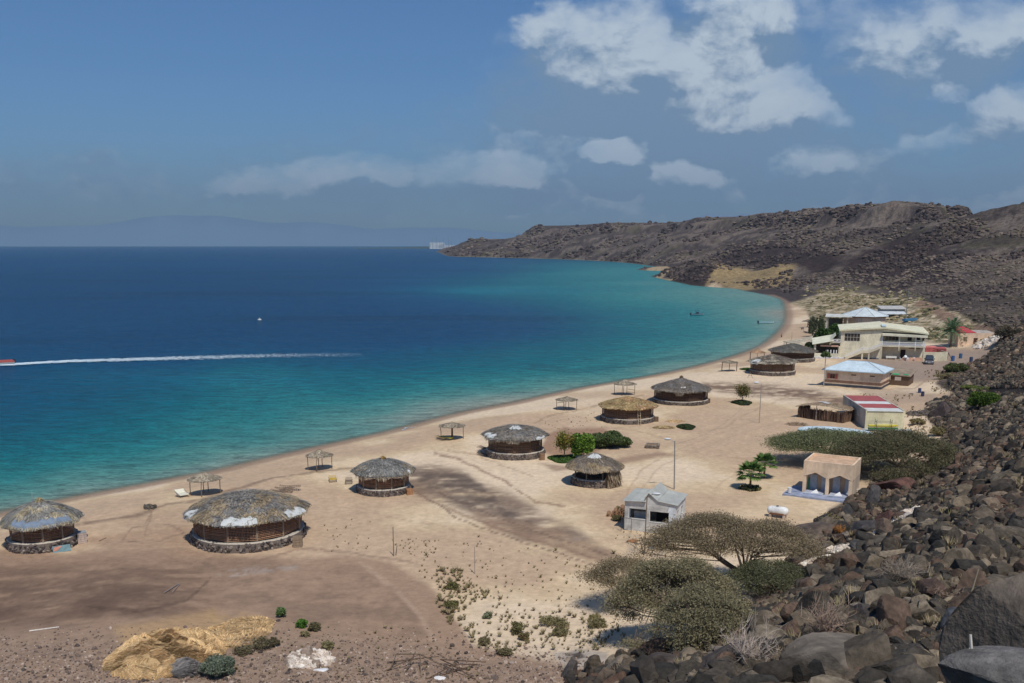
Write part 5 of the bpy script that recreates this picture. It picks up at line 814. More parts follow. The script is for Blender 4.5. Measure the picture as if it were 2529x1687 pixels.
p = G(922, 1134); t = thing('stone_slab', "pale slab leaning on the fringe hut's stone wall", 'slab', p, az_(p)); b = MB(); b.poly([[-.25, 0, 0], [.25, 0, 0], [.2, .25, .6], [-.25, .25, .62]], c8(190,182,172), .06); b.build('slab', MT['stone'], t)
p = G(143, 1268); t = thing('painted_board', "blue green board with an orange streak leaning on the left edge hut", 'board', p, az_(p)+.12); b = MB(); b.poly([[-.75, 0, 0], [.75, 0, 0], [.75, .3, .55], [-.75, .3, .55]], c8(116,146,150), .05); b.build('board', MT['dirtypaint'], t); b = MB(); b.poly([[-.68, .05, .16], [-.4, .05, .16], [.1, .28, .52], [-.6, .24, .45]], c8(206,136,112)); b.build('painted_streak', MT['dirtypaint'], t)
def sunbed(label, u, v, rz, L, W, h, col, raised=.35, name='sun_lounger', legs=c8(120,110,98), slat=True, flatten=False):
    p = G(u, v); t = thing(name, label, 'lounger', p, az_(p)+rz, 'sunbeds and cots on the sand'); b = MB()
    if slat:
        n = 12
        for k in range(n): y = -L/2+L*(k+.1)/n; z = h+max(0, (k-n*.62))/n*raised*1.6; b.box(-W/2, y, z, W/2, y+L/n*.45, z+.03, col)
    else: b.box(-W/2, -L/2, h, W/2, L*.15, h+.08, col); b.poly([[-W/2, L*.15, h+.08], [W/2, L*.15, h+.08], [W/2, L/2, h+raised+.08], [-W/2, L/2, h+raised+.08]], col, .08)
    b.build('bed', MT['paint' if not slat else 'wood'], t); f = MB()
    for sx in (-1, 1):
        f.tube([sx*W/2, -L/2, h], [sx*W/2, L/2, h+(raised if not slat else 0)], .025, None, 5, legs); f.tube([sx*W/2, -L*.4, 0], [sx*W/2, L*.1, h], .02, None, 5, legs); f.tube([sx*W/2, L*.4, 0], [sx*W/2, -L*.1, h], .02, None, 5, legs)
    f.tube([-W/2, -L*.4, .02], [W/2, -L*.4, .02], .02, None, 5, legs); f.build('frame', MT['wood'], t); return t
sunbed("white lounger with raised head end on the sand left of the first shelter", 418, 1140, .35, 1.7, 1.05, .3, c8(226,222,200), .3, slat=False)
CT = c8(120,98,78); sunbed("folding cot nearest to the largest hut's roof, half hidden by it", 640, 1137, 1.2, 2.0, .8, .42, CT); sunbed("middle folding cot of three behind the largest hut", 652, 1131, 1.35, 2.1, .8, .42, CT); sunbed("rear folding cot of three behind the largest hut", 666, 1126, 1.5, 2.4, .8, .45, CT)
sunbed("yellow and orange folding chair on open sand", 764, 1106, .08, 1.3, .85, .35, c8(196,164,60), .5, 'folding_chair'); sunbed("brown folding chair right of the yellow one", 801, 1110, -.05, 1.3, .8, .35, c8(124,108,92), .5, 'folding_chair'); sunbed("yellow lounger under the umbrella shaped shelter", 1026, 1010, .9, 1.9, .75, .32, c8(200,190,60)); sunbed("brown topped lounger left of the yellow one under the umbrella shelter", 1012, 1010, .7, 1.9, .7, .32, c8(150,130,80))
sunbed("upper wire frame cot left of the white capped lattice hut", 1112, 1036, .9, 2.0, .9, .45, c8(128,92,76)); sunbed("lower wire frame cot on the sand left of the white capped lattice hut", 1107, 1046, .6, 1.6, .8, .2, c8(116,100,84))
p = G(1728, 848); t = thing('wooden_trestle', "small A shaped wooden frame on the sand near the far huts", 'frame', p, az_(p)); b = MB(); [b.tube([s*.5, 0, 0], [0, 0, 1.3], .04, None, 5, c8(120,100,84)) for s in (-1, 1)]; b.tube([-.3, 0, .5], [.3, 0, .5], .03, None, 5, c8(120,100,84)); b.build('bars', MT['wood'], t); bpy.data.objects[t.name].location = G(1722, 868)
# ladder on the straw hut
c, R, a = hE[1], hE[2], hE[3]; t = thing('ladder', "wooden ladder leaning against the straw hut's roof", 'ladder', (c[0], c[1], c[2]), -a); b = MB(); lx = R*.42; y0 = -R*1.10; y1 = -R*.86
for s in (-.2, .2): b.tube([lx+s+.12, y0, 0], [lx+s-.12, y1+.25, 3.35], .03, None, 5, c8(206,188,158))
b.build('rails', MT['wood'], t)
for k in range(8): f_ = (k+.6)/8.4; b = MB(); x_ = lx+.12-.24*f_; b.tube([x_-.2, y0+(y1+.25-y0)*f_, 3.35*f_], [x_+.2, y0+(y1+.25-y0)*f_, 3.35*f_], .022, None, 5, c8(206,188,158)); b.build('rung', MT['wood'], t)
def strawheap(name, label, u, v, w, h, n, pal, seed, cat='straw heap', asp=.8, spread=0, L=.5):
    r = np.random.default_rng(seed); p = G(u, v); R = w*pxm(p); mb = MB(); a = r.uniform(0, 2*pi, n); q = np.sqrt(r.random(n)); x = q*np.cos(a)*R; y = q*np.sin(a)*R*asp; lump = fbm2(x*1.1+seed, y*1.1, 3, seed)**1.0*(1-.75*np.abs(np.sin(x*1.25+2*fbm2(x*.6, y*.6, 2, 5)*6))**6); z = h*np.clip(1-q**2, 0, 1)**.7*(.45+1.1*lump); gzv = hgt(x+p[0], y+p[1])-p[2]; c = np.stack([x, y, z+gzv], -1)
    fa = fbm2(x*.5, y*.5, 3, seed+3)*9; d = np.stack([np.cos(fa), np.sin(fa), -.25*np.ones(n)], -1)*(r.uniform(.5, 1, n)*L)[:, None]; w_ = np.stack([-np.sin(fa), np.cos(fa), 0*fa], -1)*.018; mb.add(np.stack([c-d/2-w_, c-d/2+w_, c+d/2+w_, c+d/2-w_], 1).reshape(-1, 3)+[0, 0, .03], np.arange(4*n).reshape(-1, 4), pick(r, pal, n, .16)*(.6+.65*np.clip(lump*1.4, 0, 1))[:, None])  # shade of the folds put into the straw colour
    if h > .15:
        nn = 26; gx_, gy_ = np.meshgrid(np.linspace(-1, 1, nn), np.linspace(-1, 1, nn)); qq_ = np.hypot(gx_, gy_); xx = gx_*R; yy = gy_*R*asp; zz = h*np.clip(1-qq_**2, 0, 1)**.7*(.45+1.1*fbm2(xx*1.1+seed, yy*1.1, 3, seed))+(hgt(xx+p[0], yy+p[1])-p[2])-.12-(qq_ > .97)*.1; idx = np.arange(nn*nn).reshape(nn, nn); mb.add(np.stack([xx, yy, zz], -1).reshape(-1, 3), np.stack([idx[:-1, :-1], idx[:-1, 1:], idx[1:, 1:], idx[1:, :-1]], -1).reshape(-1, 4), np.array(pal[0])*.8)
    o = mb.build(name, MT['straw']); o.location = p; return tag(o, label, cat)
SY = [c8(206,172,124), c8(190,154,106), c8(218,188,142), c8(168,134,92)]
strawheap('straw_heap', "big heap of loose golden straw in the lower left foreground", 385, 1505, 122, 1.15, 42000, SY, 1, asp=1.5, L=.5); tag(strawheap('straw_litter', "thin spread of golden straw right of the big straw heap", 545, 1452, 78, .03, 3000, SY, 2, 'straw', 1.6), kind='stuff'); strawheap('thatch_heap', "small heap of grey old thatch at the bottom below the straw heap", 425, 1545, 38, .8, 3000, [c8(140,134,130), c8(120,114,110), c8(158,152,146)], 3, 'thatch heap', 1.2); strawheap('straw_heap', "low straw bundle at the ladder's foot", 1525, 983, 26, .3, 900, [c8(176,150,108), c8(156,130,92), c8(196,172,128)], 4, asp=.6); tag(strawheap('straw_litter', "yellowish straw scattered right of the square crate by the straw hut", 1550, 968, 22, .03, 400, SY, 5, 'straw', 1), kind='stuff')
def plank(label, u0, v0, u1, v1, r0, col, h=.06, name='plank'):
    a = G(u0, v0); b_ = G(u1, v1); mb = MB(); mb.tube([0, 0, h], list((b_-a)+[0, 0, h]), r0, r0*.8, 5, col); o = mb.build(name, MT['wood']); o.location = a; return tag(o, label, name.replace('_', ' '))
plank("bleached straight plank lying alone on the dark earth at the far left", 68, 1451, 136, 1442, .07, c8(206,196,186)); plank("grey log crossing another on the dark earth", 377, 1363, 412, 1341, .06, c8(140,128,120), name='log'); plank("shorter grey log of the crossed pair", 396, 1362, 413, 1343, .05, c8(150,136,126), name='log'); plank("fallen trunk lying under the umbrella acacia's shade", 1855-100, 1465-1, 1812+40, 1470, .12, c8(150,128,106), name='log'); plank("pole half buried in front of the straw heap's grey thatch", 340, 1553, 418, 1545, .05, c8(170,150,128), name='log'); plank("short plank on the sand beside the whitish slatted crate", 228, 1243, 244, 1236, .05, c8(150,128,104))
def frame(label, u, v, segs, col, seed):
    p = G(u, v); mb = MB(); r = np.random.default_rng(seed)
    for (x0, y0, z0, x1, y1, z1) in segs: mb.tube([x0, y0, z0+.08], [x1, y1, z1+.08], .04, .03, 5, np.array(col)*r.uniform(.8, 1.2))
    o = mb.build('broken_frame', MT['wood']); o.location = p; return tag(o, label, 'broken frame')
frame("collapsed star shaped wooden frame at the bottom edge", 1040, 1545, [(-1.6,-1.2,0,0,.2,.35),(0,.2,.35,1.6,-1.4,0),(0,.2,.35,-.9,1.8,0),(0,.2,.35,1.5,1.1,.0),(-1.6,-1.2,0,1.5,1.1,0),(-.6,.9,.1,.9,-.2,.2),(0,-.7,0,0,.2,.4),(-.9,1.8,0,2.0,1.4,0)], c8(92,74,60), 1); frame("tangle of thin broken poles left of the star shaped frame", 940, 1535, [(-1.8,-1,0,.6,.9,.5),(-1.5,.8,0,1.8,1,.3),(.6,.9,.5,.8,-1,0),(-.2,-1,0,.3,1,.6),(-1.2,-.6,0,-.9,.9,.5),(.6,.9,.5,2,.3,0),(-.9,.9,.5,.6,.9,.5)], c8(104,88,72), 2)
p = G(1498, 1027); t = thing('stone_planter', "rectangular stone edged planter on the open sand", 'planter', p, az_(p)-.1); b = MB(); L_, W_ = 1.9, 1.9
for (x0, y0, x1, y1) in [(-L_/2, -W_/2, L_/2, -W_/2+.18), (-L_/2, W_/2-.18, L_/2, W_/2), (-L_/2, -W_/2+.182, -L_/2+.18, W_/2-.182), (L_/2-.18, -W_/2+.182, L_/2, W_/2-.182)]: b.box(x0, y0, -.1, x1, y1, .42, c8(150,136,120))
r = np.random.default_rng(8); a_ = r.uniform(-1, 1, 90); scatter(b, RK1, np.stack([a_*L_/2, np.full(90, -W_/2-.01), r.uniform(0, .4, 90)], -1), .1*r.uniform(.7, 1.2, 90), pick(r, [c8(110,98,88), c8(140,126,112)], 90), r); b.build('stone_rim', MT['stone'], t); b = MB(); b.box(-L_/2+.182, -W_/2+.184, -.1, L_/2-.182, W_/2-.184, .2, c8(150,124,100)); b.build('soil', MT['stone'], t)
# lamps and poles
def lamp(label, u, v, H, arm=None, col=c8(170,168,164), r0=.085, extras=None, lean=(0, 0), headc=c8(206,208,208)):
    p = G(u, v); t = thing('street_lamp' if arm else 'utility_pole', label, 'street lamp' if arm else 'pole', p, az_(p)); b = MB(); b.path([[0, 0, -.2], [lean[0]*.5, 0, H*.5], [lean[0], 0, H]], [r0, r0*.85, r0*.7], 8, col); b.build('pole', MT['metal' if r0 < .2 else 'wood'], t)
    if arm:
        s = arm; a = MB(); a.path([[lean[0], 0, H-.15], [lean[0]+s*.3, 0, H+.08], [lean[0]+s*.55, -.05, H+.18]], [.03, .028, .025], 6, col); a.build('arm', MT['metal'], t); h = MB(); V, F = ico(2); h.add(V*[.40, .17, .11]+[lean[0]+s*.82, -.05, H+.24], F, headc); o = h.build('lamp_head', MT['paint'], t, True)
        h = MB(); h.add(V*[.30, .12, .07]+[lean[0]+s*.84, -.05, H+.15], F, c8(150,150,146)); h.build('glass_cover', MT['glass'], t, True)
    return t
lamp("tall street lamp behind the grey concrete house", 1548, 1124, 5.6, -1, c8(168,170,166), lean=(-.15, 0)); lamp("street lamp on the open sand between the young tree and the thatched shed", 1743, 972, 6.1, -1, c8(190,184,172), .07); lamp("rusty lamp pole standing in front of the grey concrete house", 1479, 1272, 5.4, 1, c8(150,130,112), .06, lean=(.1, 0))
b = MB(); b.tube([.0, -.05, 0], [-.35, -.05, 1.1], .06, .05, 5, c8(110,96,84)); o = b.build('prop_post', MT['wood']); o.location = G(1478, 1272); tag(o, "short leaning post at the foot of the rusty lamp pole", 'post')
lamp("bare pole with a short broken stake on the sand right of the largest hut", 904, 1277, 2.7, None, c8(150,140,130), .05); b = MB(); b.tube([.15, -.02, 0], [.28, -.02, .9], .045, .03, 5, c8(100,84,70)); o = b.build('stake', MT['wood']); o.location = G(905, 1275); tag(o, "short brown stake beside the bare pole", 'stake')
t = lamp("thin pale pole among the densest grass tufts", 1090, 1318, 2.4, None, c8(186,180,172), .035); lamp("tall slender mast rising behind the cream houses", 2079, 736, 10.5, None, c8(168,166,160), .14, lean=(.12, 0)); lamp("pole wrapped in green creeper between the far huts and the beige house", 1891, 888, 7.2, None, c8(196,190,178), .1)
shrub('creeper_top', "tuft of green creeper at the top of the pole left of the beige house", 1891, 888, 13, 1.2, [c8(98,112,70), c8(84,98,58)], 900, 95, .15, 'creeper', stems=False).location.z += 5.6
lamp("thin post on the beach near the standing bather", 1817, 790, 3.4, None, c8(120,104,88), .05)
# ------------------------------------------------------------ buildings
def frame_at(name, label, cat, u, v, dx, dy, z=None):
    p = G(u, v); t = thing(name, label, cat, (p[0], p[1], p[2] if z is None else z), atan2(dy, dx)); return t
def win(t, x0, z0, x1, z1, y=0, d=.12, fc=c8(220,214,204), gc=c8(40,44,46), nx=1, nz=1, side=False, name='window', fw=.06):
    f = MB(); g = MB()
    def B(m, a0, h0, a1, h1, e0, e1, c): (m.box(a0, e0, h0, a1, e1, h1, c) if not side else m.box(e0, a0, h0, e1, a1, h1, c))
    for (a0, h0, a1, h1) in [(x0, z0, x1, z0+fw), (x0, z1-fw, x1, z1), (x0, z0+fw+.001, x0+fw, z1-fw-.001), (x1-fw, z0+fw+.001, x1, z1-fw-.001)]: B(f, a0, h0, a1, h1, y-.03, y+d*.6, fc)
    for i in range(1, nx): a = x0+(x1-x0)*i/nx; B(f, a-fw*.4, z0+fw+.002, a+fw*.4, z1-fw-.002, y-.02, y+d*.5, fc)
    for i in range(1, nz): a = z0+(z1-z0)*i/nz; B(f, x0+fw+.002, a-fw*.35, x1-fw-.002, a+fw*.35, y-.015, y+d*.45, fc)
    w = f.build(name, MT['paint'], t); B(g, x0+fw*.8, z0+fw*.8, x1-fw*.8, z1-fw*.8, y+d*.62, y+d*.8, gc); g.build('pane', MT['glass'], w); return w
def part(name, mat, t, fn, smooth=False): m = MB(); fn(m); return m.build(name, MT[mat], t, smooth)
# 1 grey concrete house
W, Dp = 5.0, 4.4; gc = c8(194,192,186); t = frame_at('concrete_house', "small unfinished grey concrete house with white painted corner", 'house', 1433, 1217, .93, -.37)
def f(m):
    m.wall(W, 2.95, .18, [(.45, 1.3, 2.1, 2.25), (2.5, 1.15, 4.35, 2.15)], gc); m.wall(Dp-.36, 2.95, .18, [(.9, 1.0, 1.5, 2.1)], gc, y0=.18, along='y'); m.wall(W, 2.95, .18, [(.8, 1.3, 2.2, 2.3), (2.9, 0, 3.8, 2.1)], gc, y0=Dp-.18)
    V = [[1.85, 0, 2.951], [4.98, 0, 2.951], [4.98, 0, 3.0], [3.2, 0, 3.25], [2.36, 0, 3.92], [2.0, 0, 3.5]]; V = np.array(V); n = len(V); m.add(np.concatenate([V, V+[0, .18, 0]]), [list(range(n)), list(range(n, 2*n))[::-1]]+[[i, n+i, n+(i+1) % n, (i+1) % n][::-1] for i in range(n)], gc)
part('walls', 'concrete', t, f); part('side_wall', 'dirtypaint', t, lambda m: m.wall(Dp-.36, 2.95, .18, [(.5, 1.3, 1.3, 2.2), (2.4, 1.3, 3.4, 2.2)], c8(224,224,220), x0=W-.18, y0=.18, along='y'))
part('painted_corner', 'dirtypaint', t, lambda m: (m.poly([[W-.62, -.006, 2.75], [W-.8, -.006, 2.2], [W-.62, -.006, 2.15], [W-.62, -.006, 1.12], [W-1.0, -.006, 1.05], [W-.7, -.006, .0], [W+.004, -.006, 0], [W+.004, -.006, 2.8]][::-1], c8(214,220,224), .004)))
for (a0, z0, a1, z1) in [(.45, 1.3, 2.1, 2.25), (2.5, 1.15, 4.35, 2.15)]:
    def f(m, a0=a0, z0=z0, a1=a1, z1=z1): m.box(a0, -.03, z0-.08, a1, .2, z0, c8(226,226,222)); m.box(a0-.07, -.02, z0-.08, a0-.001, .05, z1, c8(214,216,216)); m.box(a1+.001, -.02, z0-.08, a1+.05, .05, z1, c8(214,216,216))
    part('window_frame', 'paint', t, f)
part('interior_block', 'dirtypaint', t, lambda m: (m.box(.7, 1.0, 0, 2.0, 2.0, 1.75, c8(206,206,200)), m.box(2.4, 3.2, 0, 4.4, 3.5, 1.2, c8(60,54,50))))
def f(m):
    c = c8(184,184,174)
    for k in range(3): x0 = -.2+k*.78; m.poly([[x0, -.25, 3.0+.04*k], [x0+.76, -.25, 3.03+.04*k], [x0+.76, Dp+.3, 3.12+.04*k], [x0, Dp+.3, 3.08+.04*k]], np.array(c)*(.95+.05*k), .03)
    for k in range(3): s0 = Dp*.36*k-.15; s1 = s0+Dp*.36-.02; m.poly([[2.35, s0, 3.98], [3.22, s0, 3.3], [3.22, s1, 3.32], [2.35, s1, 4.0]], np.array(c)*(1.02-.04*k), .03)
    for k in range(2):
        s0 = -.15+(Dp+.3)*.5*k; s1 = s0+(Dp+.3)*.5-.03; m.poly([[1.9, s0, 3.24], [2.34, s0, 3.97], [2.34, s1, 3.98], [1.9, s1, 3.25]], np.array(c)*(1-.05*k), .03); m.poly([[3.18, s0, 3.26-.02*k], [W+.22, s0, 3.0-.02*k], [W+.22, s1, 3.02], [3.18, s1, 3.29]], np.array(c)*(.96+.05*k), .03)
part('roof', 'sheet', t, f); part('rail_frame', 'metal', t, lambda m: [m.tube(a, b, .025, None, 5, c8(80,80,84)) for a, b in [([-.15, -.6, 0], [-.15, -.6, 1.4]), ([.85, -.6, 0], [.85, -.6, 1.4]), ([-.15, -.6, 1.4], [.85, -.6, 1.4])]])
GH = t
p = G(1416, 1186); t = thing('rolled_mats', "stack of rolled brown mats beside the grey concrete house", 'rolled mats', p, az_(p))
for k, (x, z) in enumerate([(-.9, .2), (-.45, .2), (0, .2), (.45, .2), (-.2, .55), (.25, .55), (.7, .5), (.5, .9), (.9, .9)]): part('roll', 'straw', t, lambda m, x=x, z=z: (m.tube([x, -.5, z], [x+.1, .8, z], .2, .2, 10, c8(150,116,88)), m.tube([x, -.505, z], [x, -.5, z], .12, .12, 8, c8(90,70,54))))
# hull builder
def hull(m, L, Wd, Hh, col, inc, bow=1.0, sheer=.25, n=14, flat=.6, deck=None):
    st = np.linspace(0, 1, n); rows = []; k = 7
    for s in st:
        w = Wd/2*(np.clip(1-((s-.35)/.65)**2.4, 0, 1)**.6 if s > .35 else .86+.14*s/.35); w = max(w, .01); top = Hh*(1+sheer*s**2); kz = 0 if s < .8 else (s-.8)/.2*Hh*.55*bow
        rows.append([[s*L-L/2, w*cos(a)*(1 if i in (0, k-1) else flat+(1-flat)*abs(cos(a))), kz+(top-kz)*(1-sin(a)**.8)] for i, a in enumerate(np.linspace(0, pi, k))])
    V = np.array(rows).reshape(-1, 3); F = [[i*k+j, i*k+j+1, (i+1)*k+j+1, (i+1)*k+j] for i in range(n-1) for j in range(k-1)]; F.append([j for j in range(k)]); m.add(V, F, col)
    V2 = np.array(rows)*np.array([.97, .86, 1]); V2[:, :, 2] = np.maximum(np.array(rows)[:, :, 2], (Hh*.35 if deck is None else deck)); V2[:, 0, 2] -= .0; V2 = V2.reshape(-1, 3); m.add(V2, [f_[::-1] for f_ in F[:-1]], inc)
    for side in (0, k-1):
        A_ = np.array(rows)[:, side]; B_ = V2.reshape(n, k, 3)[:, side]; m.add(np.concatenate([A_, B_]), [[i, i+1, n+i+1, n+i] for i in range(n-1)], np.array(col)*1.0)
p = G(1571, 1218); t = thing('small_boat', "small blue grey dinghy beside the grey concrete house's right wall", 'boat', p, az_(p)+.5); part('hull', 'paint', t, lambda m: hull(m, 2.1, 1.1, .5, c8(130,160,170), c8(70,84,90))); part('engine_cover', 'paint', t, lambda m: (m.box(-.5, -.3, .5, .2, .3, .7, c8(196,206,206)), m.box(.3, -.2, .45, .5, .2, .85, c8(140,160,120))))
p = G(1508, 1246); t = thing('cooking_pot', "tiny white pot on the ground in front of the grey concrete house", 'pot', p); part('pot', 'paint', t, lambda m: m.path([[0, 0, 0], [0, 0, .08], [0, 0, .22], [0, 0, .3]], [.1, .18, .18, .12], 10, c8(220,222,220)))
# white tank
p = G(1785, 1188); t = thing('storage_tank', "white horizontal tank with a rusty underside lying on the sand", 'tank', p, az_(p)-.22)
def tank(m, col, z0=-.9, z1=.9):
    L, R = 2.2, .46; xs = [-L/2, -L/2+.04, -L/2+.16, -L/2+.4, 0, L/2-.4, L/2-.16, L/2-.04, L/2]; rs = [.02, .2, .36, R, R, R, .36, .2, .02]; n = 18; V = []; 
    for x, r_ in zip(xs, rs): V += [[x, r_*cos(a), .68+r_*sin(a)] for a in np.linspace(0, 2*pi, n, endpoint=False)]
    F = [[i*n+k, i*n+(k+1) % n, (i+1)*n+(k+1) % n, (i+1)*n+k] for i in range(len(xs)-1) for k in range(n)]; V = np.array(V); cc = [c8(226,226,222) if V[f_][:, 2].mean() > .46 else c8(158,116,92) for f_ in F]; m.add(V, F, cc)
part('drum', 'dirtypaint', t, lambda m: tank(m, None), True); part('manhole', 'metal', t, lambda m: (m.tube([-.05, 0, 1.1], [-.05, 0, 1.2], .17, None, 14, c8(190,190,186)), m.tube([-.05, 0, 1.2], [-.05, 0, 1.21], .13, None, 14, c8(40,40,40))))
for x in (-.7, .7): part('saddle', 'dirtypaint', t, lambda m, x=x: m.box(x-.12, -.38, -.05, x+.12, .38, .32, c8(196,176,160)))
# 2 toilet block
W, Dp, H = 5.3, 4.6, 3.75; tc_ = c8(236,208,176); t = frame_at('toilet_block', "tan flat roofed block with two pointed openings and a blue grey tiled terrace", 'building', 1841, 1132, .87, -.49); zb = 1.95
for (x0, x1) in [(0, .35), (W/2-.17, W/2+.17), (W-.35, W)]: part('column', 'plaster', t, lambda m, x0=x0, x1=x1: m.box(x0, 0, -.2, x1, .35, zb-.001, tc_))
def f(m):
    z = [(0, zb), (1.35, zb+.55), (W/2, zb-.05), (W-1.35, zb+.5), (W, zb)]; V = [[x, -.0, q] for x, q in z]+[[W, 0, H], [0, 0, H]]; V = np.array(V); n = len(V)
    tri = [[0, 1, 6], [1, 2, 3, 5, 6], [3, 4, 5]]; m.add(np.concatenate([V, V+[0, .2, 0]]), tri+[[a+n for a in q][::-1] for q in tri]+[[i, (i+1) % n, n+(i+1) % n, n+i] for i in range(n)], tc_)
    m.box(0, .201, zb, .18, Dp, H, tc_); m.box(W-.18, .201, zb, W, Dp, H, tc_); m.box(.181, Dp-.18, -.1, W-.181, Dp, H-.002, tc_)
part('facade', 'plaster', t, f)
def f(m): m.box(-.001, Dp*.35, -.1, .17, Dp-.01, zb-.001, tc_); m.box(W-.17, Dp*.3, -.1, W+.001, Dp-.01, zb-.001, c8(206,186,164)); m.box(.18, 1.5, -.1, W-.18, 1.62, 3.0, c8(196,168,140))
part('walls', 'plaster', t, f); part('roof', 'dirtypaint', t, lambda m: m.poly([[.19, .21, H-.28], [W-.19, .21, H-.28], [W-.19, Dp-.19, H-.22], [.19, Dp-.19, H-.22]], c8(204,170,138), .1))
for x in (.5, 1.75, 3.0, 4.3): part('door', 'dirtypaint', t, lambda m, x=x: m.box(x, 1.42, .05, x+.78, 1.49, 1.98, c8(190,198,206)))
part('green_pipe', 'paint', t, lambda m: m.box(.36, 1.0, 0, .5, 1.3, 1.6, c8(60,128,84)))
part('tiled_terrace', 'dirtypaint', t, lambda m: (m.box(-1.7, -1.9, -.3, W+.3, -.01, .12, c8(150,158,178)), m.box(.3, -.75, .121, W/2-.3, 1.4, .24, c8(168,174,188)), m.box(W/2+.3, -.75, .121, W-.4, 1.4, .24, c8(168,174,188)), m.box(-1.6, -.3, -.2, -.01, 2.6, .16, c8(140,148,168))))
part('white_ramp', 'paint', t, lambda m: (m.poly([[1.0, -.3, .25], [1.9, -.3, .25], [1.45, .6, .5]], c8(232,232,232), .02), m.poly([[3.5, -.3, .25], [4.4, -.3, .25], [3.95, .6, .5]], c8(232,232,232), .02)))
p = G(1812, 1136); tt = thing('bucket', "white bucket standing on the toilet block terrace", 'bucket', p+[0, 0, .2]); part('bucket', 'paint', tt, lambda m: m.path([[0, 0, 0], [0, 0, .02], [0, 0, .6], [0, 0, .62]], [.16, .2, .24, .25], 12, c8(222,222,220)))
p = G(1973, 1132); tt = thing('concrete_block', "small concrete block stack on the sand right of the toilet block", 'blocks', p, .3); part('blocks', 'stone', tt, lambda m: (m.box(-.6, -.3, 0, .6, .3, .25, c8(170,160,146)), m.box(-.5, -.2, .251, .3, .25, .42, c8(186,176,160))))
# 3 yellow walled building with red and white roof
W, Dp, H = 5.7, 15.0, 2.75; yc = c8(222,212,176); t = frame_at('storage_building', "long building with yellow front wall and red and white striped roof", 'building', 1985, 985, .995, -.10)
part('front_wall', 'plaster', t, lambda m: m.wall(W, H, .2, [], yc)); part('left_wall', 'plaster', t, lambda m: m.wall(Dp-.2, H+.15, .2, [(4.0, 1.3, 4.7, 2.1), (9.5, 1.3, 10.2, 2.1)], c8(176,170,160), y0=.201, along='y')); part('right_wall', 'plaster', t, lambda m: m.wall(Dp-.2, H+.15, .2, [], c8(196,186,166), x0=W-.2, y0=.201, along='y')); part('rear_wall', 'plaster', t, lambda m: m.box(.21, Dp-.2, -.1, W-.21, Dp, H+.1, c8(196,186,166)))  # left wall painted greyer to carry the shade on that side
for k, (s0, s1, c_) in enumerate([(.0, .18, c8(222,222,214)), (.18, .44, c8(176,86,76)), (.44, .60, c8(226,226,220)), (.60, .985, c8(172,84,76))]): part('roof_panel', 'sheet', t, lambda m, s0=s0, s1=s1, c_=c_: m.poly([[.21, Dp*s0-(.12 if s0 == 0 else 0), H+.02+.12*s0-(.0)], [W-.21, Dp*s0-(.12 if s0 == 0 else 0), H+.02+.12*s0], [W-.21, Dp*s1-.005, H+.02+.12*s1], [.21, Dp*s1-.005, H+.02+.12*s1]], c_, .05))
for y in (4.2, 9.7): win(t, y, 1.3, y+.7, 2.1, -.02, side=True)
part('concrete_apron', 'concrete', t, lambda m: m.box(-.5, -1.6, -.25, W+.9, -.01, .06, c8(170,172,172)))
p = G(2027, 990); tt = thing('kayak_rack', "dark steel rack in front of the yellow wall", 'rack', p, atan2(-.10, .995))
part('uprights', 'metal', tt, lambda m: [m.tube([x, y, 0], [x, y, 1.75], .04, None, 6, c8(96,92,80)) for x in (-1.1, 1.1) for y in (-.4, .5)]); part('bars', 'metal', tt, lambda m: ([m.tube([-1.1, y, z], [1.1, y, z], .035, None, 6, c8(96,92,80)) for y in (-.4, .5) for z in (.9, 1.4)], [m.tube([x, -.4, z], [x, .5, z], .03, None, 6, c8(96,92,80)) for x in (-1.1, 1.1) for z in (.45, .9, 1.4)]))
def kayak(m, L, c): hull(m, L, .75, .28, c, c, sheer=.3, deck=.27, n=12)
for i, (zz, c_, lb) in enumerate([(.62, c8(226,214,70), "yellow kayak on the steel rack"), (.3, c8(60,140,90), "green kayak under the yellow one")]): k_ = thing('kayak', lb, 'kayak', (p[0], p[1], p[2]+zz-.1*i), atan2(-.10, .995)); part('hull', 'paint', k_, lambda m, c_=c_: kayak(m, 4.3, c_), True)
# light blue upturned hull behind the acacia
p = G(1930, 1000); tt = thing('upturned_boat', "long pale blue hull lying upside down behind the wide green acacia", 'boat', p, atan2(-.55, .83)); 
def f(m):
    n, k = 18, 9; V = []
    for s in np.linspace(0, 1, n): w = 1.5*np.sin(pi*np.clip(s*.93+.03, 0, 1))**.6; V += [[s*12.5-6.2, w*cos(a), (.25+.9*sin(a)*np.sin(pi*np.clip(s*.96+.02, 0, 1))**.4)] for a in np.linspace(0, pi, k)]
    m.add(V, [[i*k+j, (i+1)*k+j, (i+1)*k+j+1, i*k+j+1] for i in range(n-1) for j in range(k-1)], c8(196,214,222))
part('hull', 'dirtypaint', tt, f, True); part('rail', 'paint', tt, lambda m: [m.path([[s*12.5-6.2, sg*1.55*np.sin(pi*min(s*.93+.03, 1))**.6, .22] for s in np.linspace(0, 1, 16)], .06, 5, c8(70,140,130)) for sg in (-1, 1)])
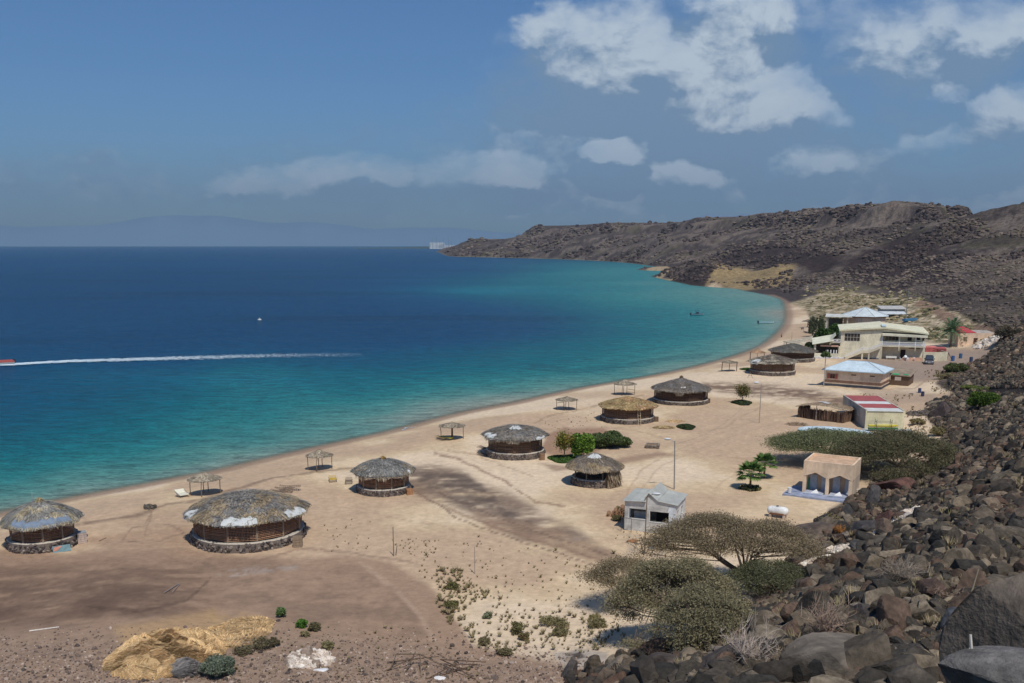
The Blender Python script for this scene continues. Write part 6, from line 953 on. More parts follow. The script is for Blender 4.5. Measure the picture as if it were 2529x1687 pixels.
# 4b flat thatched shed
t = frame_at('thatched_shed', "low square shed of sticks with a sagging flat thatch roof", 'shed', 1832, 958, .72, -.69); W, Dp, H = 7.6, 3.8, 1.75; r = np.random.default_rng(31)
def f(m):
    for k in range(140):
        x = r.uniform(0, W); m.tube([x, r.normal(0, .05), 0], [x+r.normal(0, .06), r.normal(0, .05), H+r.uniform(-.25, .1)], .035, None, 4, pick(r, [c8(110,86,70), c8(90,70,58), c8(130,106,86)], 1)[0], False)
    for k in range(120):
        y = r.uniform(0, Dp); 
        for X_ in (0, W): m.tube([X_+r.normal(0, .05), y, 0], [X_+r.normal(0, .05), y, H+r.uniform(-.25, .1)], .035, None, 4, pick(r, [c8(110,86,70), c8(90,70,58), c8(130,106,86)], 1)[0], False)
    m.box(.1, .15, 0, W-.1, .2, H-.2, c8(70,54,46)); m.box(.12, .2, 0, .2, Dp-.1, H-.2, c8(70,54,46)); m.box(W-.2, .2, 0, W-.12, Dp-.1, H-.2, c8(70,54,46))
part('stick_wall', 'wood', t, f)
def f(m):
    n = 5200; x = r.uniform(-.35, W+.35, n); y = r.uniform(-.35, Dp+.3, n); hole = (x > W*.62) & (y < Dp*.34); x = x[~hole]; y = y[~hole]; n = len(x); z = H+.06+.55*np.sin(pi*np.clip(x/W, 0, 1))**.8+.12*vn2(x, y, 4); sg = np.where(r.random(n) < .7, 1, -1)*1.; d = np.stack([r.normal(0, .12, n), -sg*.3, -.04*np.ones(n)], -1)*1.2; w = np.stack([np.full(n, .04), 0*x, 0*x], -1); c = np.stack([x, y, z], -1); m.add(np.stack([c-w, c+w, c+w+d, c-w+d], 1).reshape(-1, 3), np.arange(4*n).reshape(-1, 4), pick(r, [c8(158,136,112), c8(176,154,126), c8(140,118,98), c8(150,132,112)], n, .12))
    g = np.linspace(0, 1, 15)
    V = [[W*a, Dp*b_, H+.03+.55*sin(pi*a)**.8] for a in g for b_ in g]; m.add(V, [[i*15+j, (i+1)*15+j, (i+1)*15+j+1, i*15+j+1] for i in range(14) for j in range(14) if not (g[i] > .62 and g[j] < .3)], c8(128,108,90))
part('thatched_roof', 'thatch', t, f); part('roof_poles', 'wood', t, lambda m: ([m.tube([W*a, -.3, H+.1+.55*sin(pi*min(a, 1))**.8], [W*a, Dp*.4, H+.14+.55*sin(pi*min(a, 1))**.8], .05, None, 5, c8(180,164,140)) for a in (.66, .74, .82, .9, .97)], [m.tube([W*.6, y, H+.62], [W+.2, y, H+.12], .05, None, 5, c8(180,164,140)) for y in (.3, .9, 1.6)], m.tube([0, -.3, H+.1], [0, Dp, H+.15], .05, None, 5, c8(190,172,146))))
part('plastic_patch', 'cloth', t, lambda m: (m.poly([[1.8, 2.4, H+.66], [3.0, 2.4, H+.76], [3.2, 3.4, H+.76], [2.0, 3.3, H+.68]], c8(200,196,190), .02), m.poly([[3.3, 1.4, H+.8], [4.3, 1.5, H+.74], [4.2, 2.5, H+.76], [3.4, 2.4, H+.84]], c8(196,190,184), .02))); part('corner_post', 'wood', t, lambda m: m.tube([W*.42, -.2, 0], [W*.42, -.2, H+.5], .06, None, 6, c8(176,164,150)))
strawheap('branch_litter', "loose dry branches on the sand in front of the thatched shed", 1828, 975, 26, .12, 260, [c8(150,128,104), c8(120,100,82)], 12, 'branches', .8, L=1.1)
# 4 beige house, pale blue hip roof
t = frame_at('beige_house', "beige house with pale blue hipped metal roof and red shutters", 'house', 1893, 886, .84, -.54); W, Dp, H = 10.6, 7.4, 3.3; bc_ = c8(224,200,174)
part('walls', 'plaster', t, lambda m: (m.wall(W, H, .2, [(.9, 1.55, 1.9, 2.5), (4.9, 2.35, 5.9, 2.65), (8.4, 2.35, 9.4, 2.65)], bc_), m.wall(Dp-.2, H, .2, [], bc_, y0=.201, along='y'), m.wall(Dp-.2, H, .2, [], bc_, x0=W-.2, y0=.201, along='y'), m.box(.21, Dp-.2, 0, W-.21, Dp, H-.01, bc_)))
part('plinth', 'dirtypaint', t, lambda m: (m.box(-.04, -.05, -.4, W+.04, Dp, .55, c8(70,74,82)),)); part('brown_band', 'dirtypaint', t, lambda m: (m.box(-.03, -.035, .8, W+.03, Dp-.02, 1.32, c8(126,98,82)), m.box(-.045, -.055, .551, W+.045, Dp-.03, .66, c8(196,178,156))))
win(t, .9, 1.55, 1.9, 2.5, -.01, fc=c8(150,84,62), nx=2)
for x in (.38, 1.92): part('shutter', 'paint', t, lambda m, x=x: m.box(x, -.09, 1.5, x+.48, -.045, 2.52, c8(166,92,70)))
for x in (4.9, 8.4): win(t, x, 2.35, x+1, 2.65, -.005, fc=c8(180,160,138), name='vent_window')
def f(m):
    e = .55; z = H; a = [-e, -e, z]; b_ = [W+e, -e, z]; c_ = [W+e, Dp+e, z]; d = [-e, Dp+e, z]; r1 = [W*.30, Dp/2, z+1.55]; r2 = [W*.66, Dp/2, z+1.55]; col = c8(206,222,228)
    m.add([a, b_, r2, r1, c_, d], [[0, 1, 2, 3], [1, 4, 2], [4, 5, 3, 2], [5, 0, 3]], col); m.add([a, b_, c_, d], [[3, 2, 1, 0]], c8(150,140,130))
part('roof', 'sheet', t, f); part('gutter', 'paint', t, lambda m: (m.box(-.6, -.62, H-.16, W+.6, -.552, H+.02, c8(186,206,216)), m.box(W+.552, -.55, H-.16, W+.62, Dp+.5, H+.02, c8(186,206,216)))); part('ridge_caps', 'paint', t, lambda m: [m.tube(a, b_, .06, None, 5, c8(160,170,176)) for a, b_ in [([-.55, -.55, H+.02], [W*.3, Dp/2, H+1.57]), ([W+.55, -.55, H+.02], [W*.66, Dp/2, H+1.57]), ([W*.3, Dp/2, H+1.57], [W*.66, Dp/2, H+1.57]), ([W+.55, Dp+.55, H+.02], [W*.66, Dp/2, H+1.57])]])
t = frame_at('lean_to', "dark stick lean to with green sheet on its roof behind the beige house", 'lean-to', 2043, 884, .84, -.54); part('stick_wall', 'wood', t, lambda m: (m.wall(3.4, 2.0, .1, [(.8, .9, 2.0, 1.7)], c8(104,84,68)), m.wall(4.8, 2.0, .1, [], c8(104,84,68), x0=3.3, y0=.11, along='y'))); part('roof', 'thatch', t, lambda m: m.poly([[-1.2, -.3, 2.1], [3.8, -.3, 2.0], [3.8, 6.2, 2.7], [-1.2, 6.2, 2.8]], c8(150,134,116), .12)); part('green_sheet', 'cloth', t, lambda m: (m.poly([[.3, -.2, 2.16], [1.6, -.2, 2.14], [1.5, .9, 2.27], [.2, .8, 2.28]], c8(70,166,112), .03), m.poly([[2.2, .2, 2.17], [3.3, .1, 2.15], [3.2, .8, 2.24], [2.4, .9, 2.25]], c8(60,156,104), .03)))
# 5 big cream house
t = frame_at('cream_house', "large two storey cream house with outside stairs and balcony", 'house', 1927, 823, .96, -.27); W, Dp, H = 19.2, 11, 6.9; cc = c8(228,218,190); x1 = 9.3
def f(m):
    m.wall(x1, H, .25, [(.8, 4.2, 4.4, 6.1)], cc); m.wall(Dp-.25, H, .25, [], cc, y0=.251, along='y'); m.box(x1-.25, .251, 3.3, x1, 2.4, H, cc)
    m.wall(W-x1, H, .25, [(1.0, 4.4, 4.0, 5.8), (6.0, 4.4, 7.0, 5.6), (8.0, 4.6, 8.9, 5.7), (9.3, 4.5, 9.8, 5.6)], cc, x0=x1+.001, y0=2.4); m.wall(Dp-2.7, H, .25, [], cc, x0=W-.25, y0=2.651, along='y'); m.box(.26, Dp-.25, 0, W-.26, Dp, H-.02, cc)
    m.box(x1-.25, .251, -.2, x1, 2.4, 3.298, cc)
    V = np.array([[0, 0, H+.001], [W, 0, H-.5], [W*.5, 0, H+.9]]); m.add(np.concatenate([V, V+[0, .22, 0]]), [[0, 1, 2], [5, 4, 3], [0, 3, 4, 1], [1, 4, 5, 2], [2, 5, 3, 0]], cc)
part('walls', 'plaster', t, f)
def f(m):
    e = .45; c = c8(232,226,192); z0 = H+.02; zp = H+.85; zr = H-.38
    for (a, za, b_, zb_) in [(-e, z0, W*.5, zp), (W*.5, zp, W+e, zr)]: m.poly([[a, -.55, za], [b_, -.55, zb_], [b_, Dp+.5, zb_+.55], [a, Dp+.5, za+.35]], c, .12)
    m.poly([[-e, -.56, z0-.32], [W*.5, -.56, zp-.32], [W*.5, -.56, zp-.02], [-e, -.56, z0-.02]], c, .04); m.poly([[W*.5, -.56, zp-.32], [W+e, -.56, zr-.32], [W+e, -.56, zr-.02], [W*.5, -.56, zp-.02]], c, .04)
part('roof', 'sheet', t, f); part('ridge_sheet', 'paint', t, lambda m: m.box(W*.5-.5, -.5, H+1.0, W*.5+.5, 3.5, H+1.24, c8(206,224,228)))
win(t, .8, 4.2, 4.4, 6.1, 0, nx=5, nz=2, gc=c8(70,64,56)); win(t, x1+1.0, 4.4, x1+4.0, 5.8, 2.4, nx=4, gc=c8(70,60,48), fc=c8(170,160,140)); win(t, x1+6.0, 4.4, x1+7, 5.6, 2.4, fc=c8(150,110,84)); win(t, x1+8, 4.6, x1+8.9, 5.7, 2.4); win(t, x1+9.3, 4.5, x1+9.8, 5.6, 2.4, fc=c8(110,84,66))
part('balcony_floor', 'plaster', t, lambda m: (m.box(x1+.002, -.1, 3.1, W, 2.39, 3.35, c8(222,214,190)),))
part('awning', 'sheet', t, lambda m: (m.poly([[x1, -.6, 6.25], [W+.2, -.6, 5.95], [W+.2, 2.35, 6.42], [x1, 2.35, 6.62]], c8(232,228,204), .05), m.poly([[x1, -.62, 5.75], [W+.2, -.62, 5.45], [W+.2, -.62, 5.95], [x1, -.62, 6.25]], c8(228,222,198), .04)))
for x in (x1+.15, x1+4.0, x1+7.6, W-.2): part('column', 'paint', t, lambda m, x=x: m.box(x-.11, -.05, 3.351, x+.11, .17, 6.0, c8(232,228,222)))
for x in (x1+.1, W-.3): part('ground_column', 'plaster', t, lambda m, x=x: m.box(x-.2, -.05, -.1, x+.2, .35, 3.099, c8(214,204,180)))
for x in (x1+4, x1+7.6): part('bracket', 'plaster', t, lambda m, x=x: m.poly([[x-.12, -.02, 3.09], [x+.12, -.02, 3.09], [x+.08, -.02, 2.2], [x-.08, -.02, 2.2]], c8(222,212,186), .35))
def balus(m, p0, p1, n, h=.85):
    p0 = np.array(p0, float); p1 = np.array(p1, float); m.tube(p0+[0, 0, h], p1+[0, 0, h], .07, None, 6, c8(232,228,214)); m.tube(p0+[0, 0, .1], p1+[0, 0, .1], .05, None, 6, c8(226,222,210))
    for k in range(n+1): q = p0+(p1-p0)*k/n; m.path([q+[0, 0, .1], q+[0, 0, .35], q+[0, 0, .6], q+[0, 0, h]], [.05, .085, .045, .05], 5, c8(232,232,236))
part('balustrade', 'paint', t, lambda m: balus(m, [x1+.1, -.02, 3.35], [W-.1, -.02, 3.35], 46))
def f(m):
    c = c8(216,206,180)
    for (xa, za, xb, zb_) in [(1.2, 0, 5.0, 1.95), (5.0, 1.95, 6.6, 1.95), (6.6, 1.95, x1, 3.3)]:
        n = max(1, int((xb-xa)/.3))
        for k in range(n): a = xa+(xb-xa)*k/n; b_ = xa+(xb-xa)*(k+1)/n-.002; z = za+(zb_-za)*(k+1)/n; m.box(a, -1.5, z-.32, b_, -.12, z, c)
    V = [[1.2, -1.56, -.2], [5.0, -1.56, 1.6], [6.6, -1.56, 1.6], [x1, -1.56, 2.9], [x1, -1.56, 3.4], [6.6, -1.56, 2.25], [5.0, -1.56, 2.25], [1.2, -1.56, .35]]; m.add(V, [[0, 1, 6, 7], [1, 2, 5, 6], [2, 3, 4, 5]], c); m.box(4.9, -1.5, -.1, 5.25, -1.1, 1.6, c); m.box(6.4, -1.5, -.1, 6.75, -1.1, 1.6, c)
part('staircase', 'plaster', t, f); part('stair_rail', 'paint', t, lambda m: (balus(m, [1.2, -1.52, .35], [5, -1.52, 2.25], 18, .7), balus(m, [5, -1.52, 2.25], [6.6, -1.52, 2.25], 7, .7), balus(m, [6.6, -1.52, 2.25], [x1, -1.52, 3.4], 13, .7)))
part('door', 'wood', t, lambda m: m.box(14.0, 2.33, 0, 15.1, 2.395, 2.25, c8(52,40,34))); part('air_conditioner', 'paint', t, lambda m: (m.box(7.6, 2.05, .9, 8.8, 2.39, 1.7, c8(214,212,206)), m.tube([8.1, 2.04, 1.3], [8.1, 2.03, 1.3], .28, None, 14, c8(90,90,90)))); part('vent_strip', 'paint', t, lambda m: m.box(15.8, 2.34, 2.55, 18.4, 2.395, 2.8, c8(120,112,98)))
part('plinth', 'dirtypaint', t, lambda m: (m.box(-6.2, -.9, -.35, 1.0, -.12, .28, c8(208,208,214)), m.box(1.01, -.11, -.35, x1-.3, -.02, .35, c8(120,122,130)), m.box(x1+.3, 2.3, -.3, W-.4, 2.39, .25, c8(212,176,150))))
# left veranda wing
def f(m):
    m.box(-6.0, -.3, 0, -5.6, .1, 3.3, cc); m.box(-6.0, 5.6, 0, -5.6, 6, 3.3, cc); m.box(-.35, -.31, 0, -.01, .1, 2.9, cc); m.box(-6, -.28, .0, -.36, -.08, 1.15, c8(220,214,190)); m.box(-6, 6.01, 0, -.01, 6.2, 3.4, cc); m.box(-2.3, 1.0, 3.5, -.01, 5, 3.7, cc)
    m.box(-4.6, -.1, 2.75, -.4, .1, 3.1, c8(206,166,146))
part('veranda_walls', 'plaster', t, f); part('veranda_roof', 'sheet', t, lambda m: (m.poly([[-6.5, -.8, 3.3], [-1.6, -.8, 4.3], [-1.6, 6.4, 5.2], [-6.5, 6.4, 4.2]], c8(232,228,200), .1), m.poly([[-2.2, -.1, 4.45], [-1.2, -.1, 5.6], [-1.2, 4, 5.9], [-2.2, 4, 4.9]], c8(230,226,198), .08))); part('veranda_balusters', 'paint', t, lambda m: ([m.box(x, -.26, 1.151, x+.22, -.1, 2.0, c8(228,228,226)) for x in (-2.9, -2.2, -1.5, -.9)], balus(m, [-2.3, 0, 3.7], [-.1, 0, 3.7], 9)))
part('interior_shade_panel', 'plaster', t, lambda m: m.box(-5.5, 3.0, .3, -.5, 3.1, 3.0, c8(70,68,62)))  # dark-coloured panel painted as the shade within the veranda
# yard things at the house
t = frame_at('garden_wall', "low cream wall with pinkish left end right of the cream house", 'wall', 2118, 829, .99, -.1); part('wall', 'plaster', t, lambda m: (m.box(0, 0, -.3, 5.6, .2, 2.1, c8(212,204,176)), m.box(-4.6, .05, -.3, -.001, .22, .75, c8(222,176,148)), m.box(5.4, .201, -.3, 5.6, 4.5, 2.1, c8(206,196,170))))
t = frame_at('truck_body', "faded red truck body parked behind the garden wall", 'truck', 2122, 822, .99, -.1); 
def f(m): m.box(0, .8, .7, 3.0, 3.0, 2.5, c8(184,96,92)); m.poly([[0, .78, 2.502], [3, .78, 2.502], [2.8, 1.5, 2.85], [.2, 1.5, 2.85]], c8(196,120,114), .05)
part('cab', 'dirtypaint', t, f); part('load_bed', 'dirtypaint', t, lambda m: (m.box(3.05, 1.2, .9, 5.4, 2.6, 2.2, c8(150,80,76)), m.poly([[3.05, 1.2, 2.202], [5.4, 1.2, 2.202], [5.2, 2.5, 2.5], [3.2, 2.5, 2.5]], c8(170,92,88), .05)))
for x in (.8, 4.8): part('wheel', 'paint', t, lambda m, x=x: m.tube([x, .7, .45], [x, 1.0, .45], .45, None, 14, c8(40,38,38)))
t = frame_at('scrap_frame', "dark wooden scrap frame leaning right of the red truck body", 'scrap frame', 2152, 826, .99, -.1); part('bars', 'wood', t, lambda m: [m.tube(a, b_, .07, None, 5, c8(80,62,52)) for a, b_ in [([-1, .5, 2.6], [2.6, .5, 1.6]), ([-1, .5, 2.2], [2.2, .4, 1.3]), ([2.4, .4, 0], [2.6, .5, 1.7]), ([1.2, .3, 0], [1.4, .5, 1.9]), ([.2, .8, 0], [0, .5, 2.4]), ([2.6, .5, 1.6], [3.4, .3, 0])]])
# dark off-road car, front towards us
p = G(2133, 835); t = thing('parked_car', "black off road car parked facing the viewer by the garden wall", 'car', p, 0); t.rotation_euler = (0, 0, -.38)
def loft(m, prof, hw, col, inset=.0):
    """profile in (y,z); body width 2*hw, slightly tucked at the top"""
    n = len(prof); k = lambda z: hw-(.0 if z < .95 else (z-.95)*.22); V = [[-k(z), y, z] for y, z in prof]+[[k(z), y, z] for y, z in prof]; m.add(V, [list(range(n))[::-1], list(range(n, 2*n))]+[[i, (i+1) % n, n+(i+1) % n, n+i] for i in range(n)], col)
part('body', 'paint', t, lambda m: loft(m, [(-2.3, .38), (2.3, .38), (2.32, .9), (2.25, 1.12), (-.95, 1.12), (-2.15, 1.02), (-2.32, .85)], .93, c8(34,35,40))); part('cabin', 'paint', t, lambda m: loft(m, [(-.95, 1.122), (2.2, 1.122), (2.05, 1.8), (-.2, 1.82)], .9, c8(28,29,34)))
part('windscreen', 'glass', t, lambda m: m.poly([[-.76, -.91, 1.17], [.76, -.91, 1.17], [.64, -.28, 1.76], [-.64, -.28, 1.76]], c8(60,68,76), .02)); part('side_glass', 'glass', t, lambda m: [m.box(s*.83-.045, -.2, 1.25, s*.83+.045, 1.9, 1.7, c8(60,66,74)) for s in (-1, 1)])
part('grille', 'metal', t, lambda m: (m.box(-.5, -2.37, .6, .5, -2.325, .88, c8(170,174,180)), m.box(-.9, -2.42, .34, .9, -2.33, .55, c8(150,154,160)))); part('number_plate', 'paint', t, lambda m: m.box(-.26, -2.45, .4, .26, -2.425, .5, c8(220,220,214)))
for s in (-1, 1):
    part('headlight', 'glass', t, lambda m, s=s: m.box(s*.7-.16, -2.36, .64, s*.7+.16, -2.30, .84, c8(220,226,232))); part('mirror', 'paint', t, lambda m, s=s: m.box(s*1.05-.1, -.85, 1.1, s*1.05+.1, -.72, 1.32, c8(50,52,58)))
    for y in (-1.5, 1.45): wh = part('wheel', 'paint', t, lambda m, s=s, y=y: m.tube([s*.72, y, .38], [s*.96, y, .38], .38, None, 16, c8(30,30,32))); part('rim', 'metal', wh, lambda m, s=s, y=y: m.tube([s*.961, y, .38], [s*.975, y, .38], .2, None, 12, c8(150,152,156)))
# barrels
def barrel(label, u, v, col, sc=1., dent=0):
    p = G(u, v); t = thing('oil_drum', label, 'drum', p, 0, 'drums standing around the yard'); R, H_ = .32*sc, .95*sc; part('drum', 'paint', t, lambda m: m.path([[0, 0, z] for z in (0, .02, H_*.32, H_*.34, H_*.36, H_*.64, H_*.66, H_*.68, H_-.02, H_)], [R*.97, R, R, R*1.05, R, R, R*1.05, R, R, R*.97], 14, col)); part('lid', 'metal', t, lambda m: m.tube([0, 0, H_], [0, 0, H_+.02], R*.85, None, 14, np.array(col)*.6)); return t
barrel("bright blue drum with white stripe right of the garden wall", 2187, 829, c8(44,92,146), 1.25); barrel("blue drum set back between the other two near the small red roofed house", 2205, 823, c8(50,94,140), 1.2); barrel("dark navy drum nearest the upper black rocks", 2229, 831, c8(58,70,100), 1.15); barrel("dark blue drum alone on the sand behind the striped roof building", 2111, 902, c8(50,62,110), .9); barrel("dark navy drum in front of the lone dark blue one", 2118, 910, c8(48,56,84), .9)
# plastic table and chairs
p = G(2078, 828); t = thing('garden_table', "white plastic table with dome cover before the cream house", 'table', p, -.3); part('top', 'paint', t, lambda m: m.tube([0, 0, .72], [0, 0, .76], .6, None, 18, c8(232,232,230))); [part('leg', 'paint', t, lambda m, a=a: m.tube([cos(a)*.4, sin(a)*.4, 0], [cos(a)*.35, sin(a)*.35, .72], .04, None, 5, c8(228,228,226))) for a in (.8, 2.4, 3.9, 5.5)]
V, F = ico(3); part('dome_cover', 'paint', t, lambda m: m.add(np.where(V[:, 2:3] < 0, V*[1, 1, 0], V)*[.42, .42, .5]+[0, 0, .77], F, c8(236,236,234)), True)
def chair(label, x, y, rz, c=c8(230,230,228)):
    t = thing('plastic_chair', label, 'chair', (x, y, gz(x, y)), rz, 'white plastic chairs'); part('seat', 'paint', t, lambda m: m.box(-.23, -.22, .42, .23, .22, .46, c)); part('backrest', 'paint', t, lambda m: m.box(-.22, .2, .46, .22, .24, .88, c)); [part('leg', 'paint', t, lambda m, a=a, b_=b_: m.tube([a*.2, b_*.2, 0], [a*.2, b_*.19, .42], .025, None, 4, c)) for a in (-1, 1) for b_ in (-1, 1)]
chair("white plastic chair left of the dome covered table", p[0]-1.1, p[1]-.1, 1.5); chair("white plastic chair in front of the dome covered table", p[0]+.1, p[1]-1.0, 3.1); q = G(2098, 829); chair("white plastic chair alone between table and black car", q[0], q[1], -.4)
p = G(2046, 826); t = thing('white_bench', "white bench against the cream house ground floor wall", 'bench', p, -.27); part('seat', 'paint', t, lambda m: m.box(-1.2, -.2, .42, 1.2, .2, .48, c8(222,218,206))); part('backrest', 'paint', t, lambda m: m.box(-1.2, .18, .5, 1.2, .22, .85, c8(222,218,206))); [part('leg', 'paint', t, lambda m, x=x: m.box(x-.05, -.18, 0, x+.05, .18, .42, c8(210,204,190))) for x in (-1, 1)]
# 6 round house
p = G(1998, 768); t = thing('octagonal_house', "eight sided beige house with pale metal roof behind the big cream house", 'house', p+[0, 6, 2.3], -.35); R8 = 7.2; H = 3.2
a8 = np.arange(8)*pi/4+pi/8; part('walls', 'plaster', t, lambda m: m.add([[R8*.93*cos(a), R8*.93*sin(a), z] for z in (-4, H) for a in a8], [[i, (i+1) % 8, 8+(i+1) % 8, 8+i] for i in range(8)], c8(206,180,158)))
def f(m):
    for i in range(8): a, b_ = a8[i], a8[(i+1) % 8]; m.poly([[R8*1.06*cos(a), R8*1.06*sin(a), H], [R8*1.06*cos(b_), R8*1.06*sin(b_), H], [0, 0, H+2.6]], np.array(c8(212,220,218))*(1-.05*(i % 2)), .1)
part('roof', 'sheet', t, f); part('eaves_band', 'dirtypaint', t, lambda m: m.add([[R8*.95*cos(a), R8*.95*sin(a), z] for z in (H-.4, H-.05) for a in a8], [[i, (i+1) % 8, 8+(i+1) % 8, 8+i] for i in range(8)], c8(150,104,80))); part('ridge_caps', 'paint', t, lambda m: [m.tube([R8*1.06*cos(a), R8*1.06*sin(a), H+.02], [0, 0, H+2.62], .06, None, 5, c8(140,150,156)) for a in a8])
yf = -R8*.93*cos(pi/8); win(t, -1.7, 1.3, -.4, 2.5, yf, nx=2); 
w_ = win(t, -.6, 1.3, .6, 2.5, 0, nx=2); w_.location = (R8*.93*cos(pi/8)*cos(-pi/4)+.03, R8*.93*cos(pi/8)*sin(-pi/4)-.03, 0); w_.rotation_euler = (0, 0, pi/4)
part('veranda', 'dirtypaint', t, lambda m: (m.poly([[-11.6, -6.2, 2.9], [-3.6, -7.2, 3.0], [-4.2, -2.5, 3.5], [-11.6, 1, 3.4]], c8(206,206,196), .15), [m.box(x-.2, y-.2, -3.5, x+.2, y+.2, 2.95, c8(196,190,178)) for x, y in ((-11, -5.6), (-4.9, -6.4), (-11, .2))], m.box(-10.6, -2, -3, -6.4, -1.8, 2.2, c8(80,76,72))))
# yard wall, pergola, sheds
t = frame_at('yard_wall', "low whitish wall around the yard left of the round house", 'wall', 1880, 768, .98, .1); part('wall', 'plaster', t, lambda m: (m.box(0, 0, -.3, 11, .25, 1.5, c8(206,190,168)), m.box(0, 12, -.3, 14, 12.25, 1.2, c8(206,190,168)))); part('yard_floor', 'plaster', t, lambda m: m.box(.0, .26, -.3, 13, 11.99, .12, c8(190,172,150)))
t = frame_at('thatched_pergola', "long pale thatched pergola between the beach and the cream house", 'pergola', 1822, 806, .80, .60); part('roof', 'thatch', t, lambda m: (m.poly([[0, 0, 1.9], [13, 0, 2.6], [13, 3.6, 3.0], [0, 3.6, 2.3]], c8(176,164,144), .15), m.poly([[0, -1.6, .9], [13, -1.6, 1.4], [13, 0, 2.6], [0, 0, 1.9]], c8(186,174,152), .12))); [part('post', 'wood', t, lambda m, x=x, y=y: m.tube([x, y, -.2], [x, y, 2.0], .08, None, 6, c8(150,134,116))) for x in (.3, 4, 8, 12) for y in (-1.4, 3.4)]
t = frame_at('white_shed', "small whitish flat shed behind the round house beside the mast", 'shed', 2022, 728, .99, -.1); part('walls', 'dirtypaint', t, lambda m: (m.wall(8.5, 3.0, .2, [(1.5, .8, 3.0, 1.9), (6.8, .3, 7.8, 1.4)], c8(176,174,168)), m.box(8.3, .21, -.3, 8.5, 5, 3, c8(176,174,168)), m.box(0, .21, -.3, .2, 5, 3, c8(176,174,168)), m.box(.21, 4.8, -.3, 8.29, 5, 2.99, c8(160,158,150)))); part('roof', 'sheet', t, lambda m: m.poly([[-.4, -.6, 3.1], [9.0, -.6, 3.1], [9.0, 5.6, 3.9], [-.4, 5.6, 3.9]], c8(196,192,184), .15)); part('porch', 'dirtypaint', t, lambda m: m.poly([[-1, -5, 1.5], [8, -5, 1.5], [8, -.7, 2.2], [-1, -.7, 2.2]], c8(206,210,210), .12))
p = G(2090, 739); t = thing('blue_boat_wreck', "bright blue scrap heap on the grass right of the mast", 'scrap heap', p, .3); part('hull', 'paint', t, lambda m: hull(m, 5.5, 2.2, 1.0, c8(86,150,190), c8(60,110,150)))
# 7 red roofed small house
t = frame_at('pink_house', "small pale pink house with a red roof strip at the foot of the hillside", 'house', 2198, 797, .995, -.06); W, Dp, H = 10.0, 6.5, 3.7; pc = c8(230,200,172)
part('walls', 'plaster', t, lambda m: (m.wall(W, H, .22, [(1.3, 1.5, 2.3, 2.7), (4.0, 0, 5.1, 2.4)], pc), m.wall(Dp, H+.1, .22, [], pc, y0=.221, along='y'), m.wall(Dp, H, .22, [], pc, x0=W-.22, y0=.221, along='y'), m.box(.23, Dp, 0, W-.23, Dp+.2, H, pc))); win(t, 1.3, 1.5, 2.3, 2.7, 0, nx=2, gc=c8(150,130,110), fc=c8(190,166,140)); part('door', 'wood', t, lambda m: m.box(4.05, .12, 0, 5.05, .18, 2.38, c8(92,64,50))); part('roof', 'sheet', t, lambda m: (m.poly([[-.5, -.1, H+.14], [4.6, .0, H+.12], [3.6, Dp+.6, H+1.25], [-.7, Dp+.6, H+.9]], c8(196,68,66), .12),)); part('flat_roof', 'concrete', t, lambda m: m.poly([[4.61, .23, H-.1], [W-.23, .23, H-.1], [W-.23, Dp-.01, H+.3], [4.61, Dp-.01, H+.3]], c8(176,166,156), .1))
# litter by the yard
for (u_, v_, lb, c_, s_) in [(2262, 793, "white plastic sheet crumpled by the upper black rocks", c8(224,222,216), .9), (2092, 905, "tiny dark litter left of the dark blue drums", c8(60,56,60), .35), (1454, 1245-1, "orange rag on the sand in front of the grey concrete house", c8(170,112,74), .5), (1476+20, 1249+10, "blue and white plastic litter right of the rusty lamp pole", c8(180,196,216), .35), (1947, 1219, "blue litter caught between boulders", c8(60,84,140), .4), (737, 1540, "flat white scrap of plastic near the coral stone heap", c8(226,224,222), .35), (1010, 1558, "white carton scrap at the bottom edge", c8(226,222,216), .3), (2248, 1010, "bundle of whitish rubbish among the black rocks", c8(190,190,188), .7), (1445, 1527, "small pale box by the lone dark boulder", c8(220,190,170), .2), (1800, 868, "small white bundle on the sand right of the far torn sheet hut", c8(220,216,208), .35), (1738, 943-65, "white heap of plastic below the far huts", c8(220,218,214), .4)]:
    p = G(u_, v_); mb = MB(); V, F = RK2[abs(int(u_)) % 8]; mb.add(V*[s_, s_*.7, s_*.22]+[0, 0, s_*.12], F, c_); o = mb.build('litter', MT['cloth']); o.location = p; tag(o, lb, 'litter')
# far harbour
def harbour(u, v, D, w, d, h, col, label, nw):
    c = at_D(u, v, D); mb = MB(); t = thing('harbour_building', label, 'building', (c[0], c[1], 3.5), -atan2(c[0], c[1])); part('walls', 'paint', t, lambda m: m.box(-w/2, 0, -3, w/2, d, h, col)); part('window_rows', 'glass', t, lambda m: [m.box(-w/2+w*(k+.25)/nw, -.3, z, -w/2+w*(k+.7)/nw, -.05, z+2, c8(120,140,150)) for k in range(nw) for z in np.arange(3, h-2, 4)])
harbour(1003, 566, 7000, 105, 40, 40, c8(232,232,228), "tall white block of the distant port, leftmost", 8); harbour(1027, 567, 7000, 150, 30, 22, c8(222,224,218), "long low white row of the distant port right of the tall block", 14); harbour(1016, 567, 7000, 30, 30, 31, c8(226,226,222), "narrow white block between the two larger port buildings", 3)
for k, u_ in enumerate([986, 993, 1002, 1010, 1018, 1030, 1036]):
    c = at_D(u_, 566, 6900); mb = MB(); mb.tube([0, 0, -4], [0, 0, 60+13*(k*7 % 3)], 1.3, .8, 5, c8(150,156,160)); o = mb.build('harbour_mast', MT['metal']); o.location = (c[0], c[1], 0); tag(o, "thin pale mast standing over the distant port", 'mast', 'masts over the distant port')
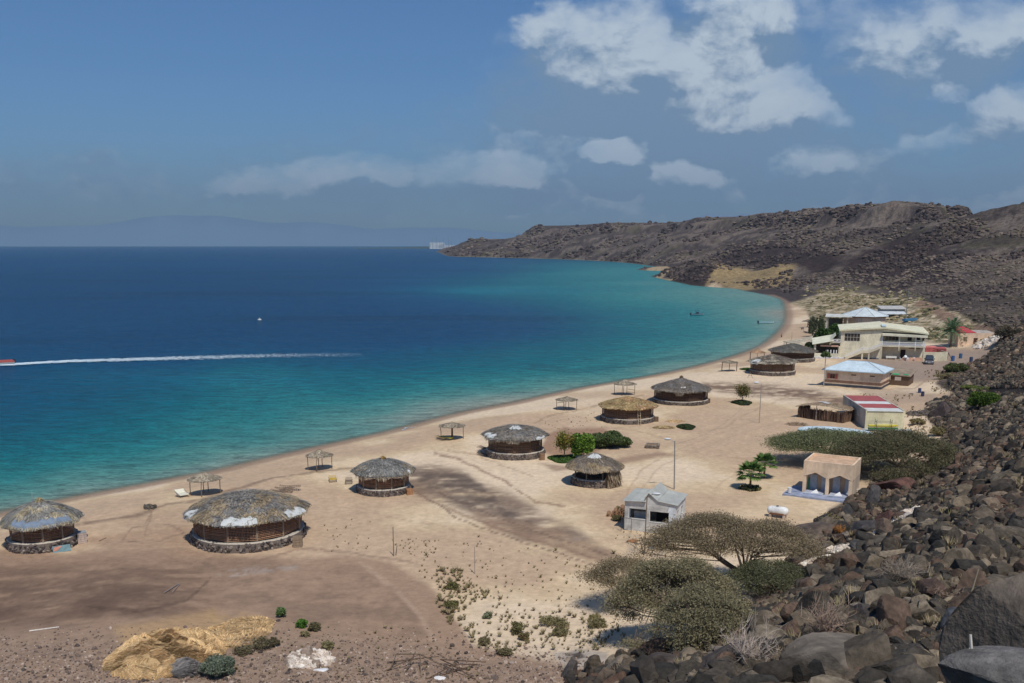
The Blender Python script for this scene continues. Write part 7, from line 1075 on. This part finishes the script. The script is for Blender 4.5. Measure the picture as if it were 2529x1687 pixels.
# ------------------------------------------------------------ boats, bathers
def boat(label, u, v, rz, L, c1, c2, cab=True, group='boats in the bay'):
    p = at_z(u, v, 0.); t = thing('motor_boat', label, 'boat', (p[0], p[1], -.12), az_(p)+rz, group); part('hull', 'paint', t, lambda m: hull(m, L, L*.33, .75, c1, c2)); part('engine', 'paint', t, lambda m: (m.box(-L/2-.35, -.25, .5, -L/2+.05, .25, 1.25, c8(40,42,46)), m.box(-L/2-.25, -.08, -.2, -L/2-.1, .08, .5, c8(50,52,56))))
    if cab: part('console', 'paint', t, lambda m: (m.box(-.5, -.45, .3, .5, .45, 1.45, c8(50,60,74)), m.box(-.8, -.7, 2.1, .7, .7, 2.18, c8(60,70,84)), [m.tube([x, y, 1.0], [x, y, 2.1], .035, None, 5, c8(120,124,128)) for x in (-.7, .6) for y in (-.6, .6)]))
    return t
boat("dark blue boat with a canopy anchored in the turquoise water", 1601, 724, .35, 5.6, c8(150,170,180), c8(40,50,60)); boat("white open boat with blue trim nearest the far beach", 1759, 743, .45, 6.2, c8(200,220,222), c8(110,150,160), False); 
sb = boat("red and white speedboat racing away at the left edge", -14, 838, 3.14+.12, 9.0, c8(200,196,192), c8(120,50,44), True, None); part('red_tube', 'paint', sb, lambda m: [m.path([[-4.4, s*1.35, .85], [0, s*1.45, .9], [3, s*1.0, 1.05], [4.4, 0, 1.25]], [.2, .22, .2, .14], 8, c8(170,74,62)) for s in (-1, 1)])
p = at_z(596, 735, 0.); b = MB(); V, F = ico(2); b.add(V*[.8, .35, .3]+[0, 0, .2], F, c8(232,232,224)); b.tube([0, 0, .3], [0, 0, 1.0], .08, None, 5, c8(232,232,224)); o = b.build('mooring_buoy', MT['paint']); o.location = (p[0], p[1], 0); tag(o, "tiny white buoy alone on the deep blue water", 'buoy')
def foam(name, label, pts, w0, w1, n, seed, s=.5):
    r = np.random.default_rng(seed); P_ = np.array([at_z(u, v, 0.)[:2] for u, v in pts]); seg = np.linalg.norm(np.diff(P_, axis=0), axis=1); cum = np.concatenate([[0], np.cumsum(seg)])/seg.sum(); t_ = r.random(n)**1.9; x = np.interp(t_, cum, P_[:, 0]); y = np.interp(t_, cum, P_[:, 1]); d = (P_[-1]-P_[0])/np.linalg.norm(P_[-1]-P_[0]); w = w0+(w1-w0)*t_**.6; o_ = np.clip(r.normal(0, .42, n)+.35*np.sign(r.normal(size=n))*sstep(.1, .5, t_), -1.2, 1.2)*w+(.9*(vn2(t_*30, t_*0, 3)-.5)+3*(vn2(t_*5, t_*0, 4)-.5))*sstep(0, .15, t_); x = x-d[1]*o_; y = y+d[0]*o_
    q = s*r.uniform(.4, 1.3, n)*(1-.9*t_**.5)*1.25; c = np.stack([x, y, .05+.12*r.random(n)*(1-t_)], -1); a = np.stack([q*d[0], q*d[1], 0*q], -1)*1.8; b_ = np.stack([-q*d[1], q*d[0], 0*q], -1)*.55; m = MB(); m.quads(c, a, b_, pick(r, [c8(206,224,232), c8(180,206,220), c8(226,236,240)], n, .05)); o = m.build(name, MT['fabric']); return tag(o, label, 'foam', kind='stuff')
foam('boat_wake', "long white foam trail behind the speedboat", [(10, 838.5), (120, 832), (300, 826), (450, 821), (600, 817), (830, 814)], 1.5, 4.8, 7500, 1, .42)
foam('shore_foam', "thin broken white line where the water meets the sand", [(925, 988), (960, 979), (990, 971)], .1, .2, 120, 2, .1)
def person(label, p, rz, pose='stand', shorts=c8(80,170,160), skin=c8(150,104,80), top=None, H=1.72):
    t = thing('person', label, 'person', p, rz); J = dict(pel=(0, 0, .53), ch=(0, 0, .72), nk=(0, 0, .83), hd=(0, -.01, .90), top=(0, 0, .985), ls=(-.105, 0, .80), rs=(.105, 0, .80), lh=(-.055, 0, .51), rh=(.055, 0, .51), lk=(-.065, -.01, .28), rk=(.07, -.02, .28), la=(-.075, .01, .045), ra=(.085, .0, .045), lt=(-.08, -.08, .015), rt=(.09, -.09, .015))
    if pose == 'stand': J.update(le=(-.19, -.05, .70), lw=(-.17, -.14, .80), lf=(-.165, -.17, .85), re=(.2, -.05, .71), rw=(.13, -.15, .82), rf=(.11, -.17, .87))
    else: J.update(le=(-.16, .02, .64), lw=(-.18, -.03, .50), lf=(-.18, -.04, .44), re=(.16, .02, .64), rw=(.17, -.04, .50), rf=(.17, -.05, .44))
    names = list(J); E = [('pel','ch'),('ch','nk'),('nk','hd'),('hd','top'),('ch','ls'),('ch','rs'),('ls','le'),('le','lw'),('lw','lf'),('rs','re'),('re','rw'),('rw','rf'),('pel','lh'),('pel','rh'),('lh','lk'),('lk','la'),('la','lt'),('rh','rk'),('rk','ra'),('ra','rt')]
    rad = dict(pel=.078, ch=.085, nk=.03, hd=.055, top=.03, ls=.035, rs=.035, le=.024, re=.024, lw=.016, rw=.016, lf=.012, rf=.012, lh=.052, rh=.052, lk=.034, rk=.034, la=.02, ra=.02, lt=.016, rt=.016)
    me = bpy.data.meshes.new('body'); me.from_pydata([tuple(c*H for c in J[n]) for n in names], [(names.index(a), names.index(b)) for a, b in E], []); o = bpy.data.objects.new('body', me); COL.objects.link(o); o.parent = t; m = o.modifiers.new('s', 'SKIN')
    for i, n in enumerate(names): rr_ = rad[n]*H; me.skin_vertices[0].data[i].radius = (rr_, rr_)
    me.skin_vertices[0].data[0].use_root = True; o.modifiers.new('b', 'SUBSURF').levels = 2; mt = bpy.data.materials.new('bare_skin'); mt.use_nodes = True; mt.node_tree.nodes['Principled BSDF'].inputs['Base Color'].default_value = (*skin, 1); me.materials.append(mt); o.modifiers['b'].render_levels = 2
    part('shorts', 'fabric', t, lambda mm: [mm.path([np.array([s*.03, 0, .56])*H, np.array([s*.055, 0, .5])*H, np.array([s*.062, -.01, .36])*H], np.array([.075, .07, .058])*H, 10, shorts) for s in (-1, 1)]); part('hair', 'fabric', t, lambda mm: mm.add(ico(2)[0]*[.062*H, .066*H, .05*H]+[0, .012*H, .945*H], ico(2)[1], c8(40,32,28)))
    if top: part('shirt', 'fabric', t, lambda mm: mm.path([np.array([0, 0, .56])*H, np.array([0, 0, .68])*H, np.array([0, 0, .81])*H], np.array([.085, .098, .06])*H, 10, top))
    return t
p = G(1805, 797); person("person in teal swimming shorts with raised arms on the far sand", p, -.3); p = at_z(1794, 778, -.25); person("bather wading ankle deep near the far beach", (p[0], p[1], -.3), .6, 'walk', c8(50,60,80)); 
for i, (u_, v_) in enumerate([(1682, 778), (1768, 797)]): p = at_z(u_, v_, 0.); person(["swimmer's head in open turquoise water", "swimmer near the shore by the far shelters"][i], (p[0], p[1], -1.35), i*1.5, 'walk', c8(40,50,70))
for i, (u_, v_) in enumerate([(1846, 757), (1860, 756)]):
    p = G(u_, v_); t = thing('dark_lounger', ["dark left seat under the far solitary parasol", "dark right seat under the far solitary parasol"][i], 'seat', p, i*.8); part('seat', 'wood', t, lambda m: (m.box(-.9, -.4, .3, .9, .4, .45, c8(50,44,42)), m.poly([[.5, -.4, .45], [.5, .4, .45], [1.0, .4, 1.0], [1.0, -.4, 1.0]], c8(56,48,46), .06))); part('legs', 'wood', t, lambda m: [m.box(x-.04, y-.04, 0, x+.04, y+.04, .3, c8(50,44,42)) for x in (-.8, .8) for y in (-.3, .3)])
# thin overhead wire between lamps
def wire(label, a, b_, sag): 
    a = np.array(a); b_ = np.array(b_); t_ = np.linspace(0, 1, 14)[:, None]; P_ = a*(1-t_)+b_*t_-np.array([0, 0, 1])*sag*4*t_*(1-t_); m = MB(); m.path(P_-a, .012, 3, c8(110,104,98)); o = m.build('overhead_wire', MT['metal']); o.location = a; tag(o, label, 'wire')
w0 = G(1548, 1124)+[0, 0, 5.3]; w1 = G(1743, 972)+[0, 0, 5.7]; w2 = G(1891, 888)+[0, 0, 6.4]; wire("thin wire hanging between the two street lamps on the sand", w0, w1, 1.6); wire("thin wire from the far street lamp to the creeper pole", w1, w2, 1.0)
# ------------------------------------------------------------ air
hz = MB(); hz.box(-12000, -90, -8, 13500, 23900, 1250, (1, 1, 1)); m = bpy.data.materials.new('haze_air'); m.use_nodes = True; nt = m.node_tree; nt.nodes.clear(); ou = nt.nodes.new('ShaderNodeOutputMaterial'); vol = nt.nodes.new('ShaderNodeVolumePrincipled'); vol.inputs['Color'].default_value = (.62, .80, 1, 1); vol.inputs['Density'].default_value = HAZE; vol.inputs['Anisotropy'].default_value = .3; nt.links.new(vol.outputs[0], ou.inputs['Volume'])
MT['haze'] = m
if HAZE > 0: tag(hz.build('haze', m), "pale bluish air over the whole bay", 'haze', kind='stuff')
SC.cycles.volume_bounces = 0; SC.cycles.max_bounces = 6; SC.cycles.transparent_max_bounces = 12
